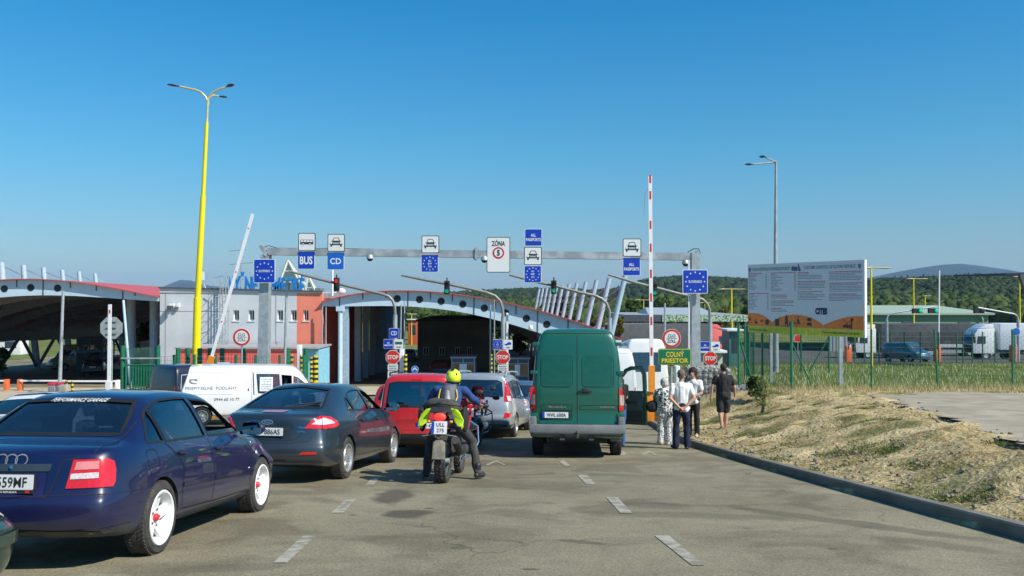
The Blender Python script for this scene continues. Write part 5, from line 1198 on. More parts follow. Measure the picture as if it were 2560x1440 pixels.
# ------------------------------------------------------------------ vehicles
def IP(s, L): return float(np.interp(s, [p[0] for p in L], [p[1] for p in L]))
def car_body(S):
 """shell from length stations and height rails; returns verts, faces and the ring layout"""
 st = S['st']; L = st[-1]; Rl = S['rails']; n = len(Rl); NT = 7; ts = [(-1 + 2 * i / (NT - 1)) for i in range(NT)]
 rb, fb = S.get('rb', .10), S.get('fb', .14); cr = S.get('crown', [(0, .03), (L, .03)])
 rx = S['rx']; fx = S.get('fx', [0] * n)
 def px(i, s):
  x = s
  a = S.get('ra', .9)
  if s < a: x += rx[i] * (1 - s / a) ** 2
  if s > L - 1.0: x -= fx[i] * (1 - (L - s) / 1.0) ** 2
  return x
 def bul(s, t):
  b = 0
  if s < .7: b -= rb * (1 - s / .7) ** 2 * (1 - t * t)
  if s > L - .9: b += fb * (1 - (L - s) / .9) ** 2 * (1 - t * t)
  return b
 V = []; ring = []
 for s in st:
  r = []
  def a(x, y, z): V.append((x, y, z)); r.append(len(V) - 1)
  P = [(px(i, s), IP(s, Rl[i][0]), IP(s, Rl[i][1])) for i in range(n)]
  for p in P: a(p[0], p[1], p[2])
  for t in ts[1:-1][::-1]: a(P[-1][0] + bul(s, t), P[-1][1] * t, P[-1][2] + IP(s, cr) * (1 - t * t))
  for p in P[::-1]: a(p[0], -p[1], p[2])
  for t in ts[1:-1]: a(P[0][0] + bul(s, t), P[0][1] * t, P[0][2])
  ring.append(r)
 Fc = []
 m = len(ring[0])
 for k in range(len(st) - 1):
  for j in range(m): Fc.append((ring[k][j], ring[k][(j + 1) % m], ring[k + 1][(j + 1) % m], ring[k + 1][j]))
 for k, s in ((0, st[0]), (len(st) - 1, L)):
  r = ring[k]; rows = []
  for i in range(n):
   l, q = r[i], r[n + NT - 2 + (n - 1 - i)]
   if i == 0: mid = r[2 * n + NT - 2:]; mid = mid[::-1]
   elif i == n - 1: mid = r[n:n + NT - 2]
   else:
    mid = []
    for t in ts[1:-1][::-1]:
     p = V[l]; V.append((p[0] + bul(s, t), p[1] * t, p[2] + IP(s, cr) * (1 - t * t) * (i / (n - 1)) ** 2)); mid.append(len(V) - 1)
   rows.append([l] + mid + [q])
  for i in range(n - 1):
   for j in range(NT - 1):
    Fc.append((rows[i][j], rows[i][j + 1], rows[i + 1][j + 1], rows[i + 1][j]))
 return V, Fc
class Body:
 """finished shell plus a ray-casting surface for windows, lamps, seams and lettering"""
 def __init__(s, S, root, paint_m, name='body', arch=None, cabin=None, cuts=(), level=2):
  s.root = root; v, f = car_body(S); s.S = S
  me = bake(v, f, [subsurf(level)], [paint_m, DARKIN])
  s.bvh = BVHTree.FromPolygons([x.co.copy() for x in me.vertices], [tuple(p.vertices) for p in me.polygons])
  cs = []
  def cutter(mb):
   m2 = bpy.data.meshes.new('cut'); bm = bmesh.new(); bv = [bm.verts.new(p) for p in mb.v]
   for q in mb.f: bm.faces.new([bv[i] for i in q])
   bmesh.ops.recalc_face_normals(bm, faces=bm.faces); bm.to_mesh(m2); bm.free()
   m2.materials.append(paint_m); m2.materials.append(DARKIN); m2.polygons.foreach_set('material_index', [1] * len(m2.polygons))
   o = bpy.data.objects.new('cut', m2); COL.objects.link(o); o.hide_render = True; cs.append(o); return o
  mods = []
  for (x, z, r, yi) in arch or []:
   for sg in (-1, 1): mods.append(cut(cutter(MB().tube([(x, sg * yi, z), (x, sg * 1.4, z)], r, 40))))
  if cabin:
   mb = MB(); rg = []
   R5, R6 = S['rails'][-2], S['rails'][-1]
   for x in cabin:
    wb, zb = IP(x, R5[0]) - .07, IP(x, R5[1]); wt, zt = IP(x, R6[0]) - .05, IP(x, R6[1]) - .075
    zt = max(zt, zb + .02); r = []
    for y, z in ((wb, zb - .32), (wb, zb), (wt, zt), (wt * .5, zt + .035), (-wt * .5, zt + .035), (-wt, zt), (-wb, zb), (-wb, zb - .32)): mb.v.append(Vector((x, y, z))); r.append(len(mb.v) - 1)
    rg.append(r)
   for a, b in zip(rg, rg[1:]):
    for j in range(8): mb.f.append((a[j], a[(j + 1) % 8], b[(j + 1) % 8], b[j]))
   mb.f.append(tuple(rg[0])); mb.f.append(tuple(rg[-1][::-1])); mods.append(cut(cutter(mb)))
  for kind, ol, a, b in cuts:
   if kind == 'side': mods.append(cut(cutter(MB().prism([(p[0], a, p[1]) for p in ol], (0, b - a, 0)))))
   else: mods.append(cut(cutter(MB().prism([(a, p[0], p[1]) for p in ol], (b - a, 0, 0)))))
  if mods:
   me = bake(me, None, mods)
  for o in cs: bpy.data.objects.remove(o)
  s.o = put_mesh(name, me, root, None, True, 40)
 def hit(s, o, d):
  h = s.bvh.ray_cast(Vector(o), Vector(d).normalized()); return h[0], h[1]
 def frame(s, mode):
  """origin and axes of the projection plane: returns f(u, v) -> ray origin, direction"""
  if mode == 'rear': return (lambda u, v: Vector((-3, u, v))), Vector((1, 0, 0))
  if mode == 'front': return (lambda u, v: Vector((9, u, v))), Vector((-1, 0, 0))
  if mode == 'right': return (lambda u, v: Vector((u, -3, v))), Vector((0, 1, 0))
  if mode == 'left': return (lambda u, v: Vector((u, 3, v))), Vector((0, -1, 0))
  if mode == 'top': return (lambda u, v: Vector((u, v, 5))), Vector((0, 0, -1))
  a, x0, y0 = mode; d = Vector((math.cos(R(a)), math.sin(R(a)), 0)); ax = Vector((d.y, -d.x, 0))
  return (lambda u, v: Vector((x0, y0, 0)) - d * 3 + ax * u + Vector((0, 0, v))), d
 def patch(s, name, outline, mode, m, off=.004, parent=None, th=0.0, step=.06, smooth=True, flat=False):
  fo, d = s.frame(mode); ol = []
  for a, b in zip(outline, list(outline[1:]) + [outline[0]]):
   L = math.hypot(b[0] - a[0], b[1] - a[1]); n = max(1, int(L / step))
   for i in range(n): ol.append((a[0] + (b[0] - a[0]) * i / n, a[1] + (b[1] - a[1]) * i / n))
  ne = len(ol); pts = [Vector(p) for p in ol]; us = [p[0] for p in ol]; vs = [p[1] for p in ol]
  u = min(us) + step * .7
  def inside(x, y):
   c = False
   for i in range(ne):
    x1, y1 = ol[i]; x2, y2 = ol[(i + 1) % ne]
    if (y1 > y) != (y2 > y) and x < (x2 - x1) * (y - y1) / (y2 - y1) + x1: c = not c
   return c
  while u < max(us):
   v = min(vs) + step * .7
   while v < max(vs):
    if inside(u, v) and min((u - q[0]) ** 2 + (v - q[1]) ** 2 for q in ol) > (step * .4) ** 2: pts.append(Vector((u, v)))
    v += step
   u += step
  r = geometry.delaunay_2d_cdt(pts, [(i, (i + 1) % ne) for i in range(ne)], [], 1, 1e-5)
  V = []; ok = True; last = None
  for p in r[0]:
   h, nrm = s.hit(fo(p.x, p.y), d)
   if h is None: h = (last[0] if last else fo(p.x, p.y) + d * 3); nrm = last[1] if last else -d
   else: last = (h, nrm)
   if nrm.dot(d) > 0: nrm = -nrm
   V.append(h + nrm * off)
  if flat:
   dep = sorted((p - fo(0, 0)).dot(d) for p in V)[0]
   V = [fo(p.x, p.y) + d * (dep - (fo(p.x, p.y) - fo(0, 0)).dot(d)) for p in r[0]]
  Fc = [tuple(q) for q in r[2]]
  out = []
  for q in Fc:
   nn = (V[q[1]] - V[q[0]]).cross(V[q[2]] - V[q[0]]); out.append(q if nn.dot(d) < 0 else q[::-1])
  if th:
   k = len(V); ei = {}
   for q in out:
    for a, b in zip(q, q[1:] + q[:1]): ei[(a, b)] = 1
   V2 = [p + d * th for p in V]; V = V + V2; rim = [(b, a, a + k, b + k) for (a, b) in ei if (b, a) not in ei]; out = out + [tuple(i + k for i in q)[::-1] for q in out] + rim
  return mesh_obj(name, V, out, m, parent or s.root, smooth)
 def strip(s, name, pts, mode, m, w_=.008, off=.003, parent=None, closed=False, step=.05, h_=0):
  fo, d = s.frame(mode); P = []
  q = list(pts) + ([pts[0]] if closed else [])
  for a, b in zip(q, q[1:]):
   n = max(1, int(math.hypot(b[0] - a[0], b[1] - a[1]) / step))
   for i in range(n): P.append((a[0] + (b[0] - a[0]) * i / n, a[1] + (b[1] - a[1]) * i / n))
  P.append(q[-1]); V = []; Fc = []
  for i, p in enumerate(P):
   a = P[max(0, i - 1)]; b = P[min(len(P) - 1, i + 1)]
   if closed and i in (0, len(P) - 1): a = P[-2]; b = P[1]
   tx, tz = b[0] - a[0], b[1] - a[1]; l = math.hypot(tx, tz) or 1; nx, nz = -tz / l, tx / l
   for sg in (-1, 1):
    h, nr = s.hit(fo(p[0] + nx * sg * w_ / 2, p[1] + nz * sg * w_ / 2), d)
    if h is None:
     h = V[-2] if len(V) > 1 else fo(*p) + d * 3; V.append(h); continue
    if nr.dot(d) > 0: nr = -nr
    V.append(h + nr * off)
  for i in range(len(P) - 1): Fc.append((2 * i, 2 * i + 1, 2 * i + 3, 2 * i + 2))
  out = []
  for f_ in Fc:
   nn = (V[f_[1]] - V[f_[0]]).cross(V[f_[2]] - V[f_[0]]); out.append(f_ if nn.dot(d) < 0 else f_[::-1])
  return mesh_obj(name, V, out, m, parent or s.root, True)
 def letters(s, txt, u, v, size, mode, m, off=.006, fit=None, bold=.01, shear=0, flip=False, parent=None, name='lettering'):
  fo, d = s.frame(mode); tv, tf = text_geo(txt, size, 1, bold, shear); 
  if fit: wd = max(p[0] for p in tv) - min(p[0] for p in tv); tv = [(p[0] * fit / wd, p[1]) for p in tv]
  sg = -1 if mode in ('rear',) else 1
  V = []
  for p in tv:
   h, nr = s.hit(fo(u + sg * p[0], v + p[1]), d)
   if h is None: h, nr = fo(u + sg * p[0], v + p[1]) + d * 3, -d
   if nr.dot(d) > 0: nr = -nr
   V.append(h + nr * off)
  return mesh_obj(name, V, tf, m, parent or s.root)
GUM = mat('window rubber', (.012, .012, .012), rough=.5)
SEAM = mat('panel gap', (.008, .008, .01), rough=.8)
LRED = mat('tail lamp red', (.60, .012, .012), rough=.12, coat=1, var=.12, scale=30)
LCLR = mat('tail lamp clear', (.62, .55, .55), rough=.15, coat=1, var=.2, scale=60)
LORG = mat('lamp amber', (.7, .25, .05), rough=.2, coat=1)
PLATEW = mat('plate white', (.72, .72, .70), rough=.4, var=.03)
EUB = mat('plate blue', (.01, .06, .42), rough=.4)
SEATM = mat('seat cloth', (.07, .07, .075), rough=.9)
def wheel(root, x, y, r, wd, rr, style, side=-1, steer=0, name='wheel', rubber=None):
 """wheel empty with tyre and rim; outer face toward -y when side=-1"""
 wobj = bpy.data.objects.new(name, None); COL.objects.link(wobj); wobj.parent = root; wobj.location = (x, y, r - .008); wobj.empty_display_size = .1
 wobj.rotation_euler = (0, 0, R(steer))
 s = side; h = wd / 2
 prof = [(rr, -h * .75), (rr + .02, -h * .95), (r - .07, -h), (r - .025, -h * .93), (r - .006, -h * .72), (r, -h * .4), (r, h * .4), (r - .006, h * .72), (r - .025, h * .93), (r - .07, h), (rr + .02, h * .95), (rr, h * .75)]
 MB().lathe(prof, (0, 0, 0), 'y', 56).build('tyre', rubber or RUBBER, wobj, smooth=True)
 tr_ = MB()
 for i in range(56):
  a = 2 * math.pi * i / 56
  M = Matrix.Rotation(-a, 4, 'Y')
  for yy, tw in ((-h * .72, .5), (h * .72, -.5)):
   tr_.box(M @ Vector((r - .002, yy * .75, 0)), (.012, h * .5, .014), M.to_3x3() @ Matrix.Rotation(tw, 3, 'X'))
 tr_.build('tread', rubber or RUBBER, wobj)
 o = s
 def lp(pr): return [(a, o * b) for a, b in pr]
 m = style.get('m', SILVER)
 MB().lathe(lp([(rr + .004, h * .90), (rr - .004, h * 1.0), (rr - .02, h * .98), (rr - .028, h * .75), (rr - .045, h * .35), (rr - .05, -h * .8), (rr + .002, -h * .85)]), (0, 0, 0), 'y', 48).build('rim_barrel', m, wobj, smooth=True)
 MB().lathe(lp([(0, -h * .3), (rr - .05, -h * .3)]), (0, 0, 0), 'y', 36).build('spoke_gap_shade', mat('brake shade', (.03, .03, .03), rough=.6), wobj)  # near-black disc stands for the shade behind the spokes
 MB().lathe(lp([(0, h * .0), (rr * .62, h * .0), (rr * .62, -h * .1)]), (0, 0, 0), 'y', 36).build('brake_rotor', mat('rotor', (.18, .16, .15), rough=.4, metal=.8), wobj, smooth=True)
 n = style['n']; sp = MB(); d0 = style.get('d0', .35) * h; d1 = style.get('d1', .75) * h; w0, w1 = style.get('w0', .05), style.get('w1', .035)
 for i in range(n):
  a = 2 * math.pi * i / n + style.get('a0', 0)
  fork = style.get('fork', 0)
  for fk in ((-fork, fork) if fork else (0,)):
   ca, sa = math.cos(a), math.sin(a); cb, sb = math.cos(a + fk), math.sin(a + fk)
   p0 = Vector((ca * rr * .18, o * d0, sa * rr * .18)); p1 = Vector((cb * (rr - .03), o * d1, sb * (rr - .03)))
   t = (p1 - p0).normalized(); q = t.cross(Vector((0, 1, 0))).normalized(); yv = Vector((0, o, 0))
   vs = [p0 - q * w0, p0 + q * w0, p1 + q * w1, p1 - q * w1]; vs = [v + yv * .0 for v in vs] + [v - yv * .035 for v in vs]
   sp.add(vs, [(0, 1, 2, 3), (7, 6, 5, 4), (0, 4, 5, 1), (1, 5, 6, 2), (2, 6, 7, 3), (3, 7, 4, 0)])
 if style.get('ring'): sp.lathe(lp([(rr * style['ring'], d1), (rr - .025, d1 + .002), (rr - .025, d1 - .02), (rr * style['ring'], d1 - .02)]), (0, 0, 0), 'y', 48, closed=True)
 sp.build('spokes', m, wobj)
 hr = style.get('hub', .055)
 hz_ = style.get('hz', .022); MB().lathe(lp([(0, d0 + hz_), (hr * .8, d0 + hz_ - .002), (hr, d0 + hz_ - .012), (hr * 1.0, d0 - .03)]), (0, 0, 0), 'y', 24).build('hub_cap', style.get('hubm', m), wobj, smooth=True)
 if style.get('disc'): MB().lathe(lp([(hr, d0 + .004), (rr * style['disc'], d0 + .01), (rr * style['disc'] + .012, d0 - .03)]), (0, 0, 0), 'y', 40).build('wheel_disc', m, wobj, smooth=True)
 if style.get('bolts'):
  bm_ = MB()
  for i in range(5): a = 2 * math.pi * i / 5; bm_.ell((math.cos(a) * rr * .3, o * (d0 + .012), math.sin(a) * rr * .3), .011, 8, 5)
  bm_.build('wheel_bolts', STEELD, wobj)
 return wobj
def plate_on(root, x, y, z, txt, w_=.52, h_=.11, tilt=0, country=True, fit=.8, shield=False):
 """licence plate facing backwards (-x)"""
 M = Matrix.Translation((x, y, z)) @ Matrix.Rotation(R(-90), 4, 'Z') @ Matrix.Rotation(R(tilt), 4, 'X')
 b = MB().plate(rrect(0, 0, w_ + .02, h_ + .02, .012), .002, .012); b.xform(M); po = b.build('licence_plate_frame', PLASTIC, root)
 b = MB().plate(rrect(0, 0, w_, h_, .01), -.002, .004); b.xform(M); b.build('licence_plate', PLATEW, root)
 dx = 0
 if country: b = MB().plate(rrect(-w_ / 2 + .023, 0, .044, h_ * .98, .008), -.004, .003); b.xform(M); b.build('country_band', EUB, root); dx = .022
 tv, tf = text_geo(txt, h_ * .68, 1, .008); wd = max(p[0] for p in tv) - min(p[0] for p in tv)
 v = [M @ Vector((p[0] * (w_ - dx * 2) * fit / wd + dx, -.006, p[1])) for p in tv]; mesh_obj('lettering', v, tf, SIGNK, root)
def seats(root, xs, wy=.36, zt=1.15, m=None):
 for x in xs:
  for y in (-wy, wy):
   MB().box((x, y, zt - .38), (.14, .46, .55)).build('seat_back', m or SEATM, root, bevel=.05)
   MB().box((x + .02, y, zt), (.10, .26, .17)).build('headrest', m or SEATM, root, bevel=.04)
def mirror(root, x, y, z, m, s=-1, sz=1.0):
 b = MB(); b.ell((x, y + s * .13 * sz, z), (.065 * sz, .13 * sz, .085 * sz), 14, 9); b.tube([(x + .04, y + s * -.03, z - .05), (x + .02, y + s * .06, z - .03)], .025, 8); mo = b.build('mirror', m, root, smooth=True)
 MB().plate(rrect(0, 0, .21 * sz, .13 * sz, .03), 0, .004).xform(Matrix.Translation((x - .062 * sz, y + s * .13 * sz, z)) @ Matrix.Rotation(R(-90), 4, 'Z')).build('mirror_glass', mat('mirror glass', (.6, .65, .6), rough=.03, metal=1), root)
def handle(B, x, z, m, w_=.17, rec=True):
 h, n = B.hit((x, -3, z), (0, 1, 0))
 if h is None: return
 MB().box(h + Vector((0, -.018, 0)), (w_, .022, .026)).build('door_handle', m, B.root, bevel=.008)
 if rec: B.patch('handle_recess', rrect(x, z - .012, w_ * .7, .06, .02), 'right', SEAM, .002)
def place(name, lab, x, y, head, cat='car', group='vehicles queuing at the border', local=(0, 0), z=None, flat=False):
 """x, y: world point of the local point given in `local`"""
 M = slope_M(x, y, head, z=z, flat=flat); M = M @ Matrix.Translation((-local[0], -local[1], 0)); return thing(name, lab, cat, M, group)
def sedan_spec(L=4.48, W_=1.73, H=1.415, wb=(.98, 3.6), rearwin=(.95, 1.72), front=(2.62, 3.3), deck=.985, tail=0.90, noses=.70):
 w_ = W_ / 2; rw0, rw1 = rearwin; f0, f1 = front
 st = [0, .06, .16, .34, .62, rw0 - .06, rw0 + .08, (rw0 + rw1) / 2, rw1 - .08, rw1 + .08, (rw1 + f0) / 2, f0 - .05, f0 + .1, (f0 + f1) / 2, f1 - .08, f1 + .08, f1 + .45, L - .42, L - .2, L - .07, L]
 st = sorted(st); st = [a for i, a in enumerate(st) if i == 0 or a - st[i - 1] > .055 or a == L]
 rails = [
  ([(0, w_ - .22), (.4, w_ - .13), (L - .4, w_ - .13), (L, w_ - .3)], [(0, .27), (.5, .20), (L - .5, .19), (L, .22)]),
  ([(0, w_ - .13), (.25, w_ - .05), (.6, w_ - .02), (L - .5, w_ - .02), (L - .2, w_ - .09), (L, w_ - .26)], [(0, .31), (.5, .26), (L, .27)]),
  ([(0, w_ - .11), (.2, w_ - .03), (.5, w_), (L - .5, w_), (L - .2, w_ - .07), (L, w_ - .22)], [(0, .44), (L, .42)]),
  ([(0, w_ - .11), (.2, w_ - .03), (.5, w_), (L - .5, w_), (L - .2, w_ - .07), (L, w_ - .22)], [(0, .565), (L, .54)]),
  ([(0, w_ - .145), (.2, w_ - .045), (.5, w_ - .004), (L - .5, w_), (L - .2, w_ - .08), (L, w_ - .26)], [(0, .60), (L, .57)]),
  ([(0, w_ - .165), (.2, w_ - .06), (.6, w_ - .022), (1.2, w_ - .012), (L - .9, w_ - .02), (L - .25, w_ - .12), (L, w_ - .3)], [(0, .775), (.6, .79), (L - 1, .75), (L - .3, .66), (L, .61)]),
  ([(0, w_ - .20), (.2, w_ - .11), (.7, w_ - .085), (1.3, w_ - .055), (f1, w_ - .075), (L - .5, w_ - .14), (L, w_ - .34)], [(0, tail - .03), (.15, tail + .02), (rw0, .935), (f0, .915), (f1, .895), (f1 + .5, .865), (L - .4, .74), (L, .65)]),
  ([(0, w_ - .235), (.15, w_ - .16), (rw0 - .1, w_ - .15), (rw0 + .1, w_ - .18), (rw1, w_ - .285), (rw1 + .3, w_ - .30), (f0, w_ - .30), (f1 - .05, w_ - .20), (f1 + .3, w_ - .18), (L - .4, w_ - .26), (L, w_ - .42)],
  [(0, tail), (.12, tail + .05), (rw0 - .05, deck), (rw0 + .08, deck + .06), (rw1 - .12, H - .115), (rw1 + .1, H - .045), ((rw1 + f0) / 2, H - .02), (f0 - .05, H - .05), (f0 + .12, H - .12), (f1 - .06, .965), (f1 + .1, .915), (f1 + .5, .885), (L - .4, .775), (L - .12, noses), (L, noses - .05)])]
 return dict(st=st, rails=rails, rx=[.14, .04, .0, .0, .055, .075, .10, .10], fx=[.12, .04, 0, 0, .03, .06, .12, .14], rb=.10, fb=.13,
    crown=[(0, .01), (rw0 - .1, .02), (rw0 + .1, .03), (rw1, .035), (f0, .035), (f1, .03), (L - .4, .03), (L, .01)])
# --- dark blue saloon in the foreground
BLUEP = paint('dark blue car paint', (.001, .004, .046), dirt=.10)
def blue_saloon():
 c = Vector((-2.99, 8.79)); head = 2.6
 root = place('parked_car', 'dark blue saloon with white alloy wheels, nearest car at the left', -3.06, 7.50, head, local=(1.0, -.865))
 S = sedan_spec(rearwin=(.64, 1.24)); S['rx'] = [a + .12 for a in S['rx']]; S['ra'] = 1.0
 side_win = [[(.84, .96), (1.02, 1.17), (1.12, 1.235), (1.14, .955)], [(1.175, .955), (1.155, 1.25), (1.45, 1.315), (1.8, 1.33), (2.04, 1.33), (2.08, .955)], [(2.16, .95), (2.12, 1.32), (2.46, 1.30), (2.74, 1.235), (3.07, 1.035), (3.11, .95)]]
 rear_win = [(-.60, 1.035), (.60, 1.035), (.545, 1.20), (.49, 1.305), (0, 1.335), (-.49, 1.305), (-.545, 1.20)]
 fw = [(-.60, 1.0), (.60, 1.0), (.50, 1.30), (-.50, 1.30)]
 B = Body(S, root, BLUEP, arch=[(1.0, .315, .345, .56), (3.62, .315, .345, .56)], cabin=[.85, 1.15, 1.5, 2.2, 2.65, 2.95, 3.2], cuts=[('side', w_, -1.5, 1.5) for w_ in side_win] + [('x', rear_win, -1, 1.7), ('x', fw, 2.7, 6)])
 gl_r = glass('dark tinted glass', (.05, .07, .10), .13)
 for i, w_ in enumerate(side_win):
  for md in ('right', 'left'):
   if i == 2 and md == 'right': continue
   B.patch('side_window', w_, md, gl_r if i < 2 else GLASSL, -.008)
  B.strip('window_trim', w_, 'right', GUM, .02, .003, closed=True)
 B.patch('side_window', [(2.16, .95), (2.16, 1.0), (3.07, 1.0), (3.11, .95)], 'right', GLASSL, -.01)
 B.patch('rear_window', rear_win, 'rear', gl_r, -.006); B.strip('window_trim', rear_win, 'rear', GUM, .028, .003, closed=True)
 B.patch('windscreen', fw, 'front', GLASSL, -.006)
 B.letters('PERFORMANCE GARAGE', .0, 1.318, .032, 'rear', SIGNW, .004, fit=.52, bold=.01, shear=.3)
 seats(root, (1.35,), .34, 1.08); seats(root, (2.3,), .36, 1.12)
 for s_ in (1, -1):
  md = (30 if s_ < 0 else -30, 0, 0); sg = 1 if s_ < 0 else -1; h, _ = B.hit((-3, s_ * .55, .75), (1, 0, 0)); fo, d = B.frame(md); ax = Vector((d.y, -d.x, 0)); u0 = h.dot(ax)
  D_ = lambda pts: [(u0 + sg * p[0], p[1]) for p in pts]
  B.patch('tail_light', D_([(-.03, .862), (.21, .866), (.255, .845), (.27, .78), (.27, .69), (.255, .652), (-.075, .645)]), md, LRED, .012, th=.012, step=.04)
  B.patch('reversing_lens', D_([(-.045, .715), (.15, .722), (.15, .765), (-.04, .758)]), md, LCLR, .018, step=.04)
  B.patch('indicator_lens', D_([(-.02, .785), (.15, .79), (.15, .85), (-.005, .845)]), md, mat('lamp pink', (.62, .22, .20), rough=.15, coat=1), .017, step=.04)
 B.strip('boot_gap', [(.35, .585), (.375, .62), (.43, .86), (.56, .885)], 'rear', SEAM, .010); B.strip('boot_gap', [(-.35, .585), (-.375, .62), (-.43, .86), (-.56, .885)], 'rear', SEAM, .010)
 B.strip('boot_gap', [(-.35, .585), (.35, .585)], 'rear', SEAM, .012); B.strip('boot_gap', [(.15, -.625), (.5, -.65), (.93, -.63)], 'top', SEAM, .008); B.strip('boot_gap', [(.15, .625), (.5, .65), (.93, .63)], 'top', SEAM, .008)
 B.patch('grip_strip', rrect(0, .845 - .04, .70, .055, .01), 'rear', mat('grip black', (.03, .045, .06), rough=.45), .012, th=.01); B.patch('boot_lock', circ(-.06, .808, .014, 14), 'rear', CHROME, .026)
 B.patch('plate_recess', rrect(0, .675, .66, .185, .02), 'rear', mat('recess blue', (.008, .010, .07), rough=.5), .005)
 plate_on(root, .06, -.0, .70, 'SO 559MF', .52, .115)
 text_m = Matrix.Translation((.053, 0, .628)) @ Matrix.Rotation(R(-90), 4, 'Z'); MB().plate(rrect(0, 0, .54, .03, .005), 0, .01).xform(text_m).build('plate_holder', PLASTIC, root); text(root, 'SLOVENSKÁ REPUBLIKA', .02, 0, .016, SIGNW, -.002, M=text_m); MB().plate(rrect(.22, 0, .03, .018, .002), -.003, .002).xform(text_m).build('flag_mark', SIGNR, root)
 rg = MB()
 for k in range(4):
  y0 = .115 - k * .078; 
  for q in range(24):
   a = 2 * math.pi * q / 24; a2 = 2 * math.pi * (q + 1) / 24; P = []
   for rr_ in (.041, .052):
    for aa in (a, a2):
     h, n_ = B.hit((-3, y0 + rr_ * math.cos(aa), .895 + rr_ * math.sin(aa) * .9 - .03), (1, 0, 0)); P.append((h or Vector((0, y0, .88))) + Vector((-.008, 0, 0)))
   rg.add(P, [(0, 1, 3, 2)])
 rg.build('ring_emblem', mat('dull chrome', (.22, .22, .24), rough=.4, metal=.3), root)
 B.strip('bumper_gap', [(.02, .595), (.3, .60), (.62, .592)], 'right', SEAM, .007); B.strip('bumper_gap', [(.74, .60), (.5, .598), (.36, .596)], 'rear', SEAM, .006); B.strip('bumper_gap', [(-.74, .60), (-.5, .598), (-.36, .596)], 'rear', SEAM, .006)
 VAL = mat('dusty valance', (.06, .065, .06), rough=.7, var=.2)
 B.patch('valance', [(-.73, .26), (.73, .26), (.73, .315), (.6, .325), (-.6, .325), (-.73, .315)], 'rear', VAL, .006)
 B.patch('valance', [(.02, .285), (.62, .24), (.62, .28), (.5, .345), (.02, .335)], 'right', VAL, .005)
 for yy in (-.55, -.2, .2, .55): B.patch('parking_sensor', circ(yy, .50, .011, 12), 'rear', BLUEP, .006)
 seam = lambda pts, w_=.008: B.strip('door_gap', pts, 'right', SEAM, w_)
 seam([(1.15, .94), (1.30, .84), (1.44, .70)]); seam([(1.43, .35), (1.40, .50), (1.44, .66), (1.46, .72)]); seam([(2.12, .93), (2.16, .6), (2.15, .32)]); seam([(3.20, .90), (3.235, .75), (3.215, .34)]); seam([(1.43, .325), (2.37, .30), (3.2, .30)])
 seam([(3.3, .885), (3.8, .84), (4.2, .76)])
 B.strip('side_moulding', [(1.42, .545), (2.14, .535)], 'right', BLUEP, .035, .010); B.strip('side_moulding', [(2.175, .535), (3.22, .53)], 'right', BLUEP, .035, .010)
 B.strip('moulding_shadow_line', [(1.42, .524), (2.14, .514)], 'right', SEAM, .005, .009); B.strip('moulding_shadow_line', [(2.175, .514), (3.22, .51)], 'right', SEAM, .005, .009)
 B.patch('sill_trim', [(1.40, .19), (3.22, .19), (3.22, .262), (1.40, .275)], 'right', VAL, .012, th=.012)
 B.strip('fuel_flap', rrect(.86, .80, .19, .2, .05), 'right', SEAM, .006, closed=True)
 handle(B, 1.42, .84, BLUEP); handle(B, 2.30, .825, BLUEP)
 mirror(root, 3.02, -.82, .99, BLUEP, -1, 1.0); mirror(root, 3.02, .82, .99, BLUEP, 1)
 B.patch('side_badge', rrect(3.30, .82, .035, .015, .004), 'right', SIGNW, .006); B.patch('side_badge', rrect(3.12, .55, .05, .012, .003), 'right', SIGNW, .014)
 B.patch('side_indicator', rrect(3.42, .70, .07, .03, .01), 'right', SIGNW, .006)
 ws = dict(n=5, m=mat('white wheel paint', (.78, .78, .76), rough=.4, var=.04), w0=.05, w1=.042, d0=.30, d1=.62, ring=.91, hub=.034, hz=.036, hubm=mat('red hub', (.6, .02, .03), rough=.4), bolts=1, disc=.34, fork=.0, a0=.3)
 for x, st in ((1.0, 0), (3.62, -1)):
  wheel(root, x, -.765, .315, .215, .235, ws, -1, st, rubber=DIRTYRUB); wheel(root, x, .765, .315, .21, .235, ws, 1, st, rubber=DIRTYRUB)
 MB().tube([(.25, .35, .25), (-.0, .35, .25)], .03, 12).build('exhaust_pipe', STEELD, root, smooth=True)
 MB().box((2.3, 0, .26), (3.2, 1.2, .12)).build('underside', BLACK, root)
 return root
blue_saloon()
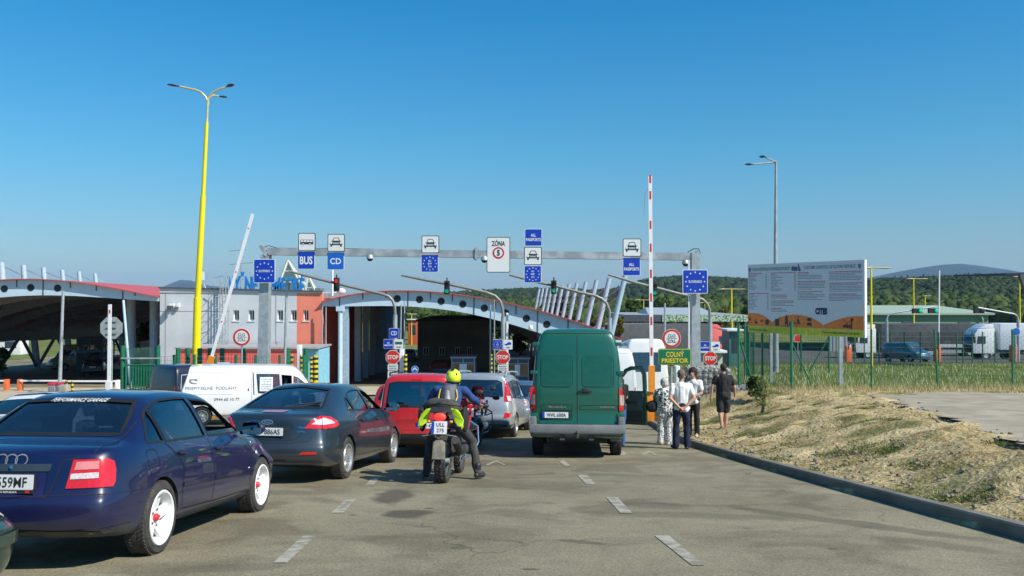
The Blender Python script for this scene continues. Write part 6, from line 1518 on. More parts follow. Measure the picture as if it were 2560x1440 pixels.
# --- dark grey five door hatchback with clear tail lamps
GREYP = paint('charcoal blue car paint', (.018, .034, .050), metal=.35, rough=.38, dirt=.25)
def grey_hatch():
 root = place('parked_car', 'charcoal grey liftback with clear and red tail lights, behind the blue saloon', -2.60, 13.70, 7.0, local=(.98, -.94))
 S = sedan_spec(4.78, 1.886, 1.47, rearwin=(.42, 1.55), front=(2.75, 3.65), deck=1.06, tail=1.0, noses=.75)
 w_ = .943; L = 4.78
 S['rails'][5] = ([(0, w_ - .20), (.2, w_ - .08), (.6, w_ - .022), (1.2, w_ - .012), (L - .9, w_ - .02), (L - .25, w_ - .12), (L, w_ - .3)], [(0, .84), (.6, .86), (L - 1, .80), (L - .3, .70), (L, .64)])
 S['rails'][6] = ([(0, w_ - .27), (.2, w_ - .16), (.7, w_ - .10), (1.3, w_ - .07), (3.65, w_ - .09), (L - .5, w_ - .16), (L, w_ - .34)], [(0, .96), (.15, .995), (.6, 1.02), (2.7, .985), (3.65, .96), (4.1, .92), (L - .4, .80), (L, .68)])
 R7 = S['rails'][7]
 S['rails'][7] = ([(0, w_ - .32), (.15, w_ - .23), (.4, w_ - .22), (.9, w_ - .27), (1.55, w_ - .34), (2.7, w_ - .34), (3.6, w_ - .24), (4.0, w_ - .2), (L - .4, w_ - .28), (L, w_ - .42)],
  [(0, 1.01), (.1, 1.04), (.36, 1.06), (.6, 1.15), (1.0, 1.305), (1.45, 1.435), (1.75, 1.475), (2.2, 1.485), (2.7, 1.45), (3.0, 1.34), (3.55, 1.05), (3.75, .99), (4.2, .93), (L - .35, .83), (L - .1, .73), (L, .69)])
 S['rb'] = .16; S['rx'] = [.16, .05, .0, .0, .05, .08, .07, .10]
 sw = [[(1.20, 1.065), (1.36, 1.245), (1.46, 1.28), (1.50, 1.065)], [(1.54, 1.06), (1.54, 1.305), (1.75, 1.36), (2.05, 1.39), (2.33, 1.39), (2.38, 1.045)], [(2.46, 1.04), (2.42, 1.385), (2.70, 1.365), (2.95, 1.28), (3.38, 1.05), (3.40, 1.02)]]
 rw = [(-.62, 1.115), (.62, 1.115), (.60, 1.18), (.47, 1.40), (0, 1.445), (-.47, 1.40), (-.60, 1.18)]
 fw = [(-.66, 1.04), (.66, 1.04), (.52, 1.36), (-.52, 1.36)]
 B = Body(S, root, GREYP, arch=[(.98, .33, .365, .62), (3.83, .33, .365, .62)], cabin=[.95, 1.3, 1.7, 2.2, 2.7, 3.1, 3.45], cuts=[('side', q, -1.5, 1.5) for q in sw] + [('x', rw, -1, 1.7), ('x', fw, 2.9, 6)])
 tint = glass('grey tinted glass', (.10, .13, .17), .13)
 for i, q in enumerate(sw):
  for md in ('right', 'left'):
   if i == 2 and md == 'right': continue
   B.patch('side_window', q, md, tint if i < 2 else GLASSL, -.008)
  B.strip('window_trim', q, 'right', GUM, .022, .003, closed=True)
 B.patch('rear_window', rw, 'rear', glass('rear tinted glass', (.07, .09, .13), .13), -.006); B.strip('window_trim', rw, 'rear', GUM, .03, .003, closed=True); B.patch('windscreen', fw, 'front', GLASSL, -.006)
 seats(root, (1.75,), .36, 1.2); seats(root, (2.6,), .38, 1.22)
 for s_ in (1, -1):
  md = (38 if s_ < 0 else -38, 0, 0)
  sg = 1 if s_ < 0 else -1
  h, _ = B.hit((-3, s_ * .55, .93), (1, 0, 0))
  fo, d = B.frame(md); ax = Vector((d.y, -d.x, 0)); u0 = (h - Vector((0, 0, 0))).dot(ax)
  def D(pts): return [(u0 + sg * p[0], p[1]) for p in pts]
  B.patch('tail_light', D([(-.02, .825), (.30, .815), (.50, .825), (.60, .86), (.56, .925), (.42, .99), (.24, 1.005), (.10, .955)]), md, LRED, .010, th=.012, step=.05)
  B.patch('tail_light_clear', D([(.08, .885), (.26, .870), (.50, .89), (.42, .935), (.28, .975), (.17, .945)]), md, LCLR, .016, step=.05)
  B.strip('lamp_gap', D([(.235, .815), (.245, 1.0)]), md, SEAM, .006, .02)
 B.strip('boot_gap', [(-.70, 1.06), (-.66, .93), (-.46, .69), (-.40, .655), (.40, .655), (.46, .69), (.66, .93), (.70, 1.06)], 'rear', SEAM, .010)
 B.patch('high_brake_light', rrect(0, 1.062, .36, .028, .01), 'rear', LRED, .010)
 B.patch('maker_oval', [(.088 * math.cos(a), .915 + .036 * math.sin(a)) for a in np.linspace(0, 2 * math.pi, 28)[:-1]], 'rear', CHROME, .010)
 B.patch('maker_oval_field', [(.078 * math.cos(a), .915 + .029 * math.sin(a)) for a in np.linspace(0, 2 * math.pi, 28)[:-1]], 'rear', mat('oval blue', (.02, .04, .16), rough=.3), .013); B.letters('Ford', 0, .915, .035, 'rear', CHROME, .016, bold=.0, shear=.3)
 B.patch('plate_recess', rrect(0, .765, .72, .17, .03), 'rear', mat('recess grey', (.014, .022, .03), rough=.5), .004)
 plate_on(root, -.115, -.0, .775, 'SO 886AS', .52, .115); tm = Matrix.Translation((-.123, .07, .775)) @ Matrix.Rotation(R(-90), 4, 'Z'); MB().plate([(-.02, .025), (.02, .025), (.02, -.005), (0, -.028), (-.02, -.005)], -.002, .002).xform(tm).build('shield_mark', SIGNR, root)
 B.letters('Titanium', -.52, .84, .026, 'rear', CHROME, .008, shear=.3); B.letters('2.0 TDCi', -.50, .775, .022, 'rear', CHROME, .008)
 B.strip('bumper_gap', [(.72, .80), (.62, .64), (.4, .61), (-.4, .61), (-.62, .64), (-.72, .80)], 'rear', SEAM, .006)
 for s_ in (1, -1): B.patch('bumper_reflector', [(s_ * a, b) for a, b in ((.50, .445), (.74, .45), (.76, .485), (.56, .485))], 'rear', LRED, .008)
 VAL = mat('grey valance', (.10, .11, .11), rough=.6, var=.2); B.patch('valance', [(-.80, .30), (.80, .30), (.78, .335), (-.78, .335)], 'rear', VAL, .006); B.strip('diffuser_slot', [(-.3, .36), (.3, .36)], 'rear', BLACK, .022, .006)
 h0, _ = B.hit((-3, -.02, 1.12), (1, 0, 0)); h1, _ = B.hit((-3, -.55, 1.19), (1, 0, 0)); MB().tube([h0 + Vector((-.02, 0, -.03)), h1 + Vector((-.03, 0, .0))], .011, 6).tube([h0.lerp(h1, .25) + Vector((-.03, 0, .02)), h1 + Vector((-.03, -.06, .02))], .007, 5).build('rear_wiper', PLASTIC, root)
 seam = lambda pts, w2=.008: B.strip('door_gap', pts, 'right', SEAM, w2)
 seam([(1.44, .33), (1.42, .52), (1.50, .70), (1.53, .9), (1.50, 1.04)]); seam([(2.42, 1.02), (2.43, .6), (2.40, .33)]); seam([(3.40, .98), (3.42, .75), (3.38, .33)]); seam([(1.44, .33), (3.38, .31)]); seam([(3.5, .95), (4.1, .87), (4.5, .78)])
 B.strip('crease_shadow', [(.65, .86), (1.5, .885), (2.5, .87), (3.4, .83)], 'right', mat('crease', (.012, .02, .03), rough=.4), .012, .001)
 handle(B, 1.72, .90, GREYP); handle(B, 2.66, .885, GREYP); mirror(root, 3.22, -.90, 1.08, GREYP, -1, 1.05)
 ws = dict(n=20, m=SILVER, w0=.012, w1=.014, d0=.45, d1=.72, ring=.90, hub=.06, disc=.36)
 for x in (.98, 3.83):
  wheel(root, x, -.825, .33, .215, .225, ws, -1, 0, rubber=DIRTYRUB); wheel(root, x, .825, .33, .215, .225, ws, 1, 0, rubber=DIRTYRUB)
 MB().box((2.4, 0, .28), (3.4, 1.3, .12)).build('underside', BLACK, root)
 return root
grey_hatch()
# --- generic shells: hatchback / people carrier / van
def box_spec(L, W_, H, hood=.95, belt=.98, rake=.16, f=(2.6, 3.4), st=None, wt=.30, nose=.72, roofy=None, vert=.0, tail=None, rb=.07, flatz=None):
 """one-box or two-box body with an upright tail"""
 w_ = W_ / 2; f0, f1 = f
 st = sorted(st or [0, .05, .14, .35, .7, 1.2, 1.7, (1.7 + f0) / 2, f0 - .05, f0 + .15, (f0 + f1) / 2, f1 - .08, f1 + .08, f1 + .4, L - .4, L - .2, L - .07, L])
 st = [a for i, a in enumerate(st) if i == 0 or a - st[i - 1] > .045]
 rails = [
  ([(0, w_ - .2), (.4, w_ - .13), (L - .4, w_ - .13), (L, w_ - .3)], [(0, .30), (.5, .22), (L, .22)]),
  ([(0, w_ - .10), (.25, w_ - .04), (.6, w_ - .02), (L - .5, w_ - .02), (L - .2, w_ - .09), (L, w_ - .26)], [(0, .36), (.5, .30), (L, .29)]),
  ([(0, w_ - .07), (.2, w_ - .02), (.5, w_), (L - .5, w_), (L - .2, w_ - .07), (L, w_ - .22)], [(0, .46), (L, .44)]),
  ([(0, w_ - .07), (.2, w_ - .02), (.5, w_), (L - .5, w_), (L - .2, w_ - .07), (L, w_ - .22)], [(0, .60), (L, .56)]),
  ([(0, w_ - .10), (.2, w_ - .03), (.5, w_ - .004), (L - .5, w_), (L - .2, w_ - .08), (L, w_ - .26)], [(0, .64), (L, .60)]),
  ([(0, w_ - .12), (.2, w_ - .05), (.6, w_ - .02), (L - .9, w_ - .02), (L - .25, w_ - .12), (L, w_ - .3)], [(0, belt * .84), (.6, belt * .85), (f1, hood * .85), (L - .3, nose * .92), (L, nose * .85)]),
  ([(0, w_ - .15), (.2, w_ - .07), (.7, w_ - .05), (f1, w_ - .075), (L - .5, w_ - .14), (L, w_ - .34)], [(0, belt), (f0, belt), (f1, hood * .98), (f1 + .4, hood * .96), (L - .4, nose * 1.1), (L, nose * .92)]),
  ([(0, w_ - wt * .75), (.15, w_ - wt * .8), (.5, w_ - wt * .85), (f0, w_ - wt), (f1 - .05, w_ - .20), (f1 + .3, w_ - .18), (L - .4, w_ - .26), (L, w_ - .42)],
  roofy or [(0, H - .10), (.1, H - .05), (.35, H - .015), (1.2, H), (f0 - .3, H - .01), (f0, H - .05), (f0 + .2, H - .14), (f1 - .06, hood + .05), (f1 + .08, hood), (f1 + .4, hood - .03), (L - .4, nose + .08), (L - .1, nose), (L, nose - .06)])]
 if roofy is None: rails[7][0][0] = (0, w_ - wt * .82)
 return dict(st=st, rails=rails, rx=[.14, .03, .0, .0, .04, .05, rake * .45, rake], fx=[.12, .04, 0, 0, .03, .06, .12, .14], rb=rb, fb=.13, ra=.8, crown=[(0, .02), (.4, .035), (f0, .035), (f1, .03), (L - .4, .03), (L, .01)])
def wheels(root, xs, y, r, rr, ws, rub=None, wd=.2):
 for x in xs:
  wheel(root, x, -y, r, wd, rr, ws, -1, 0, rubber=rub or RUBBER); wheel(root, x, y, r, wd, rr, ws, 1, 0, rubber=rub or RUBBER)
ALLOY = dict(n=10, m=SILVER, w0=.022, w1=.02, d0=.4, d1=.7, ring=.88, hub=.05)
HUBC = dict(n=7, m=mat('hub cap grey', (.35, .35, .35), rough=.5, metal=.3), w0=.04, w1=.045, d0=.5, d1=.7, ring=.82, hub=.06)
def simple_car(name, lab, x, y, head, L, W_, H, pm, sw, rw, fw, arch, cab, tl=None, cat='car', group='vehicles queuing at the border', plate=None, ws=None, local=None, gl=None, wr=.31, spec=None, far=False, trim=True, **kw):
 root = place(name, lab, x, y, head, cat=cat, group=group, local=local or (0, 0))
 S = spec or box_spec(L, W_, H, **kw); B = Body(S, root, pm, arch=[(a, wr, wr + .035, W_ / 2 - .32) for a in arch], cabin=cab, cuts=[('side', q, -2, 2) for q in sw] + ([('x', rw, -1, cab[0] + .3)] if rw else []) + ([('x', fw, cab[-1] - .5, 9)] if fw else []), level=1 if far else 2)
 g = gl or glass('rear tinted glass', (.07, .09, .13), .07)
 for q in sw:
  B.patch('side_window', q, 'right', g, -.008, step=.12 if far else .06); B.patch('side_window', q, 'left', g, -.008, step=.12 if far else .06)
  if trim: B.strip('window_trim', q, 'right', GUM, .02, .003, closed=True)
 if rw: B.patch('rear_window', rw, 'rear', g, -.006, step=.12 if far else .06); B.strip('window_trim', rw, 'rear', GUM, .025, .003, closed=True)
 if fw: B.patch('windscreen', fw, 'front', GLASSL, -.006, step=.12)
 for s_ in (1, -1):
  if tl: B.patch('tail_light', [(s_ * a, b) for a, b in tl], 'rear', LRED, .010, th=.01)
 if plate: h, _ = B.hit((-3, plate[1], plate[2]), (1, 0, 0)); plate_on(root, (h.x if h else 0) - .025, plate[1], plate[2], plate[0])
 wheels(root, arch, W_ / 2 - .10, wr, wr * .66, ws or ALLOY, DIRTYRUB)
 MB().box((L / 2, 0, .3), (L * .7, W_ * .7, .1)).build('underside', BLACK, root)
 return root, B
REDP = paint('bright red car paint', (.52, .012, .012), dirt=.2); REDP2 = paint('dark red car paint', (.36, .01, .012), dirt=.2)
SILP = paint('silver car paint', (.50, .52, .52), metal=.55, rough=.35, dirt=.12); WHP = paint('white car paint', (.76, .76, .75), rough=.4, dirt=.15)
BLP = paint('steel blue car paint', (.05, .12, .22), metal=.3, dirt=.2); BKP = paint('black car paint', (.015, .016, .018), dirt=.2); NAVP = paint('navy van paint', (.008, .010, .03), dirt=.25); GRNP = paint('dark green car paint', (.005, .032, .025), dirt=.1)
def red_mpv():
 q = [[(.25, 1.0), (.35, 1.45), (1.2, 1.48), (1.2, 1.0)], [(1.28, 1.0), (1.28, 1.48), (2.1, 1.45), (2.1, .98)], [(2.18, .98), (2.18, 1.44), (2.5, 1.40), (2.95, 1.08), (3.0, .98)]]
 rw = [(-.62, 1.03), (.62, 1.03), (.565, 1.50), (.40, 1.53), (-.40, 1.53), (-.565, 1.50)]
 root, B = simple_car('parked_car', 'bright red tall hatchback with upright tailgate, left of the motorcyclist', -1.93, 17.25, 1.5, 3.95, 1.72, 1.70, REDP, q, rw, [(-.6, 1.05), (.6, 1.05), (.5, 1.45), (-.5, 1.45)],
  (.72, 3.1), [.3, .9, 1.5, 2.1, 2.5, 3.0], None, belt=1.0, hood=1.0, f=(2.45, 3.1), wt=.22, rake=.12, nose=.8, plate=('TO 429AT', -.28, .66), ws=HUBC, wr=.30)
 for s_ in (1, -1): B.patch('tail_light', [(s_ * a, b) for a, b in ((.72, .78), (.80, .78), (.79, 1.02), (.71, 1.02))], 'rear', LRED, .010, th=.01)
 B.patch('high_brake_light', rrect(0, 1.585, .22, .035, .01), 'rear', LRED, .012, th=.01)
 B.patch('handle_panel', rrect(-.10, .90, .10, .23, .045), 'rear', PLASTIC, .012, th=.01); B.patch('plate_recess', rrect(-.1, .67, .98, .22, .03), 'rear', mat('red recess', (.33, .008, .008)), .004)
 B.strip('door_gap', [(-.05, .48), (-.05, 1.62)], 'rear', SEAM, .007); B.strip('tailgate_gap', [(.70, .48), (.70, 1.0), (.64, 1.60)], 'rear', SEAM, .01); B.strip('tailgate_gap', [(-.70, .48), (-.70, 1.0), (-.64, 1.60)], 'rear', SEAM, .01)
 B.patch('bumper', [(-.82, .26), (.82, .26), (.82, .50), (-.82, .50)], 'rear', PLASTIC, .018, th=.015); seats(root, (1.4, 2.3), .36, 1.3)
 MB().tube([(-.01, -.45, 1.05), (.01, -.05, 1.09)], .012, 6).tube([(-.01, .45, 1.05), (.01, .1, 1.09)], .012, 6).build('rear_wiper', PLASTIC, root)
 for y in (-.62, .62): MB().tube([(.45, y, 1.66), (.5, y, 1.72), (1.2, y, 1.75), (2.2, y, 1.74), (2.3, y, 1.68)], .018, 6).build('roof_rail', PLASTIC, root)
 mirror(root, 2.85, -.86, 1.1, PLASTIC, -1); mirror(root, 2.85, .86, 1.1, PLASTIC, 1)
red_mpv()
q4 = [[(.30, 1.0), (.50, 1.33), (1.0, 1.36), (1.0, 1.0)], [(1.08, 1.0), (1.08, 1.36), (1.9, 1.35), (1.9, .98)], [(1.98, .98), (1.98, 1.35), (2.3, 1.3), (2.8, 1.02), (2.85, .97)]]
simple_car('parked_car', 'small red hatchback mostly hidden in front of the tall red car', -3.05, 23.0, 2.0, 3.9, 1.66, 1.45, REDP2, q4, [(-.58, 1.02), (.58, 1.02), (.48, 1.32), (-.48, 1.32)], [(-.58, 1.0), (.58, 1.0), (.46, 1.3), (-.46, 1.3)], (.7, 3.1), [.4, .9, 1.5, 2.2, 2.8], [(.60, .75), (.76, .75), (.74, .98), (.62, .98)], belt=.96, hood=.92, f=(2.2, 3.0), wt=.26, rake=.3, plate=('KE 310BC', 0, .7))
def silver_mpv():
 q = [[(.30, 1.10), (.42, 1.50), (1.15, 1.54), (1.15, 1.06)], [(1.23, 1.06), (1.23, 1.54), (2.15, 1.53), (2.15, 1.02)], [(2.23, 1.02), (2.23, 1.52), (2.6, 1.47), (3.35, 1.04), (3.4, .99)]]
 rw = [(-.66, 1.13), (.66, 1.13), (.60, 1.50), (.48, 1.55), (-.48, 1.55), (-.60, 1.50)]
 root, B = simple_car('parked_car', 'silver people carrier with roof rails, left of the green van', -.93, 22.95, 9.0, 4.65, 1.86, 1.73, SILP, q, rw, [(-.66, 1.05), (.66, 1.05), (.52, 1.48), (-.52, 1.48)],
  (.9, 3.75), [.45, 1.0, 1.6, 2.2, 2.7, 3.3], None, belt=1.05, hood=1.0, f=(2.55, 3.55), wt=.26, rake=.28, nose=.8, plate=('BB 481CF', 0, .78), wr=.33)
 for s_ in (1, -1):
  B.patch('tail_light', [(s_ * a, b) for a, b in ((.70, 1.0), (.90, .98), (.86, 1.3), (.78, 1.58), (.68, 1.60), (.70, 1.3))], 'rear', LRED, .012, th=.01)
  B.patch('lower_lamp', [(s_ * a, b) for a, b in ((.70, .56), (.86, .58), (.88, .70), (.74, .70))], 'rear', LRED, .012, th=.01)
 B.patch('tail_light', [(.10, .98), (.34, .98), (.30, 1.28), (.36, 1.5), (.26, 1.5)], 'right', LRED, .012, th=.01); B.patch('tail_light_lens', [(.12, 1.0), (.32, 1.0), (.29, 1.14), (.15, 1.14)], 'right', LCLR, .017)
 B.strip('door_gap', [(1.19, .4), (1.22, 1.0)], 'right', SEAM, .01); B.strip('door_gap', [(2.19, .36), (2.19, 1.0)], 'right', SEAM, .01); B.strip('door_gap', [(3.3, .36), (3.34, .96)], 'right', SEAM, .01)
 B.patch('bumper', [(-.9, .28), (.9, .28), (.9, .40), (-.9, .40)], 'rear', mat('bumper grey', (.16, .17, .17)), .012, th=.01)
 handle(B, 1.45, .92, SILP, rec=False); handle(B, 2.45, .9, SILP, rec=False); mirror(root, 3.15, -.9, 1.12, PLASTIC, -1); seats(root, (1.3, 2.6), .38, 1.32)
 for y in (-.70, .70): MB().tube([(.30, y, 1.67), (.40, y, 1.76), (1.2, y, 1.80), (2.3, y, 1.79), (2.5, y, 1.70)], .02, 8).build('roof_rail', GALV, root, smooth=True)
silver_mpv()
rt, Bq = simple_car('parked_car', 'dark blue grey hatchback with round red tail lights, between silver car and green van', .15, 27.2, 5.0, 4.2, 1.76, 1.47, BLP, q4, [(-.58, 1.02), (.58, 1.02), (.48, 1.34), (-.48, 1.34)], [(-.58, 1.0), (.58, 1.0), (.46, 1.3), (-.46, 1.3)], (.8, 3.3), [.4, .9, 1.5, 2.2, 2.8], [(.62, .74), (.84, .74), (.82, 1.0), (.66, 1.02)], belt=.98, hood=.94, f=(2.2, 3.0), wt=.26, rake=.3, plate=('PO 215DK', 0, .62), wr=.32)
for z in (.80, .92): Bq.patch('lamp_ring', circ(-.73, z, .05, 14), 'rear', LCLR, .02)
sW = sedan_spec(4.4, 1.72, 1.36)
rt, Bq = simple_car('parked_car', 'white saloon car at the left edge behind the dark blue saloon', -7.65, 12.5, -6.0, 4.4, 1.72, 1.36, WHP, [[(1.55, .96), (1.72, 1.26), (2.3, 1.30), (2.3, .96)], [(2.38, .96), (2.38, 1.30), (2.62, 1.28), (3.1, 1.03), (3.12, .96)]], [(-.60, 1.035), (.60, 1.035), (.545, 1.20), (.49, 1.305), (0, 1.335), (-.49, 1.305), (-.545, 1.20)], [(-.60, 1.0), (.60, 1.0), (.50, 1.30), (-.50, 1.30)], (1.0, 3.55), [1.25, 1.5, 1.75, 2.2, 2.65, 2.95, 3.2], [(.45, .70), (.74, .70), (.72, .84), (.47, .84)], spec=sW, gl=glass('teal tinted glass', (.10, .2, .2), .06))
def green_corner():
 S = sedan_spec(4.5, 1.74, 1.42)
 root = place('parked_car', 'dark green car whose front corner shows at the lower left edge', -3.06, 5.50, 4.0, local=(4.40, -.87))
 sw = [[(1.55, .96), (1.72, 1.26), (2.3, 1.30), (2.3, .96)], [(2.38, .96), (2.38, 1.30), (2.62, 1.28), (3.1, 1.03), (3.12, .96)]]
 B = Body(S, root, GRNP, arch=[(1.0, .315, .345, .56), (3.62, .315, .345, .56)], cabin=[1.25, 1.5, 1.75, 2.2, 2.65, 2.95, 3.2], cuts=[('side', q, -1.5, 1.5) for q in sw])
 for q in sw: B.patch('side_window', q, 'right', GLASSD, -.008)
 wheels(root, (1.0, 3.62), .765, .315, .21, ALLOY)
 B.strip('bumper_gap', [(3.95, .62), (4.46, .60)], 'right', SEAM, .012); B.strip('bumper_moulding', [(4.0, .50), (4.44, .50)], 'right', GRNP, .07, .02); B.patch('indicator', [(4.15, .66), (4.42, .64), (4.42, .58 + .04), (4.2, .62)], 'right', LCLR, .008)
green_corner()
# --- vans
def van_spec(L, W_, H, hood=1.15, belt=1.1, f=(3.6, 4.3), rake=.06, wt=.16, bot=.32):
 S = box_spec(L, W_, H, hood=hood, belt=belt, f=f, rake=rake, wt=wt, nose=.9, rb=.035, st=[0, .04, .10, .3, .8, 1.5, 2.2, 2.9, f[0] - .3, f[0], f[0] + .15, (f[0] + f[1]) / 2, f[1] - .06, f[1] + .08, L - .4, L - .2, L - .07, L])
 w_ = W_ / 2
 S['rails'][0] = ([(0, w_ - .1), (L, w_ - .2)], [(0, bot - .02), (L, .25)]); S['rails'][1] = ([(0, w_ - .03), (.5, w_ - .01), (L - .4, w_ - .02), (L, w_ - .2)], [(0, bot), (L, .3)])
 S['rails'][5][0][:3] = [(0, w_ - .03), (.2, w_ - .01), (.6, w_ - .005)]; S['rails'][6][0][:3] = [(0, w_ - .05), (.2, w_ - .025), (.7, w_ - .02)]
 S['rails'][4][0][:3] = [(0, w_ - .03), (.2, w_ - .01), (.5, w_)]; S['rails'][3][0][:3] = [(0, w_ - .03), (.2, w_ - .0), (.5, w_)]; S['rails'][2][0][:3] = [(0, w_ - .03), (.2, w_ - .0), (.5, w_)]
 return S
GVP = paint('green van paint', (.0025, .095, .056), dirt=.12, rough=.4); VGREY = mat('grey bumper plastic', (.17, .18, .18), rough=.6, var=.15, scale=3)
def green_van():
 H = 2.62; W_ = 1.93; Y0 = 17.25
 root = place('delivery_van', 'dark green high roof delivery van seen from behind, driver door open', PX(1443, Y0), Y0, 3.6, 'van', local=(0, 0))
 S = van_spec(5.6, W_, H, hood=1.25, belt=1.2, f=(4.1, 4.9), rake=.05, wt=.17, bot=.42)
 S['rails'][7][1][:3] = [(0, H - .13), (.04, H - .07), (.25, H - .01)]
 B = Body(S, root, GVP, arch=[(1.05, .34, .40, .62), (4.5, .34, .40, .62)], cabin=[3.6, 4.0, 4.4, 4.8], cuts=[('side', [(3.75, 1.35), (3.75, 1.95), (4.15, 1.95), (4.75, 1.45), (4.75, 1.3)], -1.5, 1.5), ('x', [(-.75, 1.4), (.75, 1.4), (.65, 2.0), (-.65, 2.0)], 4.3, 7)])
 B.patch('windscreen', [(-.75, 1.4), (.75, 1.4), (.65, 2.0), (-.65, 2.0)], 'front', GLASSL, -.006)
 seam = lambda p, w2=.012, cl=False, o=.003: B.strip('door_gap', p, 'rear', SEAM, w2, o, closed=cl)
 seam([(0, .70), (0, 2.49)]); seam(rrect(0, 1.60, 1.66, 1.83, .12), .012, True)
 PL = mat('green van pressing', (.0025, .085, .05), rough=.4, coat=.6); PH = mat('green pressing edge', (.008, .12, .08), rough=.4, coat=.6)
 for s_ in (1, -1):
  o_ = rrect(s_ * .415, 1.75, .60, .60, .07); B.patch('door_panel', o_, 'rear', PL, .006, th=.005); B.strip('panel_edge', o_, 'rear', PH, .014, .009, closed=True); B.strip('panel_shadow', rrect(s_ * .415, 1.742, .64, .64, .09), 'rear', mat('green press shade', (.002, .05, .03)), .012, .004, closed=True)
  for z in (2.30, 1.72, .865):
   h, _ = B.hit((-3, s_ * (.80 if z > 2 else .86), z), (1, 0, 0)); MB().box(((h.x if h else .05) - .02, s_ * (.83 if z > 2 else .87), z), (.045, .15, .075)).build('hinge', GVP, root, bevel=.012)
  B.patch('tail_light', rrect(s_ * .895, 1.19, .115, .46, .02), 'rear', LRED, .02, th=.03); B.patch('reversing_lens', rrect(s_ * .885, 1.17, .075, .2, .01), 'rear', mat('lens grey', (.35, .33, .26), rough=.2, coat=1), .024)
  B.patch('bumper_reflector', rrect(s_ * .76, .61, .12, .05, .008), 'rear', LRED, .075)
 B.patch('lower_panel', rrect(.415, 1.02, .62, .10, .02), 'rear', PL, .006, th=.005); B.strip('panel_edge', rrect(.415, 1.02, .64, .11, .02), 'rear', SEAM, .006, .008, closed=True)
 B.strip('panel_edge', rrect(-.43, 1.02, .76, .085, .02), 'rear', SEAM, .008, .004, closed=True)
 B.letters('Mercedes-Benz', .40, 1.03, .05, 'rear', CHROME, .014, fit=.36); B.letters('SPRINTER', -.60, 1.03, .04, 'rear', CHROME, .014, fit=.30)
 B.patch('plate_recess', rrect(.43, .865, .66, .20, .03), 'rear', mat('green recess', (.003, .05, .03), rough=.5), .004)
 h, _ = B.hit((-3, .44, .86), (1, 0, 0)); plate_on(root, h.x - .02, .44, .865, 'WWL 6500A', .52, .115)
 h, _ = B.hit((-3, -.15, 1.35), (1, 0, 0)); MB().box((h.x - .02, -.16, 1.345), (.04, .27, .035)).box((h.x - .012, -.16, 1.355), (.03, .12, .09)).build('door_handle', PLASTIC, root, bevel=.01)
 for s_ in (1, -1): MB().box((.05, s_ * .885, .70), (.18, .13, .28)).build('corner_guard', VGREY, root, bevel=.03)
 MB().box((-.02, 0, .595), (.18, 1.93, .17)).build('bumper', VGREY, root, bevel=.04); MB().box((-.04, -.0, .508), (.14, 1.75, .035)).build('bumper_step', mat('bumper step', (.06, .06, .065)), root, bevel=.01)
 hb = MB(); hb.box((.05, .1, .43), (.12, .75, .07)); hb.tube([(.0, 0, .42), (-.14, 0, .44), (-.14, 0, .52)], .025, 8); hb.ell((-.14, 0, .53), .035, 10, 6); hb.box((.0, .3, .42), (.1, .1, .1)); hb.box((.0, -.28, .42), (.1, .1, .1)); hb.build('tow_bar', mat('rusty steel', (.07, .065, .06), rough=.8, var=.4, scale=20), root)
 for s_ in (1, -1): MB().box((1.48, s_ * .80, .36), (.02, .26, .34)).build('mud_flap', BLACK, root)
 MB().box((-.0 + .5, -.78, .40), (.35, .22, .14)).build('mudguard_edge', VGREY, root, bevel=.03)
 hub = dict(n=8, m=mat('steel wheel', (.2, .2, .2), rough=.5, metal=.4), w0=.05, w1=.05, d0=.2, d1=.3, hub=.07)
 wheels(root, (1.05, 4.5), .82, .34, .2, hub, RUBBER, .23)
 MB().box((2.6, 0, .38), (4.6, 1.2, .12)).build('underside', BLACK, root)
 DL = 1.12; M = Matrix.Translation((4.78, -.97, 0)) @ Matrix.Rotation(R(44), 4, 'Z')
 ol = [(0, .48), (-DL, .48), (-DL, 1.28), (-DL + .02, 1.75), (-DL + .14, 1.93), (-.62, 1.93), (-.42, 1.86), (0, 1.38)]
 win = [(-.10, 1.32), (-DL + .10, 1.32), (-DL + .12, 1.72), (-DL + .19, 1.83), (-.62, 1.83), (-.48, 1.79), (-.1, 1.42)]
 def dm(name, outline, y0, th, m_, hole=None, bev=0, par=root):
  if hole is None: b = MB().prism([(p[0], y0, p[1]) for p in outline], (0, th, 0))
  else:
   pts = [Vector(p) for p in outline] + [Vector(p) for p in hole]; n1, n2 = len(outline), len(hole)
   r = geometry.delaunay_2d_cdt(pts, [(i, (i + 1) % n1) for i in range(n1)] + [(n1 + i, n1 + (i + 1) % n2) for i in range(n2)], [], 0, 1e-5)
   def ins(x, y, pl):
    c = False
    for i in range(len(pl)):
     x1, y1 = pl[i]; x2, y2 = pl[(i + 1) % len(pl)]
     if (y1 > y) != (y2 > y) and x < (x2 - x1) * (y - y1) / (y2 - y1) + x1: c = not c
    return c
   fs = [q for q in r[2] if ins(sum(r[0][i].x for i in q) / 3, sum(r[0][i].y for i in q) / 3, outline) and not ins(sum(r[0][i].x for i in q) / 3, sum(r[0][i].y for i in q) / 3, hole)]
   k = len(r[0]); b = MB(); b.v = [Vector((p.x, y0, p.y)) for p in r[0]] + [Vector((p.x, y0 + th, p.y)) for p in r[0]]
   e = {}
   for q in fs:
    for a, c in zip(q, q[1:] + q[:1]): e[(a, c)] = 1
   b.f = [tuple(q) for q in fs] + [tuple(i + k for i in q)[::-1] for q in fs] + [(c, a, a + k, c + k) for (a, c) in e if (c, a) not in e]
  b.xform(M); return b.build(name, m_, par)
 dr = dm('open_door', ol, -.035, .05, GVP, hole=win)
 inn = [(-.05, .52), (-DL + .07, .52), (-DL + .07, 1.26), (-.05, 1.30)]
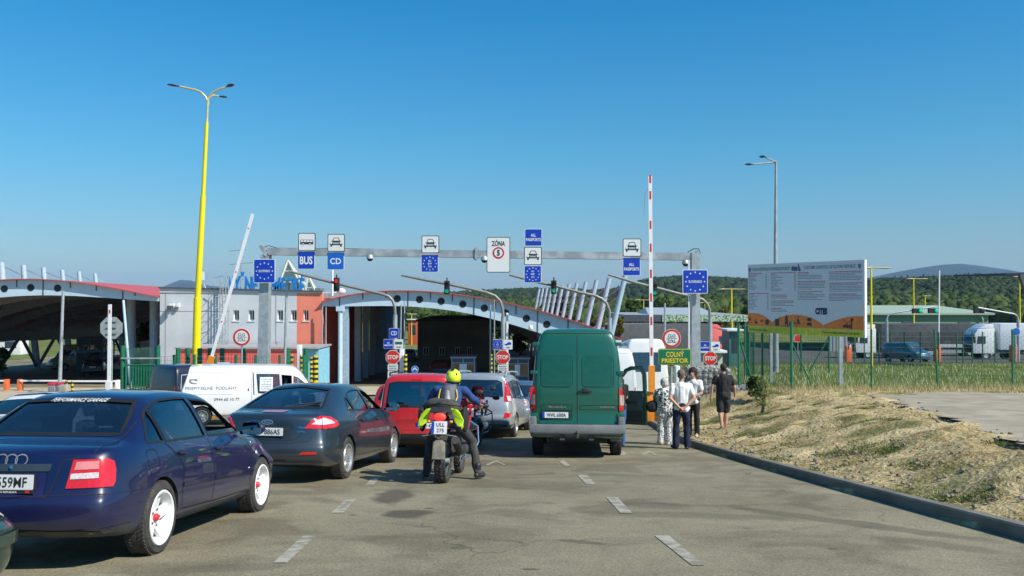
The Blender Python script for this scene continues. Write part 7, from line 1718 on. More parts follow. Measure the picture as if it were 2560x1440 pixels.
 dm('door_lining', inn, .016, .03, mat('door lining grey', (.09, .10, .105), rough=.7)); dm('door_pocket', [(-.1, .56), (-DL + .1, .56), (-DL + .1, .82), (-.1, .86)], .047, .03, mat('door pocket', (.03, .033, .036), rough=.6)); dm('armrest', [(-.25, 1.0), (-.85, 1.0), (-.85, 1.06), (-.25, 1.1)], .047, .05, mat('door pocket', (.03, .033, .036)))
 dm('door_window', win, -.012, .006, glass('clear glass 2', (.9, .93, .93), .0))
 mm = MB(); mm.box((-.1, -.18, 1.45), (.14, .18, .34)); mm.xform(M); mm.build('door_mirror', PLASTIC, root, bevel=.04)
green_van()
def white_van():
 L = 5.15
 root = place('delivery_van', 'white older panel van with Priemyselné podlahy lettering, behind the grey liftback', PX(446, 28.2), 28.2, 74.0, 'van', local=(.12, -.92))
 S = van_spec(L, 1.84, 1.94, hood=1.08, belt=1.10, f=(3.75, 4.55), rake=.42, wt=.28, bot=.32); S['ra'] = .7
 S['rails'][7][1][:3] = [(0, 1.84), (.04, 1.87), (.25, 1.90)]
 q2 = [(2.62, 1.06), (2.55, 1.68), (3.28, 1.67), (3.32, 1.06)]; q3 = [(3.40, 1.08), (3.36, 1.66), (3.70, 1.63), (3.72, 1.10)]; q5 = [(3.80, 1.12), (3.78, 1.60), (3.92, 1.55), (4.36, 1.20), (4.38, 1.12)]
 B = Body(S, root, WHP, arch=[(.85, .31, .35, .58), (4.22, .31, .35, .58)], cabin=[2.4, 2.7, 3.1, 3.5, 3.9, 4.4], cuts=[('side', q2, -1.5, 1.5), ('side', q3, -1.5, 0), ('side', q5, -1.5, 1.5), ('x', [(-.68, 1.2), (.68, 1.2), (.56, 1.62), (-.56, 1.62)], 4.0, 6)])
 B.patch('side_window', q2, 'right', glass('van glass', (.25, .38, .42), .08), -.008); B.patch('side_window', q5, 'right', GLASSL, -.008); B.patch('side_window', q5, 'left', GLASSL, -.008); B.patch('windscreen', [(-.68, 1.2), (.68, 1.2), (.56, 1.62), (-.56, 1.62)], 'front', GLASSL, -.006)
 for q in (q2, q5): B.strip('window_trim', q, 'right', GUM, .03, .003, closed=True)
 B.patch('window_notice', [(2.66, 1.12), (2.66, 1.58), (3.08, 1.58), (3.08, 1.12)], 'right', mat('paper', (.72, .75, .75)), .002)
 for i, s in enumerate(('LIATE', 'A BRÚSENÉ', 'LEŠTENÉ', 'BETÓNOVÉ', 'PODLAHY')): B.letters(s, 2.87, 1.51 - i * .08, .035, 'right', SIGNK, .006, fit=.33)
 LT = mat('van lettering', (.08, .08, .09)); B.letters('PRIEMYSELNÉ  PODLAHY', 1.12, 1.24, .10, 'right', LT, .006, fit=1.62, bold=.0); B.letters('0944 60 10 77', 1.62, .86, .10, 'right', LT, .006, fit=.80, bold=.01)
 B.patch('logo', [(.42, 1.42), (.42, 1.52), (.66, 1.53), (.70, 1.46), (.60, 1.46), (.56, 1.485), (.49, 1.485), (.49, 1.43), (.60, 1.40), (.66, 1.40), (.66, 1.36), (.49, 1.37)], 'right', mat('logo grey', (.2, .2, .21)), .006)
 B.strip('door_gap', [(2.42, .4), (2.40, 1.74), (3.34, 1.74), (3.34, .4)], 'right', SEAM, .010); B.strip('slide_rail', [(.25, 1.02), (1.8, 1.02)], 'right', mat('rail shade', (.3, .3, .3)), .012, .002); B.strip('panel_line', [(.30, 1.74), (1.75, 1.74)], 'right', mat('rail shade', (.3, .3, .3)), .012, .002); B.strip('panel_line', rrect(1.75, 1.40, .95, .52, .07), 'right', mat('faint line', (.5, .5, .48)), .010, .002, closed=True)
 B.strip('door_gap', [(3.76, .4), (3.76, 1.68)], 'right', SEAM, .01); B.strip('door_rubber', [(2.48, 1.0), (2.44, 1.72)], 'right', GUM, .035, .004)
 h, _ = B.hit((2.3, -3, 1.18), (0, 1, 0)); MB().tube([h + Vector((0, -.015, .05)), h + Vector((0, -.03, 0)), h + Vector((.03, -.03, -.03))], .012, 6).build('door_handle', PLASTIC, root)
 B.patch('rear_window', [(-.62, 1.2), (.62, 1.2), (.54, 1.65), (-.54, 1.65)], 'rear', GLASSB, .004); wheels(root, (.85, 4.22), .80, .31, .2, HUBC); seats(root, (3.5,), .4, 1.45)
 for s_ in (1, -1): B.patch('tail_light', rrect(s_ * .82, .95, .10, .35, .01), 'rear', LRED, .012, th=.01)
 mirror(root, 4.2, -.9, 1.25, PLASTIC, -1)
white_van()
def plain_van(name, lab, x, y, head, L, W_, H, pm, sw, fw, cat='van', rwin=True, group='vehicles queuing at the border', far=False, local=(0, 0), ws=None, **kw):
 root = place(name, lab, x, y, head, cat, local=local, group=group); f = kw.get('f', (L - 1.6, L - .75)); S = van_spec(L, W_, H, f=f, hood=kw.get('hood', 1.1), belt=1.08, rake=.10, wt=.2)
 B = Body(S, root, pm, arch=[(.85, .32, .36, W_ / 2 - .33), (L - .9, .32, .36, W_ / 2 - .33)], cabin=None, level=1 if far else 2)
 for q in sw: B.patch('side_window', q, 'right', GLASSB, .004, step=.15); B.patch('side_window', q, 'left', GLASSB, .004, step=.15)
 B.patch('windscreen', fw, 'front', GLASSB, .004, step=.12)
 if rwin: B.patch('rear_window', rrect(0, 1.0 + (H - 1) * .45, W_ * .62, (H - 1) * .45, .05), 'rear', GLASSB, .004, step=.15)
 for s_ in (1, -1): B.patch('tail_light', rrect(s_ * (W_ / 2 - .1), 1.0, .09, .4, .01), 'rear', LRED, .012, th=.01, step=.2); B.patch('headlight', rrect(s_ * (W_ / 2 - .35), .80, .3, .16, .03), 'front', mat('headlamp', (.6, .62, .62), rough=.1, coat=1), .006, th=.01, step=.2)
 wheels(root, (.85, L - .9), W_ / 2 - .12, .32, .2, ws or HUBC); return root, B
nv, Bn = plain_van('delivery_van', 'navy blue van parked behind the white panel van beside the green gate', PX(425, 31.5) + .15, 31.5, 35, 4.8, 1.9, 1.98, NAVP, [[(1.0, 1.2), (1.0, 1.65), (1.9, 1.65), (1.9, 1.2)], [(3.3, 1.15), (3.3, 1.6), (3.5, 1.55), (4.0, 1.2)]], rrect(0, 1.4, 1.4, .42, .08), local=(0, -.95))
Bn.strip('window_trim', [(.25, 1.1), (.30, 1.62), (.9, 1.66)], 'right', GALV, .03, .006)
wv, Bw = plain_van('delivery_van', 'large white high roof van ahead, right of the green van', 3.55, 30.8, 1.5, 5.9, 2.0, 2.62, WHP, [[(4.0, 1.35), (4.0, 1.9), (4.35, 1.9), (4.95, 1.4), (4.95, 1.3)]], rrect(0, 1.65, 1.5, .6, .08), rwin=False, f=(4.3, 5.1), hood=1.25)
Bw.strip('panel_line', rrect(0, 1.55, 1.6, 1.75, .12), 'rear', mat('faint line', (.5, .5, .48)), .015, .003, closed=True); Bw.strip('panel_line', [(0, .65), (0, 2.45)], 'rear', SEAM, .012)
w2, Bw2 = plain_van('delivery_van', 'white van behind the round customs sign, beyond the orange barrier cabinet', 5.75, 36.5, 0, 5.2, 1.95, 2.85, WHP, [[(3.3, 1.3), (3.3, 1.8), (4.2, 1.8), (4.4, 1.35)]], rrect(0, 1.5, 1.4, .5, .08), rwin=True, f=(3.8, 4.5))
def far_car(lab, px, Y, head, pm, kind='hatch', tl=True, group='cars under the canopies', plate=None):
 q = [[(.45, .98), (.6, 1.33), (1.9, 1.36), (1.9, .98)], [(1.98, .98), (1.98, 1.35), (2.3, 1.3), (2.85, .97)]]
 return simple_car('parked_car', lab, PX(px, Y), Y, head, 4.1, 1.72, 1.46, pm, q, [(-.58, 1.02), (.58, 1.02), (.48, 1.32), (-.48, 1.32)], [(-.58, 1.0), (.58, 1.0), (.46, 1.3), (-.46, 1.3)], (.75, 3.2), [.4, .9, 1.5, 2.2, 2.8], [(.60, .75), (.78, .75), (.76, .98), (.64, .98)] if tl else None, belt=.96, hood=.92, f=(2.2, 3.0), wt=.26, rake=.25, far=True, trim=False, group=group, plate=plate)
far_car('black car in the shade beside the booth with the pale notice', 1098, 66, 5, BKP)
far_car('grey car driving away under the middle canopy between the columns and the office block', 1022, 100, -3, paint('mid grey car paint', (.15, .17, .19)))
far_car('black off road car standing in the shade under the left canopy', 232, 70.0, -14, BKP, plate=('KE 772', 0, .8))
far_car('pale car half hidden behind the black car under the left canopy', 278, 74.0, -10, SILP)
far_car('silver car behind the light van in the deep shade', 175, 92, 160, SILP)
pv_, Bp = plain_van('minibus', 'beige high roof minibus facing the camera under the left canopy', PX(92, 82) + 1.9, 82, 212, 5.6, 1.95, 2.4, paint('beige van paint', (.36, .34, .20)), [[(.6, 1.4), (.6, 1.9), (3.6, 1.9), (3.6, 1.4)], [(3.8, 1.4), (3.8, 1.85), (4.3, 1.85), (4.75, 1.35)]], rrect(0, 1.62, 1.55, .55, .1), far=True, group='vehicles under the left canopy', local=(5.0, 0), cat='minibus')
Bp.patch('bumper', rrect(0, .5, 1.8, .3, .03), 'front', NAVP, .02, th=.02, step=.2)
# ------------------------------------------------------------------ people
def caps(mb, a, b, ra, rb, n=10, flat=None):
 """tapered limb with rounded ends"""
 a, b = Vector(a), Vector(b); d = (b - a); L = d.length or 1e-3; dn = d / L; pts = []; rs = []
 for t in (-1, -.7, -.3): pts.append(a + dn * ra * t); rs.append(ra * math.sqrt(max(.02, 1 - t * t)))
 pts += [a.lerp(b, .25), a.lerp(b, .5), a.lerp(b, .75)]; rs += [ra + (rb - ra) * .25, ra + (rb - ra) * .5, ra + (rb - ra) * .75]
 for t in (.3, .7, 1): pts.append(b + dn * rb * t); rs.append(rb * math.sqrt(max(.02, 1 - t * t)))
 return mb.tube(pts, rs, n)
def blob(name, mb, m, parent, vs=.014, sm=4, wr=0, ws=9):
 me = bake(mb.v, mb.f, [remesh(vs, sm)], keep=True)
 if wr:
  for q in me.vertices:
   p = q.co; k = wr * noise.noise(Vector((p.x * ws, p.y * ws, p.z * ws * .6))); q.co = p + q.normal * k
 return put_mesh(name, me, parent, m, True, None)
SKIN = mat('skin', (.50, .27, .18), rough=.55, var=.08, scale=12)
def hand(mb, w_, d, palm, curl=.5, s=1.0):
 """palm, four bent fingers of unequal length and a side thumb; d points along the forearm, palm is the side the fingers curl to"""
 w_, d, palm = Vector(w_), Vector(d).normalized(), Vector(palm).normalized(); sd = d.cross(palm).normalized(); k = w_ + d * .09 * s
 for t in (-.028, -.01, .01, .028): caps(mb, w_ + sd * t * .6, k + sd * t * s, .016, .013, 6)
 for t, L in ((-.03, .066), (-.01, .078), (.01, .075), (.029, .058)):
  p0 = k + sd * t * s; d1 = (d * math.cos(curl * .6) + palm * math.sin(curl * .6)); p1 = p0 + d1 * L * .5 * s; d2 = (d * math.cos(curl * 1.7) + palm * math.sin(curl * 1.7)); p2 = p1 + d2 * L * .5 * s
  caps(mb, p0, p1, .0095, .009, 6); caps(mb, p1, p2, .009, .007, 6)
 p0 = w_ + d * .03 - sd * .03 * s; p1 = p0 + (d * .6 - sd * .7 + palm * .2).normalized() * .045 * s; caps(mb, p0, p1, .012, .010, 6); caps(mb, p1, p1 + (d * .9 - sd * .1 + palm * .4).normalized() * .035 * s, .010, .008, 6)
def person(lab, x, y, z, face, J, H=1.78, top=None, topm=None, legs=None, legm=None, shoe=None, hairm=None, hair='short', build_=1.0, sleeve='short', legtype='long', group='people standing by the kerb', curl=.5, palmv=None, skin=SKIN, bag=None, neck=1, headturn=0, mods=0):
 """face: heading the body faces, clockwise from straight ahead; J overrides joints in a frame x right, y forward, z up"""
 s = H / 1.78; k = build_
 j = dict(hipL=(-.09, 0, .93), hipR=(.09, 0, .93), kneeL=(-.10, .02, .50), kneeR=(.10, .02, .50), ankL=(-.10, -.02, .09), ankR=(.10, -.02, .09), toeL=(-.12, .15, .035), toeR=(.12, .15, .035), pelvis=(0, 0, .97), waist=(0, .0, 1.10), chest=(0, -.0, 1.32), neck=(0, -.005, 1.49), head=(0, .02, 1.66),
   shL=(-.185, 0, 1.43), shR=(.185, 0, 1.43), elL=(-.25, -.03, 1.14), elR=(.25, -.03, 1.14), wrL=(-.26, .06, .89), wrR=(.26, .06, .89), hdL=None, hdR=None)
 j.update(J); j = {a: (Vector(b) * s if b is not None else None) for a, b in j.items()}
 M = Matrix.Translation((x, y, z)) @ Matrix.Rotation(R(-face), 4, 'Z')
 t = thing('person', lab, 'person', M, group)
 b = MB(); hd = j['head']; hr = Matrix.Rotation(R(-headturn), 3, 'Z')
 q = lambda v: hd + hr @ Vector(v)
 b.ell(hd + Vector((0, 0, .02)), (.08, .098, .115), 16, 10); b.ell(q((0, .035, -.05)), (.055, .06, .065), 12, 8)
 b.ell(q((0, .108, -.015)), (.014, .022, .026), 8, 6); b.ell(q((0, .082, -.075)), (.022, .02, .012), 8, 6)
 for e in (-1, 1): b.ell(q((e * .08, .0, -.01)), (.012, .022, .034), 8, 6); b.ell(q((e * .03, .088, .02)), (.014, .012, .009), 8, 6)
 caps(b, j['neck'] - Vector((0, 0, .05)), hd + Vector((0, -.015, -.07)), .058 * k, .052)
 for S_ in 'LR':
  caps(b, j['sh' + S_], j['el' + S_], .05 * k, .042 * k); caps(b, j['el' + S_], j['wr' + S_], .042 * k, .027)
  dd = (j['hd' + S_] - j['wr' + S_]) if j['hd' + S_] is not None else (j['wr' + S_] - j['el' + S_]); hand(b, j['wr' + S_], dd, (palmv or {}).get(S_, Vector((.6 if S_ == 'L' else -.6, .4, 0))), curl)
  if legtype != 'long': caps(b, j['hip' + S_], j['knee' + S_], .085 * k, .055 * k); caps(b, j['knee' + S_], j['knee' + S_].lerp(j['ank' + S_], .35), .052 * k, .058 * k)
  if legtype != 'long': caps(b, j['knee' + S_].lerp(j['ank' + S_], .3), j['ank' + S_], .056 * k, .036)
  caps(b, j['ank' + S_], j['toe' + S_], .036, .03)
 for c, d, r1, r2 in (('pelvis', 'waist', .12, .11), ('waist', 'chest', .11, .13)): caps(b, j[c], j[d], r1 * k, r2 * k)
 caps(b, j['shL'].lerp(j['shR'], .15), j['shL'].lerp(j['shR'], .85), .07, .07); caps(b, j['chest'], j['neck'], .1, .06)
 caps(b, j['hipL'], j['hipR'], .09, .09)
 if topm:
  pass
 body = blob('body', b, skin, t, .011, 2)
 for e in (-1, 1): MB().ell(q((e * .03, .094, .022)), (.010, .006, .006), 8, 5).build('eye', BLACK, t, smooth=True)
 if hairm:
  h = MB()
  if hair == 'short': h.ell(q((0, -.014, .045)), (.091, .104, .102), 16, 10); h.ell(q((0, -.05, -.005)), (.078, .055, .07), 14, 8)
  else: h.ell(q((0, -.015, .04)), (.105, .115, .105), 16, 10); h.ell(q((0, -.06, -.01)), (.095, .065, .085), 14, 8); h.ell(q((-.07, .0, .0)), (.035, .06, .06)); h.ell(q((.07, 0, 0)), (.035, .06, .06))
  blob('hair', h, hairm, t, .012, 2, .008, 30)
 tp = MB(); K = k * 1.0; w1 = .045
 P, Wt, C = j['pelvis'], j['waist'], j['chest']
 for e in (-1, 1):
  ex = Vector((e, 0, 0))
  caps(tp, C + ex * .075 * k + Vector((0, 0, .03)), Wt + ex * .055 * k, .125 * K, .118 * K); caps(tp, Wt + ex * .055 * k, P + ex * .06 * k + Vector((0, 0, -.03 if mods == 0 else -.10)), .118 * K, .13 * K)
 caps(tp, C + Vector((0, -.015, .07)), P, .132 * K, .132 * K); caps(tp, j['shL'], j['shR'], .068 * K, .068 * K); caps(tp, C + Vector((0, 0, .08)), j['neck'] + Vector((0, 0, -.04)), .11, .062)
 for S_ in 'LR':
  e0, e1 = j['sh' + S_], j['el' + S_]
  if sleeve == 'short': caps(tp, e0, e0.lerp(e1, .62), .066 * K, .060 * K)
  else: caps(tp, e0, e1, .07 * K, .058 * K); caps(tp, e1, e1.lerp(j['wr' + S_], .9), .056 * K, .042 * K)
 blob('shirt', tp, topm, t, .014, 3, .022, 9)
 lg = MB()
 for S_ in 'LR':
  hp, kn, an = j['hip' + S_], j['knee' + S_], j['ank' + S_]
  if legtype == 'long': caps(lg, hp, kn, .105 * K, .075 * K); caps(lg, kn, an + Vector((0, 0, .0)), .074 * K, .066 if K < 1.05 else .085)
  else: caps(lg, hp, kn.lerp(hp, .12), .105 * K, .095 * K)
 caps(lg, j['hipL'] + Vector((0, 0, .05)), j['hipR'] + Vector((0, 0, .05)), .105 * K, .105 * K); caps(lg, P + Vector((0, -.03, 0)), P + Vector((0, -.03, .02)), .12 * K, .12 * K)
 blob('trousers' if legtype == 'long' else 'shorts', lg, legm, t, .014, 3, .018, 10)
 for S_ in 'LR':
  an, to = j['ank' + S_], j['toe' + S_]; f = MB(); d = (to - an); d.z = 0; d.normalize(); caps(f, Vector((an.x, an.y, .04)) - d * .04 + Vector((0, 0, an.z - .09 * s)), Vector((to.x, to.y, to.z + .005)), .042, .038)
  if shoe == 'boot': caps(f, an + Vector((0, 0, .1)), Vector((an.x, an.y, an.z - .03)), .06, .05); caps(f, Vector((an.x, an.y, .05 + an.z - .09 * s)), to, .055, .05)
  if shoe != 'bare': blob('shoe', f, mat('shoe leather', (.03, .028, .03), rough=.5) if shoe in (None, 'boot') else shoe, t, .012, 2)
 return t, j
def at_px(px, Y): x = PX(px, Y); return x, Y, T(x, Y)
WT = mat('white cotton', (.74, .74, .72), rough=.9, var=.03); NAVYC = mat('navy trousers', (.012, .016, .045), rough=.9); BLKC = mat('black cotton', (.018, .018, .02), rough=.9)
def zebra(name, sc, dist, lo=.46):
 if name in _mats: return _mats[name]
 m = mat(name, (.03, .03, .035), rough=.85, scale=sc, detail=2, col2=(.75, .74, .72), lo=lo, hi=lo + .05); nz = [n for n in m.node_tree.nodes if n.type == 'TEX_NOISE'][0]; nz.inputs['Distortion'].default_value = dist; return m
x, y, z = at_px(1703, 19.75)
t, j = person('man in white T-shirt and navy trousers seen from behind, hands clasped at his back', x, y, z, 4, dict(elL=(-.27, -.12, 1.16), elR=(.27, -.12, 1.16), wrL=(-.06, -.20, .95), wrR=(.07, -.20, .97), hdL=(.04, -.21, .90), hdR=(-.04, -.22, .91), ankL=(-.13, -.02, .09), ankR=(.13, -.02, .09), kneeL=(-.12, .01, .5), kneeR=(.12, .01, .5), hipL=(-.09, 0, .93), toeL=(-.2, .12, .035), toeR=(.18, .13, .035)), 1.80, topm=WT, legm=NAVYC, hairm=mat('cropped grey brown hair', (.16, .11, .08), rough=.9), build_=1.05, curl=.9, palmv={'L': (0, -.6, .5), 'R': (0, -.6, .5)}, headturn=15)
x, y, z = at_px(1661, 21.0)
t, j = person('grey haired woman in black and white leaf print top, with black shoulder bag', x, y, z, 12, dict(elL=(-.27, .05, 1.16), wrL=(-.24, .20, 1.02), elR=(.25, .05, 1.15), wrR=(.2, .2, 1.0), toeL=(-.18, .12, .035)), 1.60, topm=zebra('zebra print', 11, 2.5), legm=zebra('dotted print', 34, .8, .44), hairm=mat('grey hair', (.5, .49, .46), rough=.9), hair='curly', build_=1.16, shoe=mat('beige shoe', (.5, .4, .33)), mods=1)
bg_ = MB(); bg_.ell((-.30, -.05, .93), (.16, .07, .15), 14, 8); blob('shoulder_bag', bg_, BLKC, t, .015, 2, .01, 12); MB().tube([(-.27, -.06, 1.0), (-.22, -.13, 1.2), (-.12, -.08, 1.36), (-.1, .04, 1.36)], .013, 6).build('bag_strap', BLKC, t)
x, y, z = at_px(1727, 20.9)
t, j = person('dark haired woman in white blouse and black trousers, half behind the man in white', x + .05, y, z + .10, 208, dict(elL=(-.24, .06, 1.15), wrL=(-.1, .2, 1.08), elR=(.24, .04, 1.15), wrR=(.1, .22, 1.1)), 1.66, topm=WT, legm=BLKC, hairm=mat('dark hair', (.02, .015, .012), rough=.8), hair='curly', shoe=mat('beige shoe', (.5, .4, .33)), build_=.95)
bg_ = MB(); bg_.ell((.19, .17, 1.10), (.12, .05, .10), 14, 8); blob('handbag', bg_, BLKC, t, .014, 2, .01, 12); MB().tube([(.18, .14, 1.18), (.17, .08, 1.36), (.15, 0, 1.46)], .012, 6).build('bag_strap', BLKC, t)
x, y, z = at_px(1808, 23.4)
person('man in black T-shirt and shorts walking away up the sandy bank', x, y, ZY(1076, 23.4) + .0, 6, dict(elL=(-.30, -.03, 1.16), wrL=(-.33, -.02, .90), elR=(.29, .0, 1.16), wrR=(.31, .08, .90), kneeL=(-.09, .02, .50), ankL=(-.06, -.12, .13), toeL=(-.06, .02, .05), kneeR=(.08, .06, .50), ankR=(.06, .03, .09), toeR=(.07, .18, .04)), 1.80, topm=BLKC, legm=mat('dark grey shorts', (.028, .028, .032), rough=.9), hairm=mat('dark brown hair', (.03, .022, .018), rough=.8), legtype='short', build_=1.08, shoe=mat('sandal', (.2, .1, .07)), headturn=-10)
x, y, z = at_px(1566, 19.4)
person('person in blue jeans mostly hidden between the green van and its open door', x - .12, y + .5, z, 0, dict(elR=(.20, .1, 1.15), wrR=(.16, .3, 1.1)), 1.72, topm=BLKC, legm=mat('blue denim', (.03, .10, .28), rough=.9), hairm=mat('dark hair', (.02, .015, .012)), shoe=None, build_=.95)
x, y, z = at_px(1268, 28.6)
person('man in white shirt stretching his arm over the roof of the blue grey car', PX(1262, 29.3), 29.3, T(PX(1262, 29.3), 29.3), 60, dict(elL=(-.3, .25, 1.40), wrL=(-.25, .52, 1.44), elR=(.28, .22, 1.38), wrR=(.25, .5, 1.45), chest=(0, .06, 1.32), head=(0, .10, 1.66), neck=(0, .07, 1.49)), 1.78, topm=WT, legm=NAVYC, hairm=mat('grey hair dark', (.25, .24, .23)), group='people by the cars', palmv={'L': (0, 0, -1), 'R': (0, 0, -1)}, curl=.2)
person('man with reddish face beside the stretching man in white, beyond the silver car', PX(1250, 30.4), 30.4, T(PX(1250, 30.4), 30.4), 150, {}, 1.76, topm=mat('light shirt', (.55, .5, .5)), legm=BLKC, hairm=mat('dark hair', (.02, .015, .012)), group='people by the cars')
# ------------------------------------------------------------------ motorcycle with rider
KNOB = mat('dusty knobby rubber', (.055, .052, .045), rough=.95, var=.4, scale=14, bump=.6); ENG = mat('engine grey', (.12, .12, .12), rough=.45, metal=.5, var=.2); DUSTP = mat('dusty black plastic', (.05, .048, .042), rough=.8, var=.4, scale=9)
REDM = paint('red fairing paint', (.45, .012, .02), dirt=.1)
def moto(lab, x, y, head, plate_txt=None, lean=0, eng=None):
 M = slope_M(x, y, head) @ Matrix.Rotation(R(lean), 4, 'X'); t = thing('motorcycle', lab, 'motorcycle', M, 'motorcycles in the middle lane')
 for wx, r, w_ in ((0, .33, .085), (1.53, .345, .055)):
  wo = bpy.data.objects.new('wheel', None); COL.objects.link(wo); wo.parent = t; wo.location = (wx, 0, r); wo.empty_display_size = .1
  b = MB(); n = 44; prof = [(r - .10, -w_ * .7), (r - .06, -w_ * .95), (r - .03, -w_ * .85), (r - .012, -w_ * .5), (r - .008, 0), (r - .012, w_ * .5), (r - .03, w_ * .85), (r - .06, w_ * .95), (r - .10, w_ * .7)]; b.lathe(prof, (0, 0, 0), 'y', n).build('tyre', KNOB, wo, smooth=True)
  kb = MB()
  for i in range(30):
   a = 2 * math.pi * i / 30; Rm = Matrix.Rotation(-a, 4, 'Y')
   for yy, dd in ((-w_ * .28, 0), (w_ * .28, 1), (-w_ * .78, .5), (w_ * .78, .5)):
    R2 = Matrix.Rotation(-a - dd * .1, 4, 'Y'); kb.box(R2 @ Vector((r - (.004 if abs(yy) < w_ * .5 else .026), yy, 0)), (.022, w_ * .42, .042), R2.to_3x3())
  kb.build('tread', KNOB, wo)
  MB().lathe([(r - .095, -w_ * .6), (r - .12, -w_ * .4), (r - .12, w_ * .4), (r - .095, w_ * .6)], (0, 0, 0), 'y', 36).build('rim', STEELD, wo, smooth=True)
  sp = MB(); 
  for i in range(16): a = 2 * math.pi * i / 16; sp.tube([(math.cos(a) * .04, .03 * (-1) ** i, math.sin(a) * .04), (math.cos(a + .2) * (r - .12), 0, math.sin(a + .2) * (r - .12))], .005, 4)
  sp.tube([(0, -.1, 0), (0, .1, 0)], .04, 12); sp.build('spokes', GALV, wo)
 b = MB(); pts = [(-.36, 0, .50), (-.30, 0, .64), (-.14, 0, .75), (.1, 0, .80)]
 for (p, q) in zip(pts, pts[1:]): b.bar(p, q, .20, .02)
 b.build('mudguard', DUSTP, t); MB().plate([(-.10, -.16), (.10, -.16), (.09, .09), (.05, .12), (-.05, .12), (-.09, .09)], 0, .02).xform(Matrix.Translation((-.372, 0, .54)) @ Matrix.Rotation(R(-90), 4, 'Z') @ Matrix.Rotation(R(-8), 4, 'X')).build('mud_flap', mat('dried mud', (.24, .22, .17), rough=1, var=.25, scale=12), t, bevel=.01)
 m_ = MB(); m_.tube([(-.34, -.26, .715), (-.36, -.1, .74), (-.36, .1, .74), (-.34, .26, .715)], .016, 8, flat=.6); m_.build('plate_bracket', mat('bracket', (.25, .25, .23), rough=.5, metal=.4), t, smooth=True)
 PM = Matrix.Translation((-.375, 0, .845)) @ Matrix.Rotation(R(-90), 4, 'Z') @ Matrix.Rotation(R(-12), 4, 'X')
 MB().plate(rrect(0, 0, .235, .19, .012), 0, .008).xform(PM).build('licence_plate', PLATEW, t); MB().plate(rrect(-.095, 0, .04, .185, .008), -.003, .002).xform(PM).build('country_band', EUB, t)
 if plate_txt: text(t, plate_txt[0], .02, .042, .055, SIGNK, -.004, M=PM, bold=.01); text(t, plate_txt[1], .02, -.042, .055, SIGNK, -.004, M=PM, bold=.01)
 MB().ell((-.33, 0, 1.0), (.05, .095, .065), 16, 10).build('tail_light', mat('lit tail lamp', (.9, .04, .03), emis=.6) if plate_txt else LRED, t, smooth=True)
 MB().ell((-.30, 0, 1.06), (.05, .11, .03), 12, 8).build('tail_light_hood', PLASTIC, t, smooth=True)
 for s_ in (-1, 1): MB().ell((-.33, s_ * .17, .93), (.03, .03, .025), 10, 6).build('indicator', LORG, t, smooth=True)
 b = MB(); b.box((.75, 0, .55), (.42, .34, .38)); b.tube([(.55, -.22, .48), (.95, -.22, .50)], .09, 12); b.tube([(.55, .2, .48), (.95, .2, .50)], .09, 12); b.box((.35, 0, .5), (.5, .14, .16)); b.build('engine', eng or ENG, t, bevel=.03)
 b = MB(); caps(b, (.75, 0, .98), (1.12, 0, 1.02), .17, .15); b.build('fuel_tank', REDM, t, smooth=True)
 for s_ in (-1, 1): b = MB(); b.prism([(.85, s_ * .20, .72), (1.35, s_ * .17, .82), (1.42, s_ * .14, 1.05), (1.1, s_ * .22, 1.1), (.9, s_ * .24, .98)], (0, s_ * .05, 0)); b.build('side_fairing', REDM, t, bevel=.02)
 b = MB(); b.box((.15, 0, .90), (.75, .30, .10)); b.build('seat', PLASTIC, t, bevel=.04)
 MB().tube([(-.22, -.22, .66), (.25, -.20, .50), (.5, -.16, .40)], [.062, .065, .04], 12).build('silencer', DUSTP, t, smooth=True)
 for s_ in (-1, 1):
  MB().tube([(1.05, s_ * .15, .95), (1.15, s_ * .36, .80), (1.1, s_ * .38, .55), (.98, s_ * .30, .35), (.75, s_ * .16, .30)], .017, 8).tube([(1.15, s_ * .36, .78), (1.32, s_ * .2, .72)], .015, 8).build('crash_bar', CHROME, t, smooth=True)
  MB().tube([(1.53, s_ * .09, .345), (1.28, s_ * .09, .98)], [.028, .03], 10).build('fork_leg', GALV, t, smooth=True); MB().tube([(1.15, s_ * .05, 1.14), (1.1, s_ * .25, 1.18), (1.02, s_ * .43, 1.16)], .014, 8).build('handlebar', PLASTIC, t, smooth=True)
  MB().ell((1.12, s_ * .46, 1.14), (.04, .09, .05)).build('hand_guard', PLASTIC, t, smooth=True); MB().tube([(1.08, s_ * .30, 1.18), (1.1, s_ * .36, 1.32)], .008, 6).ell((1.1, s_ * .38, 1.36), (.02, .07, .045)).build('mirror', PLASTIC, t, smooth=True)
 MB().tube([(0, -.10, .33), (.55, -.1, .42)], .035, 8).tube([(0, .10, .33), (.55, .1, .42)], .035, 8).build('swing_arm', ENG, t, smooth=True)
 MB().prism([(1.30, -.16, 1.10), (1.30, .16, 1.10), (1.18, .14, 1.42), (1.18, -.14, 1.42)], (.01, 0, 0)).build('windshield', GLASSD, t)
 MB().tube([(.35, .2, .35), (.25, .36, .03)], .013, 6).build('side_stand', PLASTIC, t)
 return t, M
mt, MM = moto('dusty black touring motorcycle with plate ULL 275 under the helmeted rider', PX(1107, 13.1), 13.1, 6, ('ULL', '275'))
moto('red and silver motorcycle standing ahead, left of the green van', PX(1176, 19.6), 19.6, 5, eng=SILVER)
HV = mat('high visibility yellow', (.45, .66, .015), rough=.6, emis=0, var=.1)
b = MB(); b.ell((-.04, 0, 1.17), (.17, .25, .10), 18, 10); b.ell((-.02, .15, 1.17), (.15, .15, .11)); b.ell((-.02, -.13, 1.14), (.15, .15, .09)); b.ell((.0, .0, 1.09), (.2, .31, .04)); b.xform(MM)
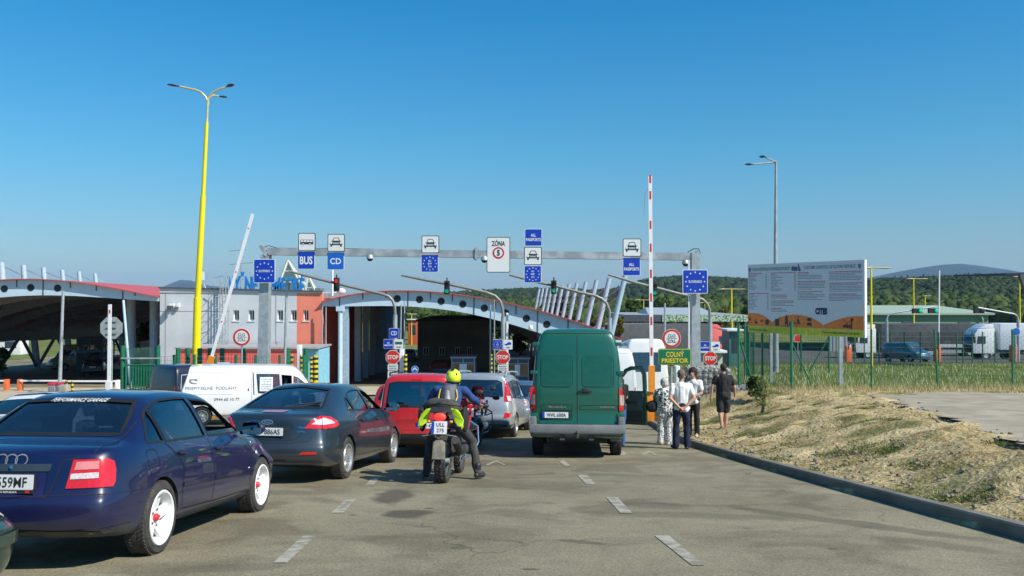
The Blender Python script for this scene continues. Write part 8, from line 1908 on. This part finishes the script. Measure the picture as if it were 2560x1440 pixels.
tb = thing('tail_bag', 'black roll bag strapped across the back of the motorcycle', 'bag', MM); b.xform(MM.inverted()); blob('bag', b, DUSTP, tb, .02, 2, .03, 5); MB().tube([(-.2, -.3, 1.16), (-.26, 0, 1.20), (-.2, .3, 1.16)], .015, 6).build('strap', BLACK, tb)
text(tb, 'adventure', 0, 0, .03, SIGNR, 0, M=Matrix.Translation((-.262, .05, 1.29)) @ Matrix.Rotation(R(-90), 4, 'Z')) if 0 else None
cv = thing('luggage_cover', 'bright yellow green rain covers hanging down both sides of the motorcycle seat', 'cover', MM)
for s_ in (-1, 1):
 b = MB(); rows = [((.0, .08, 1.15), (-.22, .10, 1.14)), ((.0, .22, 1.10), (-.24, .22, 1.10)), ((.0, .31, 1.00), (-.22, .31, 1.0)), ((0, .33, .86), (-.20, .335, .84))]; v = []
 for i, (p, q) in enumerate(rows):
  for u in range(7): a = Vector(p).lerp(Vector(q), u / 6); v.append((a[0], a[1] * s_, a[2] + .02 * math.sin(u * 2.1 + i)))
 f = [(i * 7 + u, i * 7 + u + 1, i * 7 + u + 8, i * 7 + u + 7) for i in range(3) for u in range(6)]; k = len(v); v += [(p[0], p[1] * .92, p[2] - .02) for p in v]; f += [tuple(a + k for a in q)[::-1] for q in f]; 
 rim = [0 * 7 + u for u in range(7)] + [i * 7 + 6 for i in range(1, 4)] + [21 + u for u in range(5, -1, -1)] + [14, 7]; f += [(a, b_, b_ + k, a + k) for a, b_ in zip(rim, rim[1:] + rim[:1])]
 b.add(v, f).build('side_cover', HV, cv, smooth=True); b = MB()
 pr = [(.14, 1.10), (.22, 1.11), (.30, 1.05), (.34, .95), (.34, .86), (.27, .875), (.20, .92), (.19, 1.02)]; b.prism([(-.27 - .04 * math.sin(i * 1.7), s_ * p[0], p[1] + .01 * math.sin(i * 2.3)) for i, p in enumerate(pr)], (.05, 0, 0)); b.build('rear_flap', HV, cv, bevel=.008)
 b = MB(); b.ell((.0, s_ * .33, .96), (.20, .05, .20)); b.build('pannier', BLKC, cv, smooth=True)
MB().prism([(-.25, .14, 1.155), (-.25, -.14, 1.155), (-.33, -.17, 1.07), (-.33, .17, 1.07)], (.1, 0, -.01)).build('rear_rack_plate', PLASTIC, cv, bevel=.02)
g = MM @ Vector((.48, 0, 0)); 
BLUEJ = mat('blue riding jacket', (.02, .06, .20), rough=.85); GRT = mat('grey riding trousers', (.055, .053, .05), rough=.9, var=.25, scale=5)
t, j = person('motorcyclist in yellow helmet, blue jacket and grey back protector, seen from behind', g.x, g.y, g.z, 6, dict(pelvis=(0, -.02, .98), waist=(0, .02, 1.13), chest=(0, .13, 1.33), neck=(.02, .20, 1.47), head=(.04, .24, 1.58), shL=(-.21, .15, 1.42), shR=(.22, .15, 1.42), elL=(-.36, .32, 1.24), elR=(.40, .30, 1.23), wrL=(-.40, .52, 1.15), wrR=(.42, .54, 1.15), hipL=(-.12, 0, .95), hipR=(.12, 0, .95), kneeL=(-.33, .20, .58), kneeR=(.36, .20, .58), ankL=(-.36, .02, .12), ankR=(.47, .06, .12), toeL=(-.42, .18, .05), toeR=(.53, .20, .05)),
 1.74, topm=BLUEJ, legm=GRT, sleeve='long', shoe='boot', group='people by the cars', build_=1.02, curl=1.2, palmv={'L': (0, 0, -1), 'R': (0, 0, -1)})
hd = j['head']; hb = MB(); hb.ell(hd + Vector((0, .01, .04)), (.125, .15, .135), 24, 16); hb.ell(hd + Vector((0, .07, -.06)), (.10, .10, .08), 16, 10); ho_ = blob('helmet', hb, mat('helmet yellow', (.72, .85, .02), rough=.25, coat=1, var=.03), t, .012, 2)
hb = MB(); hb.tube([hd + Vector((math.cos(a) * .122, math.sin(a) * .14 + .01, -.045 - .02 * math.sin(a))) for a in np.linspace(-3.3, .15, 16)], .013, 8); hb.build('helmet_rim', BLACK, t, smooth=True); hb = MB(); hb.box(hd + Vector((0, -.055, .168)), (.05, .07, .018)).box(hd + Vector((-.07, -.10, .10)), (.02, .03, .03)).box(hd + Vector((.07, -.10, .10)), (.02, .03, .03)); hb.build('helmet_vent', PLASTIC, t, bevel=.006)
hb = MB(); hb.ell(hd + Vector((0, -.02, -.075)), (.105, .115, .05), 20, 8); hb.build('helmet_lining', BLACK, t, smooth=True)
bp_ = MB(); caps(bp_, j['waist'] + Vector((0, -.07, .0)), j['chest'] + Vector((0, -.07, .06)), .13, .13); caps(bp_, j['shL'] * .6 + j['shR'] * .4 + Vector((0, -.02, .02)), j['shR'] * .6 + j['shL'] * .4 + Vector((0, -.02, .02)), .085, .085); blob('back_protector', bp_, mat('protector grey', (.11, .11, .12), rough=.7), t, .015, 2)
bp_ = MB(); caps(bp_, j['waist'] + Vector((0, -.135, .06)), j['chest'] + Vector((0, -.155, .07)), .075, .05, 12); blob('spine_plate', bp_, mat('spine plate', (.26, .26, .27), rough=.5, var=.3, scale=30), t, .012, 2)
for s_ in (-1, 1): MB().tube([j['chest'] + Vector((s_ * .125, -.12, .12)), j['chest'] + Vector((s_ * .15, -.15, .0)), j['waist'] + Vector((s_ * .10, -.20, .04))], .010, 6).build('yellow_piping', SIGNY, t)
# ------------------------------------------------------------------ right background: warehouse, trucks, truck canopy
def hall(lab, px0, px1, y0, y1, pyt, H, wallm, roofm, rise=.6, low=None, name='warehouse'):
 x0, x1 = PX(px0, y0), PX(px1, y0); z1 = ZY(pyt, y0); zb = z1 - H
 t = thing(name, lab, 'building', Vector((x0, y0, zb)))
 MB().box2((x0, y0, zb), (x1, y0 + .3, z1 - .8)).build('front_wall', low or wallm, t, world=True)
 MB().box2((x0, y0 - .06, z1 - 2.1), (x1, y0 - .002, z1 - .01)).build('upper_cladding', wallm, t, world=True)
 MB().add([(x1, y0 + .31, zb), (x1, y1, zb), (x1, y1, z1), (x1, (y0 + y1) / 2, z1 + rise), (x1, y0 + .31, z1), (x1 - .3, y0 + .31, zb), (x1 - .3, y1, zb), (x1 - .3, y1, z1), (x1 - .3, (y0 + y1) / 2, z1 + rise), (x1 - .3, y0 + .31, z1)], [(0, 1, 2, 3, 4), (9, 8, 7, 6, 5), (0, 4, 9, 5), (1, 6, 7, 2)]).build('gable_wall', wallm, t, world=True)
 ym = (y0 + y1) / 2; ro = MB()
 for a, b, za, zb_ in ((y0 - .6, ym, z1, z1 + rise), (ym, y1 + .3, z1 + rise, z1)): ro.add([(x0 - .5, a, za), (x1 + .6, a, za), (x1 + .6, b, zb_), (x0 - .5, b, zb_), (x0 - .5, a, za + .25), (x1 + .6, a, za + .25), (x1 + .6, b, zb_ + .25), (x0 - .5, b, zb_ + .25)], [(3, 2, 1, 0), (4, 5, 6, 7), (0, 1, 5, 4), (1, 2, 6, 5), (2, 3, 7, 6), (3, 0, 4, 7)])
 ro.build('roof', roofm, t, world=True); return t, x0, x1, z1, zb
GW = mat('pale green cladding', (.20, .30, .15), rough=.6, var=.06); GR_ = mat('pale green roof', (.34, .42, .30), rough=.5); GL_ = mat('grey panel wall', (.27, .29, .30), rough=.7, var=.08)
t, x0, x1, z1, zb = hall('long low pale green warehouse behind the parked trucks', 2075, 2470, 118, 150, 787, 6.2, GW, GR_, .9, GL_)
for i in range(26):
 x = x0 + (x1 - x0) * (i + .5) / 26; MB().box2((x - .03, 117.93, zb + .1), (x + .03, 117.99, z1 - 2.15)).build('wall_seam', mat('seam', (.28, .29, .30)), t, world=True)
for px in (2270, 2410): MB().box2((PX(px, 118) - .8, 117.85, z1 - 1.5), (PX(px, 118) + .8, 117.93, z1 - .9)).build('vent', STEELD, t, world=True)
MB().box2((x1 + .01, 122, z1 - 2.0), (x1 + .06, 132, z1 - .9)).build('gable_window', GLASSB, t, world=True)
MB().tube([(PX(2449, 118), 117.7, z1 - .1), (PX(2452, 118), 117.6, z1 - .6), (PX(2452, 118), 117.6, z1 - 2.5)], .12, 8).build('downpipe', GR_, t, world=True)
def truck(lab, px, Y, head, cabm, boxm, tarp=False, L=13.0, logo=None):
 M = slope_M(PX(px, Y), Y, head, flat=True); t = thing('truck', lab, 'truck', M, 'trucks on the truck yard')
 c = MB(); c.prism([(-2.2, -1.22, .75), (0.0, -1.22, .75), (.05, -1.22, 1.6), (-.15, -1.22, 2.9), (-.5, -1.22, 3.35), (-2.2, -1.22, 3.45)], (0, 2.44, 0)); c.build('cab', cabm, t, bevel=.08)
 c = MB(); c.prism([(-2.15, -1.1, 3.46), (-.6, -1.1, 3.40), (-1.3, -1.1, 3.85), (-2.15, -1.1, 3.9)], (0, 2.2, 0)); c.build('roof_deflector', cabm, t, bevel=.06)
 MB().prism([(.03, -1.1, 1.75), (-.13, -1.1, 2.75), (-.13, 1.1, 2.75), (.03, 1.1, 1.75)], (.03, 0, .01)).build('windscreen', GLASSB, t); MB().box2((.03, -1.1, .85), (.09, 1.1, 1.6)).build('grille', PLASTIC, t, bevel=.02)
 for s_ in (-1, 1):
  MB().prism([(-.35, s_ * 1.225, 1.8), (-1.25, s_ * 1.225, 1.8), (-1.25, s_ * 1.225, 2.6), (-.45, s_ * 1.225, 2.6)], (0, s_ * .012, 0)).build('side_window', GLASSB, t); MB().box((-.05, s_ * 1.38, 2.2), (.15, .18, .7)).build('mirror', PLASTIC, t, bevel=.03)
  for x in (-1.3, -4.3, -10.2, -11.4, -12.6) if L > 12 else (-1.3, -5.5):
   MB().lathe([(0, 0), (.28, 0), (.30, s_ * .06), (.5, s_ * .06), (.5, -s_ * .24), (0, -s_ * .24)], (x, s_ * 1.14, .5), 'y', 20).build('wheel', RUBBER, t, smooth=True); MB().lathe([(0, .04 * s_), (.24, .07 * s_)], (x, s_ * 1.15, .5), 'y', 16).build('wheel_hub', GALV, t)
 MB().box2((-L - .6, -1.0, .75), (-2.3, 1.0, 1.05)).build('chassis', STEELD, t); MB().box2((-L - 1, -1.25, 1.15), (-2.75, 1.25, 3.95)).build('cargo_box', boxm, t, bevel=.04)
 for s_ in (-1, 1): MB().box2((-9.3, s_ * 1.1 - .04, .5), (-5.2, s_ * 1.1 + .04, 1.0)).build('side_skirt', GALV, t)
 if tarp:
  for s_ in (-1, 1): MB().box2((-L - .9, s_ * 1.27 - .01, 1.15), (-2.8, s_ * 1.27 + .01, 1.55)).build('side_board', mat('board grey', (.5, .52, .53)), t)
 if logo: text(t, logo, 0, 0, .45, SIGNK, 0, shear=.3, M=Matrix.Translation((-5.3, -1.27, 3.2)) )
 return t
TARP = mat('dark tarpaulin', (.06, .065, .07), rough=.7, var=.15, scale=2); BLUC = mat('blue cab paint', (.02, .10, .45), rough=.35, coat=.5)
truck('white truck with white trailer parked facing left beside the warehouse', 2420, 93, -86, WHP, mat('trailer white', (.72, .74, .76), rough=.5, var=.02), logo='pinkit')
truck('blue cab truck with dark grey tarpaulin trailer in front of the warehouse', 2192, 104, -84, BLUC, TARP, True)
t_ = truck('truck with black tarpaulin trailer half hidden behind the round customs sign', 1800, 92, 62, mat('truck red white', (.6, .12, .10), rough=.4), TARP, False)
truck('grey tarpaulin truck under the green roofed truck canopy', 1690, 104, 80, BLUC, mat('grey tarpaulin', (.2, .19, .2), rough=.7), True)
truck('red and white truck facing the camera right of the gantry post', 1786, 112, 182, mat('truck red', (.55, .04, .04), rough=.4), mat('trailer grey', (.35, .36, .38)))
truck('white truck glimpsed under the billboard', 2130, 97, -88, WHP, TARP, L=8)
plain_van('minivan', 'dark teal people carrier on the yard road in front of the blue truck', PX(2222, 79), 79, 163, 4.5, 1.8, 1.75, paint('teal car paint', (.02, .09, .13), metal=.3), [[(.6, 1.05), (.6, 1.5), (3.0, 1.5), (3.0, 1.05)]], rrect(0, 1.25, 1.3, .36, .1), far=True, group='vehicles on the truck yard', cat='minivan', f=(2.9, 3.7), hood=1.0)
yr = grid_mesh('yard_road', np.arange(20, 95, 3.0), np.arange(72, 116, 3.0), lambda X, Y: terr(X, Y) + .05, ASPHD, mask=lambda x, y: (y > 73 + (x - 30) * .03))
yr2 = grid_mesh('yard_road', np.arange(9, 60, 3.0), np.arange(86, 135, 3.0), lambda X, Y: terr(X, Y) + .055, ASPHD)
Yc = 112; t = thing('truck_canopy', 'long open sided truck canopy with green rippled fascia and grey roof', 'canopy', Vector((PX(1575, Yc), Yc, T(PX(1575, Yc), Yc))))
za, zb = ZY(804, Yc), ZY(787, Yc)
MB().box2((PX(1655, Yc), Yc - .2, za), (PX(1868, Yc), Yc, zb)).build('fascia', mat('rippled green fascia', (.10, .20, .09), rough=.6, scale=4, col2=(.50, .58, .42), lo=.47, hi=.53), t, world=True)
MB().box2((PX(1560, Yc), Yc - .1, za), (PX(1655, Yc) - .01, Yc + .2, zb)).build('fascia', STEELD, t, world=True); MB().box2((PX(1560, Yc), Yc + .21, zb - .3), (PX(1868, Yc), Yc + 18, zb)).build('roof', mat('grey roof sheet', (.30, .33, .33), rough=.6), t, world=True)
yr_ = Yc + 4; MB().add([(PX(1632, Yc), yr_, zb), (PX(1808, Yc), yr_, zb), (PX(1790, Yc), yr_ + 5, ZY(771, Yc)), (PX(1640, Yc), yr_ + 5, ZY(771, Yc)), (PX(1632, Yc), yr_ + 10, zb), (PX(1808, Yc), yr_ + 10, zb)], [(0, 1, 2, 3), (5, 4, 3, 2), (1, 5, 2), (4, 0, 3)]).build('ridge_roof', mat('ridge sheet', (.36, .40, .42), rough=.4), t, world=True)
for px in range(1575, 1870, 24): x = PX(px, Yc + 1); MB().tube([(x, Yc + 1, T(x, Yc)), (x, Yc + 1, za)], .16, 8).build('column', STEELD, t, world=True)
def kiosk(lab, px0, px1, pyt, Y, m_, name='kiosk'):
 x0, x1 = PX(px0, Y), PX(px1, Y); z0 = T(x0, Y); z1 = ZY(pyt, Y); t = thing(name, lab, 'kiosk', Vector((x0, Y, z0))); H = z1 - z0
 MB().box2((0, 0, 0), (x1 - x0, 2, H)).build('wall', m_, t, bevel=.02); MB().box2((-.2, -.3, H + .004), (x1 - x0 + .2, 2.2, H + .15)).build('roof', SIGNW, t, bevel=.02); MB().box2(((x1 - x0) * .25, -.02, H * .4), ((x1 - x0) * .8, -.003, H * .8)).build('window', GLASSB, t); return t
kiosk('small teal glazed kiosk behind the left end of the billboard', 1822, 1850, 828, 60, mat('teal kiosk', (.06, .16, .16), rough=.4))
kiosk('low cream container shed behind the small STOP sign', 1745, 1806, 882, 50, mat('cream container', (.45, .44, .38), rough=.7), 'shed')
kiosk('small white hut with red roof tiles far behind the middle canopy', 1020, 1044, 800, 150, mat('red brick tone', (.5, .10, .05)), 'hut')
kiosk('white tent like hut beyond the leaning braces of the left canopy', 0, 52, 846, 118, WHITE, 'hut')
for px, lab in ((2342, 'orange barrier cabinet on the yard road before the white truck'), (2532, 'brown orange barrier cabinet at the right edge of the yard'), (2120, 'orange barrier cabinet under the right end of the billboard')):
 Y = 77; x = PX(px, Y); z0 = T(x, Y); t = thing('barrier', lab, 'barrier', Vector((x, Y, z0)), 'barriers of the truck yard'); MB().box((0, 0, .75), (.5, .5, 1.5)).build('cabinet', ORED, t, bevel=.04); MB().bar((0, -.3, 1.3), (.1, -.3, 8.2 if px == 2342 else 1.6), .09).build('arm', WHITE, t)
def yard_mast(px, Y, pyb, pts, lights, lab):
 x = PX(px, Y); z0 = T(x, Y); t = thing('signal_mast', lab, 'mast', Vector((x, Y, z0)), 'arm masts of the truck yard'); MB().tube([W(a, b, Y) for a, b in pts], .08, 8).build('arm', GALV, t, smooth=True, world=True); MB().tube([(x, Y, z0), W(pts[0][0], pts[0][1], Y)], .13, 8).build('post', GALV, t, smooth=True, world=True)
 for (a, b, on) in lights: p = W(a, b, Y - .3); MB().box(p, (.9, .3, .45)).build('signal_head', BLACK, t, world=True); MB().ell(p + Vector((.25, -.18, 0)), (.19, .06, .19), 12, 8).build('lens', mat('lit green', (.0, .8, .35), emis=.7) if on else BLACK, t, smooth=True, world=True)
yard_mast(2217, 80, 0, [(2217, 800), (2219, 790), (2226, 784), (2260, 778), (2336, 767)], [(2293, 777, 1), (2333, 777, 1)], 'curved arm mast with two green lights over the yard road')
yard_mast(2545, 80, 0, [(2545, 800), (2543, 790), (2535, 785), (2445, 769)], [(2447, 777, 0)], 'curved arm mast with dark signal at the right edge')
for px, py, Y, sh, lab, m_ in ((2541, 829, 74, 'round', 'round blue sign at the right edge of the photo before the white truck', SIGNB2), (2285, 822, 104, 'rect', 'small blue parking sign on the yellow lamp post', SIGNB2), (1995, 846, 75, 'round', 'small round red ringed sign under the billboard', SIGNR)):
 t, a, b = panel_sign('road_sign', lab, px, py, 20 if sh == 'round' else 10, 20 if sh == 'round' else 10, Y, m_, SIGNW, .03, shape=sh)
 MB().tube([(0, .08, -a * .4), (0, .08, T(PX(px, Y), Y) - ZY(py, Y))], .04, 8).build('pole', GALV, t)
 if sh == 'rect': text(t, 'P', 0, 0, a * .6, SIGNW, -.012)
Y = 60; t = thing('roof_corner', 'dark blue roof corner reaching in at the right edge', 'roof', W(2560, 700, Y)); MB().add([(PX(2518, Y), Y, ZY(683, Y)), (PX(2640, Y), Y, ZY(678, Y)), (PX(2640, Y), Y + 8, ZY(676, Y)), (PX(2530, Y), Y + 8, ZY(681, Y)), (PX(2518, Y), Y, ZY(686, Y)), (PX(2640, Y), Y, ZY(686, Y)), (PX(2640, Y), Y + 8, ZY(684, Y)), (PX(2530, Y), Y + 8, ZY(684, Y))], [(0, 1, 2, 3), (7, 6, 5, 4), (0, 4, 5, 1), (1, 5, 6, 2), (2, 6, 7, 3), (3, 7, 4, 0)]).build('roof', mat('dark blue roof', (.02, .03, .08)), t, world=True)
MB().bar(W(2552, 686, Y), W(2575, 760, Y), .3).build('strut', STEELD, t, world=True)
# ------------------------------------------------------------------ vegetation
def leaf_cloud(c, n, s0, s1, rg):
 """c: list of (centre, radii); returns small leaf faces spread through the clumps"""
 k = rg.integers(0, len(c), n); C = np.array([q[0] for q in c])[k]; Rr = np.array([q[1] for q in c])[k]
 d = rg.normal(size=(n, 3)); d /= np.linalg.norm(d, axis=1)[:, None]; rr = rg.uniform(.45, 1.05, n) ** .6
 p = C + d * Rr * rr[:, None]; a = rg.normal(size=(n, 3)); a /= np.linalg.norm(a, axis=1)[:, None]; b = np.cross(a, rg.normal(size=(n, 3))); b /= np.linalg.norm(b, axis=1)[:, None]
 s = rg.uniform(s0, s1, n)[:, None]; v = np.stack([p - a * s, p + b * s * .6, p + a * s, p - b * s * .6], 1).reshape(-1, 3); return v, np.arange(4 * n).reshape(n, 4)
BARK = mat('bark', (.10, .08, .06), rough=.95, var=.3)
def tree(lab, px, Y, pyt, wpx, leafm, n=900, leaf=(.12, .3), seed=1, name='tree', group='trees near the canopies', conic=False, zb=None):
 rg = np.random.default_rng(seed); x = PX(px, Y); z0 = T(x, Y) if zb is None else zb; H = ZY(pyt, Y) - z0; w_ = wpx / F * Y / 2
 t = thing(name, lab, 'tree' if name == 'tree' else 'shrub', Vector((x, Y, z0)), group); tr_ = MB(); top = Vector((rg.uniform(-.2, .2), 0, H * .8)); tr_.tube([(0, 0, 0), (0.05, 0, H * .35), top], [.05 * H ** .7, .035 * H ** .7, .01 * H], 8); cl = []
 for i in range(16):
  a = rg.uniform(0, 6.28); h = rg.uniform(.22, .92); r = w_ * (1 - h * .85 if conic else math.sin(min(1, .25 + h * .85) * math.pi) ** .6) * rg.uniform(.35, .85); c = Vector((math.cos(a) * r, math.sin(a) * r, H * h)); q = w_ * rg.uniform(.28, .5) * (.6 if conic else 1)
  cl.append((c, (q, q, q * rg.uniform(.6, 1.0)))); tr_.tube([(0, 0, H * h * .7), c * .6 + Vector((0, 0, H * h * .3)), c], [.015 * H ** .8, .01 * H ** .8, .004 * H], 5)
 tr_.build('trunk', BARK, t, smooth=True); v, f = leaf_cloud(cl, n, leaf[0], leaf[1], rg); mesh_obj('crown', v, f, leafm, t)
LG = foliage('leaf green', (.03, .065, .012), (.11, .16, .03), .6, .3); LY = foliage('leaf yellow green', (.09, .10, .015), (.24, .22, .05), .8, .3); LD = foliage('leaf dark', (.015, .035, .010), (.05, .08, .02), .6, .25)
for i, (px, Y, pyt, w_, m_, lab) in enumerate([(1500, 80, 757, 50, LY, 'yellowish conical tree just right of the green van roof'), (1548, 74, 785, 42, LY, 'second yellowish tree, close to the leaning masts'), (1476, 88, 770, 34, LG, 'green tree between the leaning white masts'), (1585, 150, 742, 70, LG, 'green tree left of the raised barrier arm'), (1300, 105, 762, 80, LG, 'green tree behind the right part of the middle canopy'), (1262, 135, 758, 75, LD, 'dark tree directly behind the canopy beam'), (1352, 120, 770, 70, LG, 'green tree behind the stay masts'), (1400, 140, 745, 90, LD, 'dark green tree behind the leaning masts'), (1430, 120, 765, 60, LG, 'mid green tree behind the leaning masts, right one'),
  (1130, 150, 786, 110, LG, 'tree behind the dark office block, left'), (1200, 160, 782, 110, LD, 'tree behind the dark office block, right'), (1060, 170, 790, 80, LG, 'light tree left of the office block'), (990, 170, 775, 90, LG, 'green tree seen through the middle lanes'), (350, 130, 782, 70, LG, 'light green tree under the right end of the left canopy'), (372, 110, 770, 50, LG, 'green tree beside the grey building edge'), (310, 150, 800, 60, LG, 'green tree behind the reversed octagonal sign'),
  (1870, 170, 765, 50, LG, 'light tree left of the billboard'), (1810, 190, 770, 60, LY, 'pale tree behind the truck canopy, right'), (1660, 210, 750, 80, LG, 'tree above the truck canopy, left'), (1740, 230, 748, 90, LG, 'tree above the truck canopy, middle')]):
 tree(lab, px, Y, pyt, w_, m_, 1500, (.10, .26) if Y < 100 else (.2, .45), i + 3, conic=(m_ is LY and Y < 100))
tree('small leafy shrub at the top of the bank beside the man in black', 1905, 25.5, 938, 66, foliage('shrub leaf', (.12, .17, .04), (.36, .42, .13), 3, .4), 1300, (.010, .028), 77, 'shrub', None)
tree('dark green shrub at the gabion end', 1888, 28.5, 935, 55, LD, 700, (.03, .06), 78, 'shrub', None); tree('green bush at the far left beyond the canopy', 8, 70, 868, 40, LG, 700, (.08, .2), 79, 'shrub', None)
def blades(name, lab, n, region, h0, h1, w_, m, seed, accept=None, tuft=1, spread=.05, lean=.5):
 rg = np.random.default_rng(seed); x0, x1, y0, y1 = region; X = rg.uniform(x0, x1, n); Y = y0 + (y1 - y0) * rg.uniform(0, 1, n) ** 1.3
 if accept is not None: k = accept(X, Y, rg); X, Y = X[k], Y[k]
 X = np.repeat(X, tuft) + rg.normal(0, spread, len(X) * tuft); Y = np.repeat(Y, tuft) + rg.normal(0, spread, len(Y) * tuft); N = len(X); Z = terr(X, Y) - .01
 h = rg.uniform(h0, h1, N); a = rg.uniform(0, 6.28, N); wx, wy = np.cos(a) * w_, np.sin(a) * w_; lx, ly = rg.normal(0, lean, N) * h, rg.normal(0, lean, N) * h
 v = np.stack([np.stack([X - wx, Y - wy, Z], 1), np.stack([X + wx, Y + wy, Z], 1), np.stack([X + lx, Y + ly, Z + h], 1)], 1).reshape(-1, 3)
 o = mesh_obj(name, v, np.arange(3 * N).reshape(N, 3), m); tag(o, lab, None, None, 'stuff')
GRS = foliage('meadow grass', (.10, .16, .02), (.25, .31, .055), .35, .35); DRY = foliage('dry grass', (.42, .33, .14), (.66, .56, .32), 1.5, .2); GRB = foliage('bank green grass', (.03, .06, .012), (.15, .20, .035), 1.2, .3); FLW = mat('pale seed heads', (.62, .62, .45), rough=.9)
mead = lambda X, Y, rg: (X > 8.0 + (Y - 30) * .05) & ((Y > 31.2) | (X > 9.5)) & (Y < 72)
blades('meadow_grass', 'tall meadow grass behind the wire fence', 170000, (8, 62, 30.4, 72), .06, .22, .007, GRS, 1, mead, 1, .05, .5)
blades('meadow_flowers', 'pale seed heads of the meadow behind the fence', 9000, (8, 55, 33, 68), .16, .28, .012, FLW, 2, mead, 1, .05, .2)
vn = lambda X, Y, s, o: np.array([noise.noise((a * s, b * s, o)) for a, b in zip(X, Y)])
def bank(th, lo=.15):
 def g(X, Y, rg):
  s = X - kerb_x(Y); k = (s > lo) & (X < 24); k[k] &= np.array([pad_edge(a, b) < -.1 for a, b in zip(X[k], Y[k])]) | (Y[k] > 27.3); k[k] &= vn(X[k], Y[k], .75, 3.0) + .5 * vn(X[k], Y[k], 2.2, 8.0) > th; return k
 return g
blades('dry_grass', 'dry straw coloured grass on the sandy bank', 9000, (4, 20, 6, 30.5), .02, .05, .005, DRY, 3, bank(-.15), 3, .05, 1.4)
blades('bank_grass', 'patches of green grass on the sandy bank', 60000, (4, 20, 6, 30.5), .02, .06, .008, GRB, 4, bank(.26), 5, .05, 1.3)
blades('fence_weeds', 'dry weeds along the foot of the fence', 9000, (9, 26, 27.4, 31), .1, .4, .008, DRY, 5, lambda X, Y, rg: rg.uniform(0, 1, len(X)) < .6, 1, .05, .4)
rg = np.random.default_rng(9); st = MB()
for i in range(520):
 y = 6 + 20 * rg.uniform() ** 1.2; s = abs(rg.normal(0, .8)) + .2; x = kerb_x(y) + s
 if i % 3 == 0: x = float(np.interp(y, [6, 12, 25], [6.6, 7.1, 10.4])) + rg.normal(0, .25)
 r = rg.uniform(.012, .05); M = Matrix.Rotation(rg.uniform(0, 3), 3, 'Z'); st.ell((x, y, T(x, y) + r * .5 + .01), (r, r * .8, r * .6), 6, 4, M)
tag(st.build('stones', mat('bank stones', (.22, .19, .14), rough=.95, var=.4, scale=8)), 'small stones scattered on the sandy bank', None, None, 'stuff')
# ------------------------------------------------------------------ haze: one even box of air
hz = MB().box2((-6200, -80, -120), (6200, 12500, 300)); 
hm = bpy.data.materials.new('haze'); hm.use_nodes = True; n_ = hm.node_tree; n_.nodes.clear()
ho = n_.nodes.new('ShaderNodeOutputMaterial'); pv = n_.nodes.new('ShaderNodeVolumePrincipled'); pv.inputs['Density'].default_value = HAZE; pv.inputs['Color'].default_value = (.50, .72, .98, 1); pv.inputs['Anisotropy'].default_value = .0
n_.links.new(pv.outputs[0], ho.inputs['Volume'])
h_o = hz.build('haze', hm); h_o['kind'] = 'stuff'; h_o['label'] = 'thin pale blue summer haze over the whole valley'
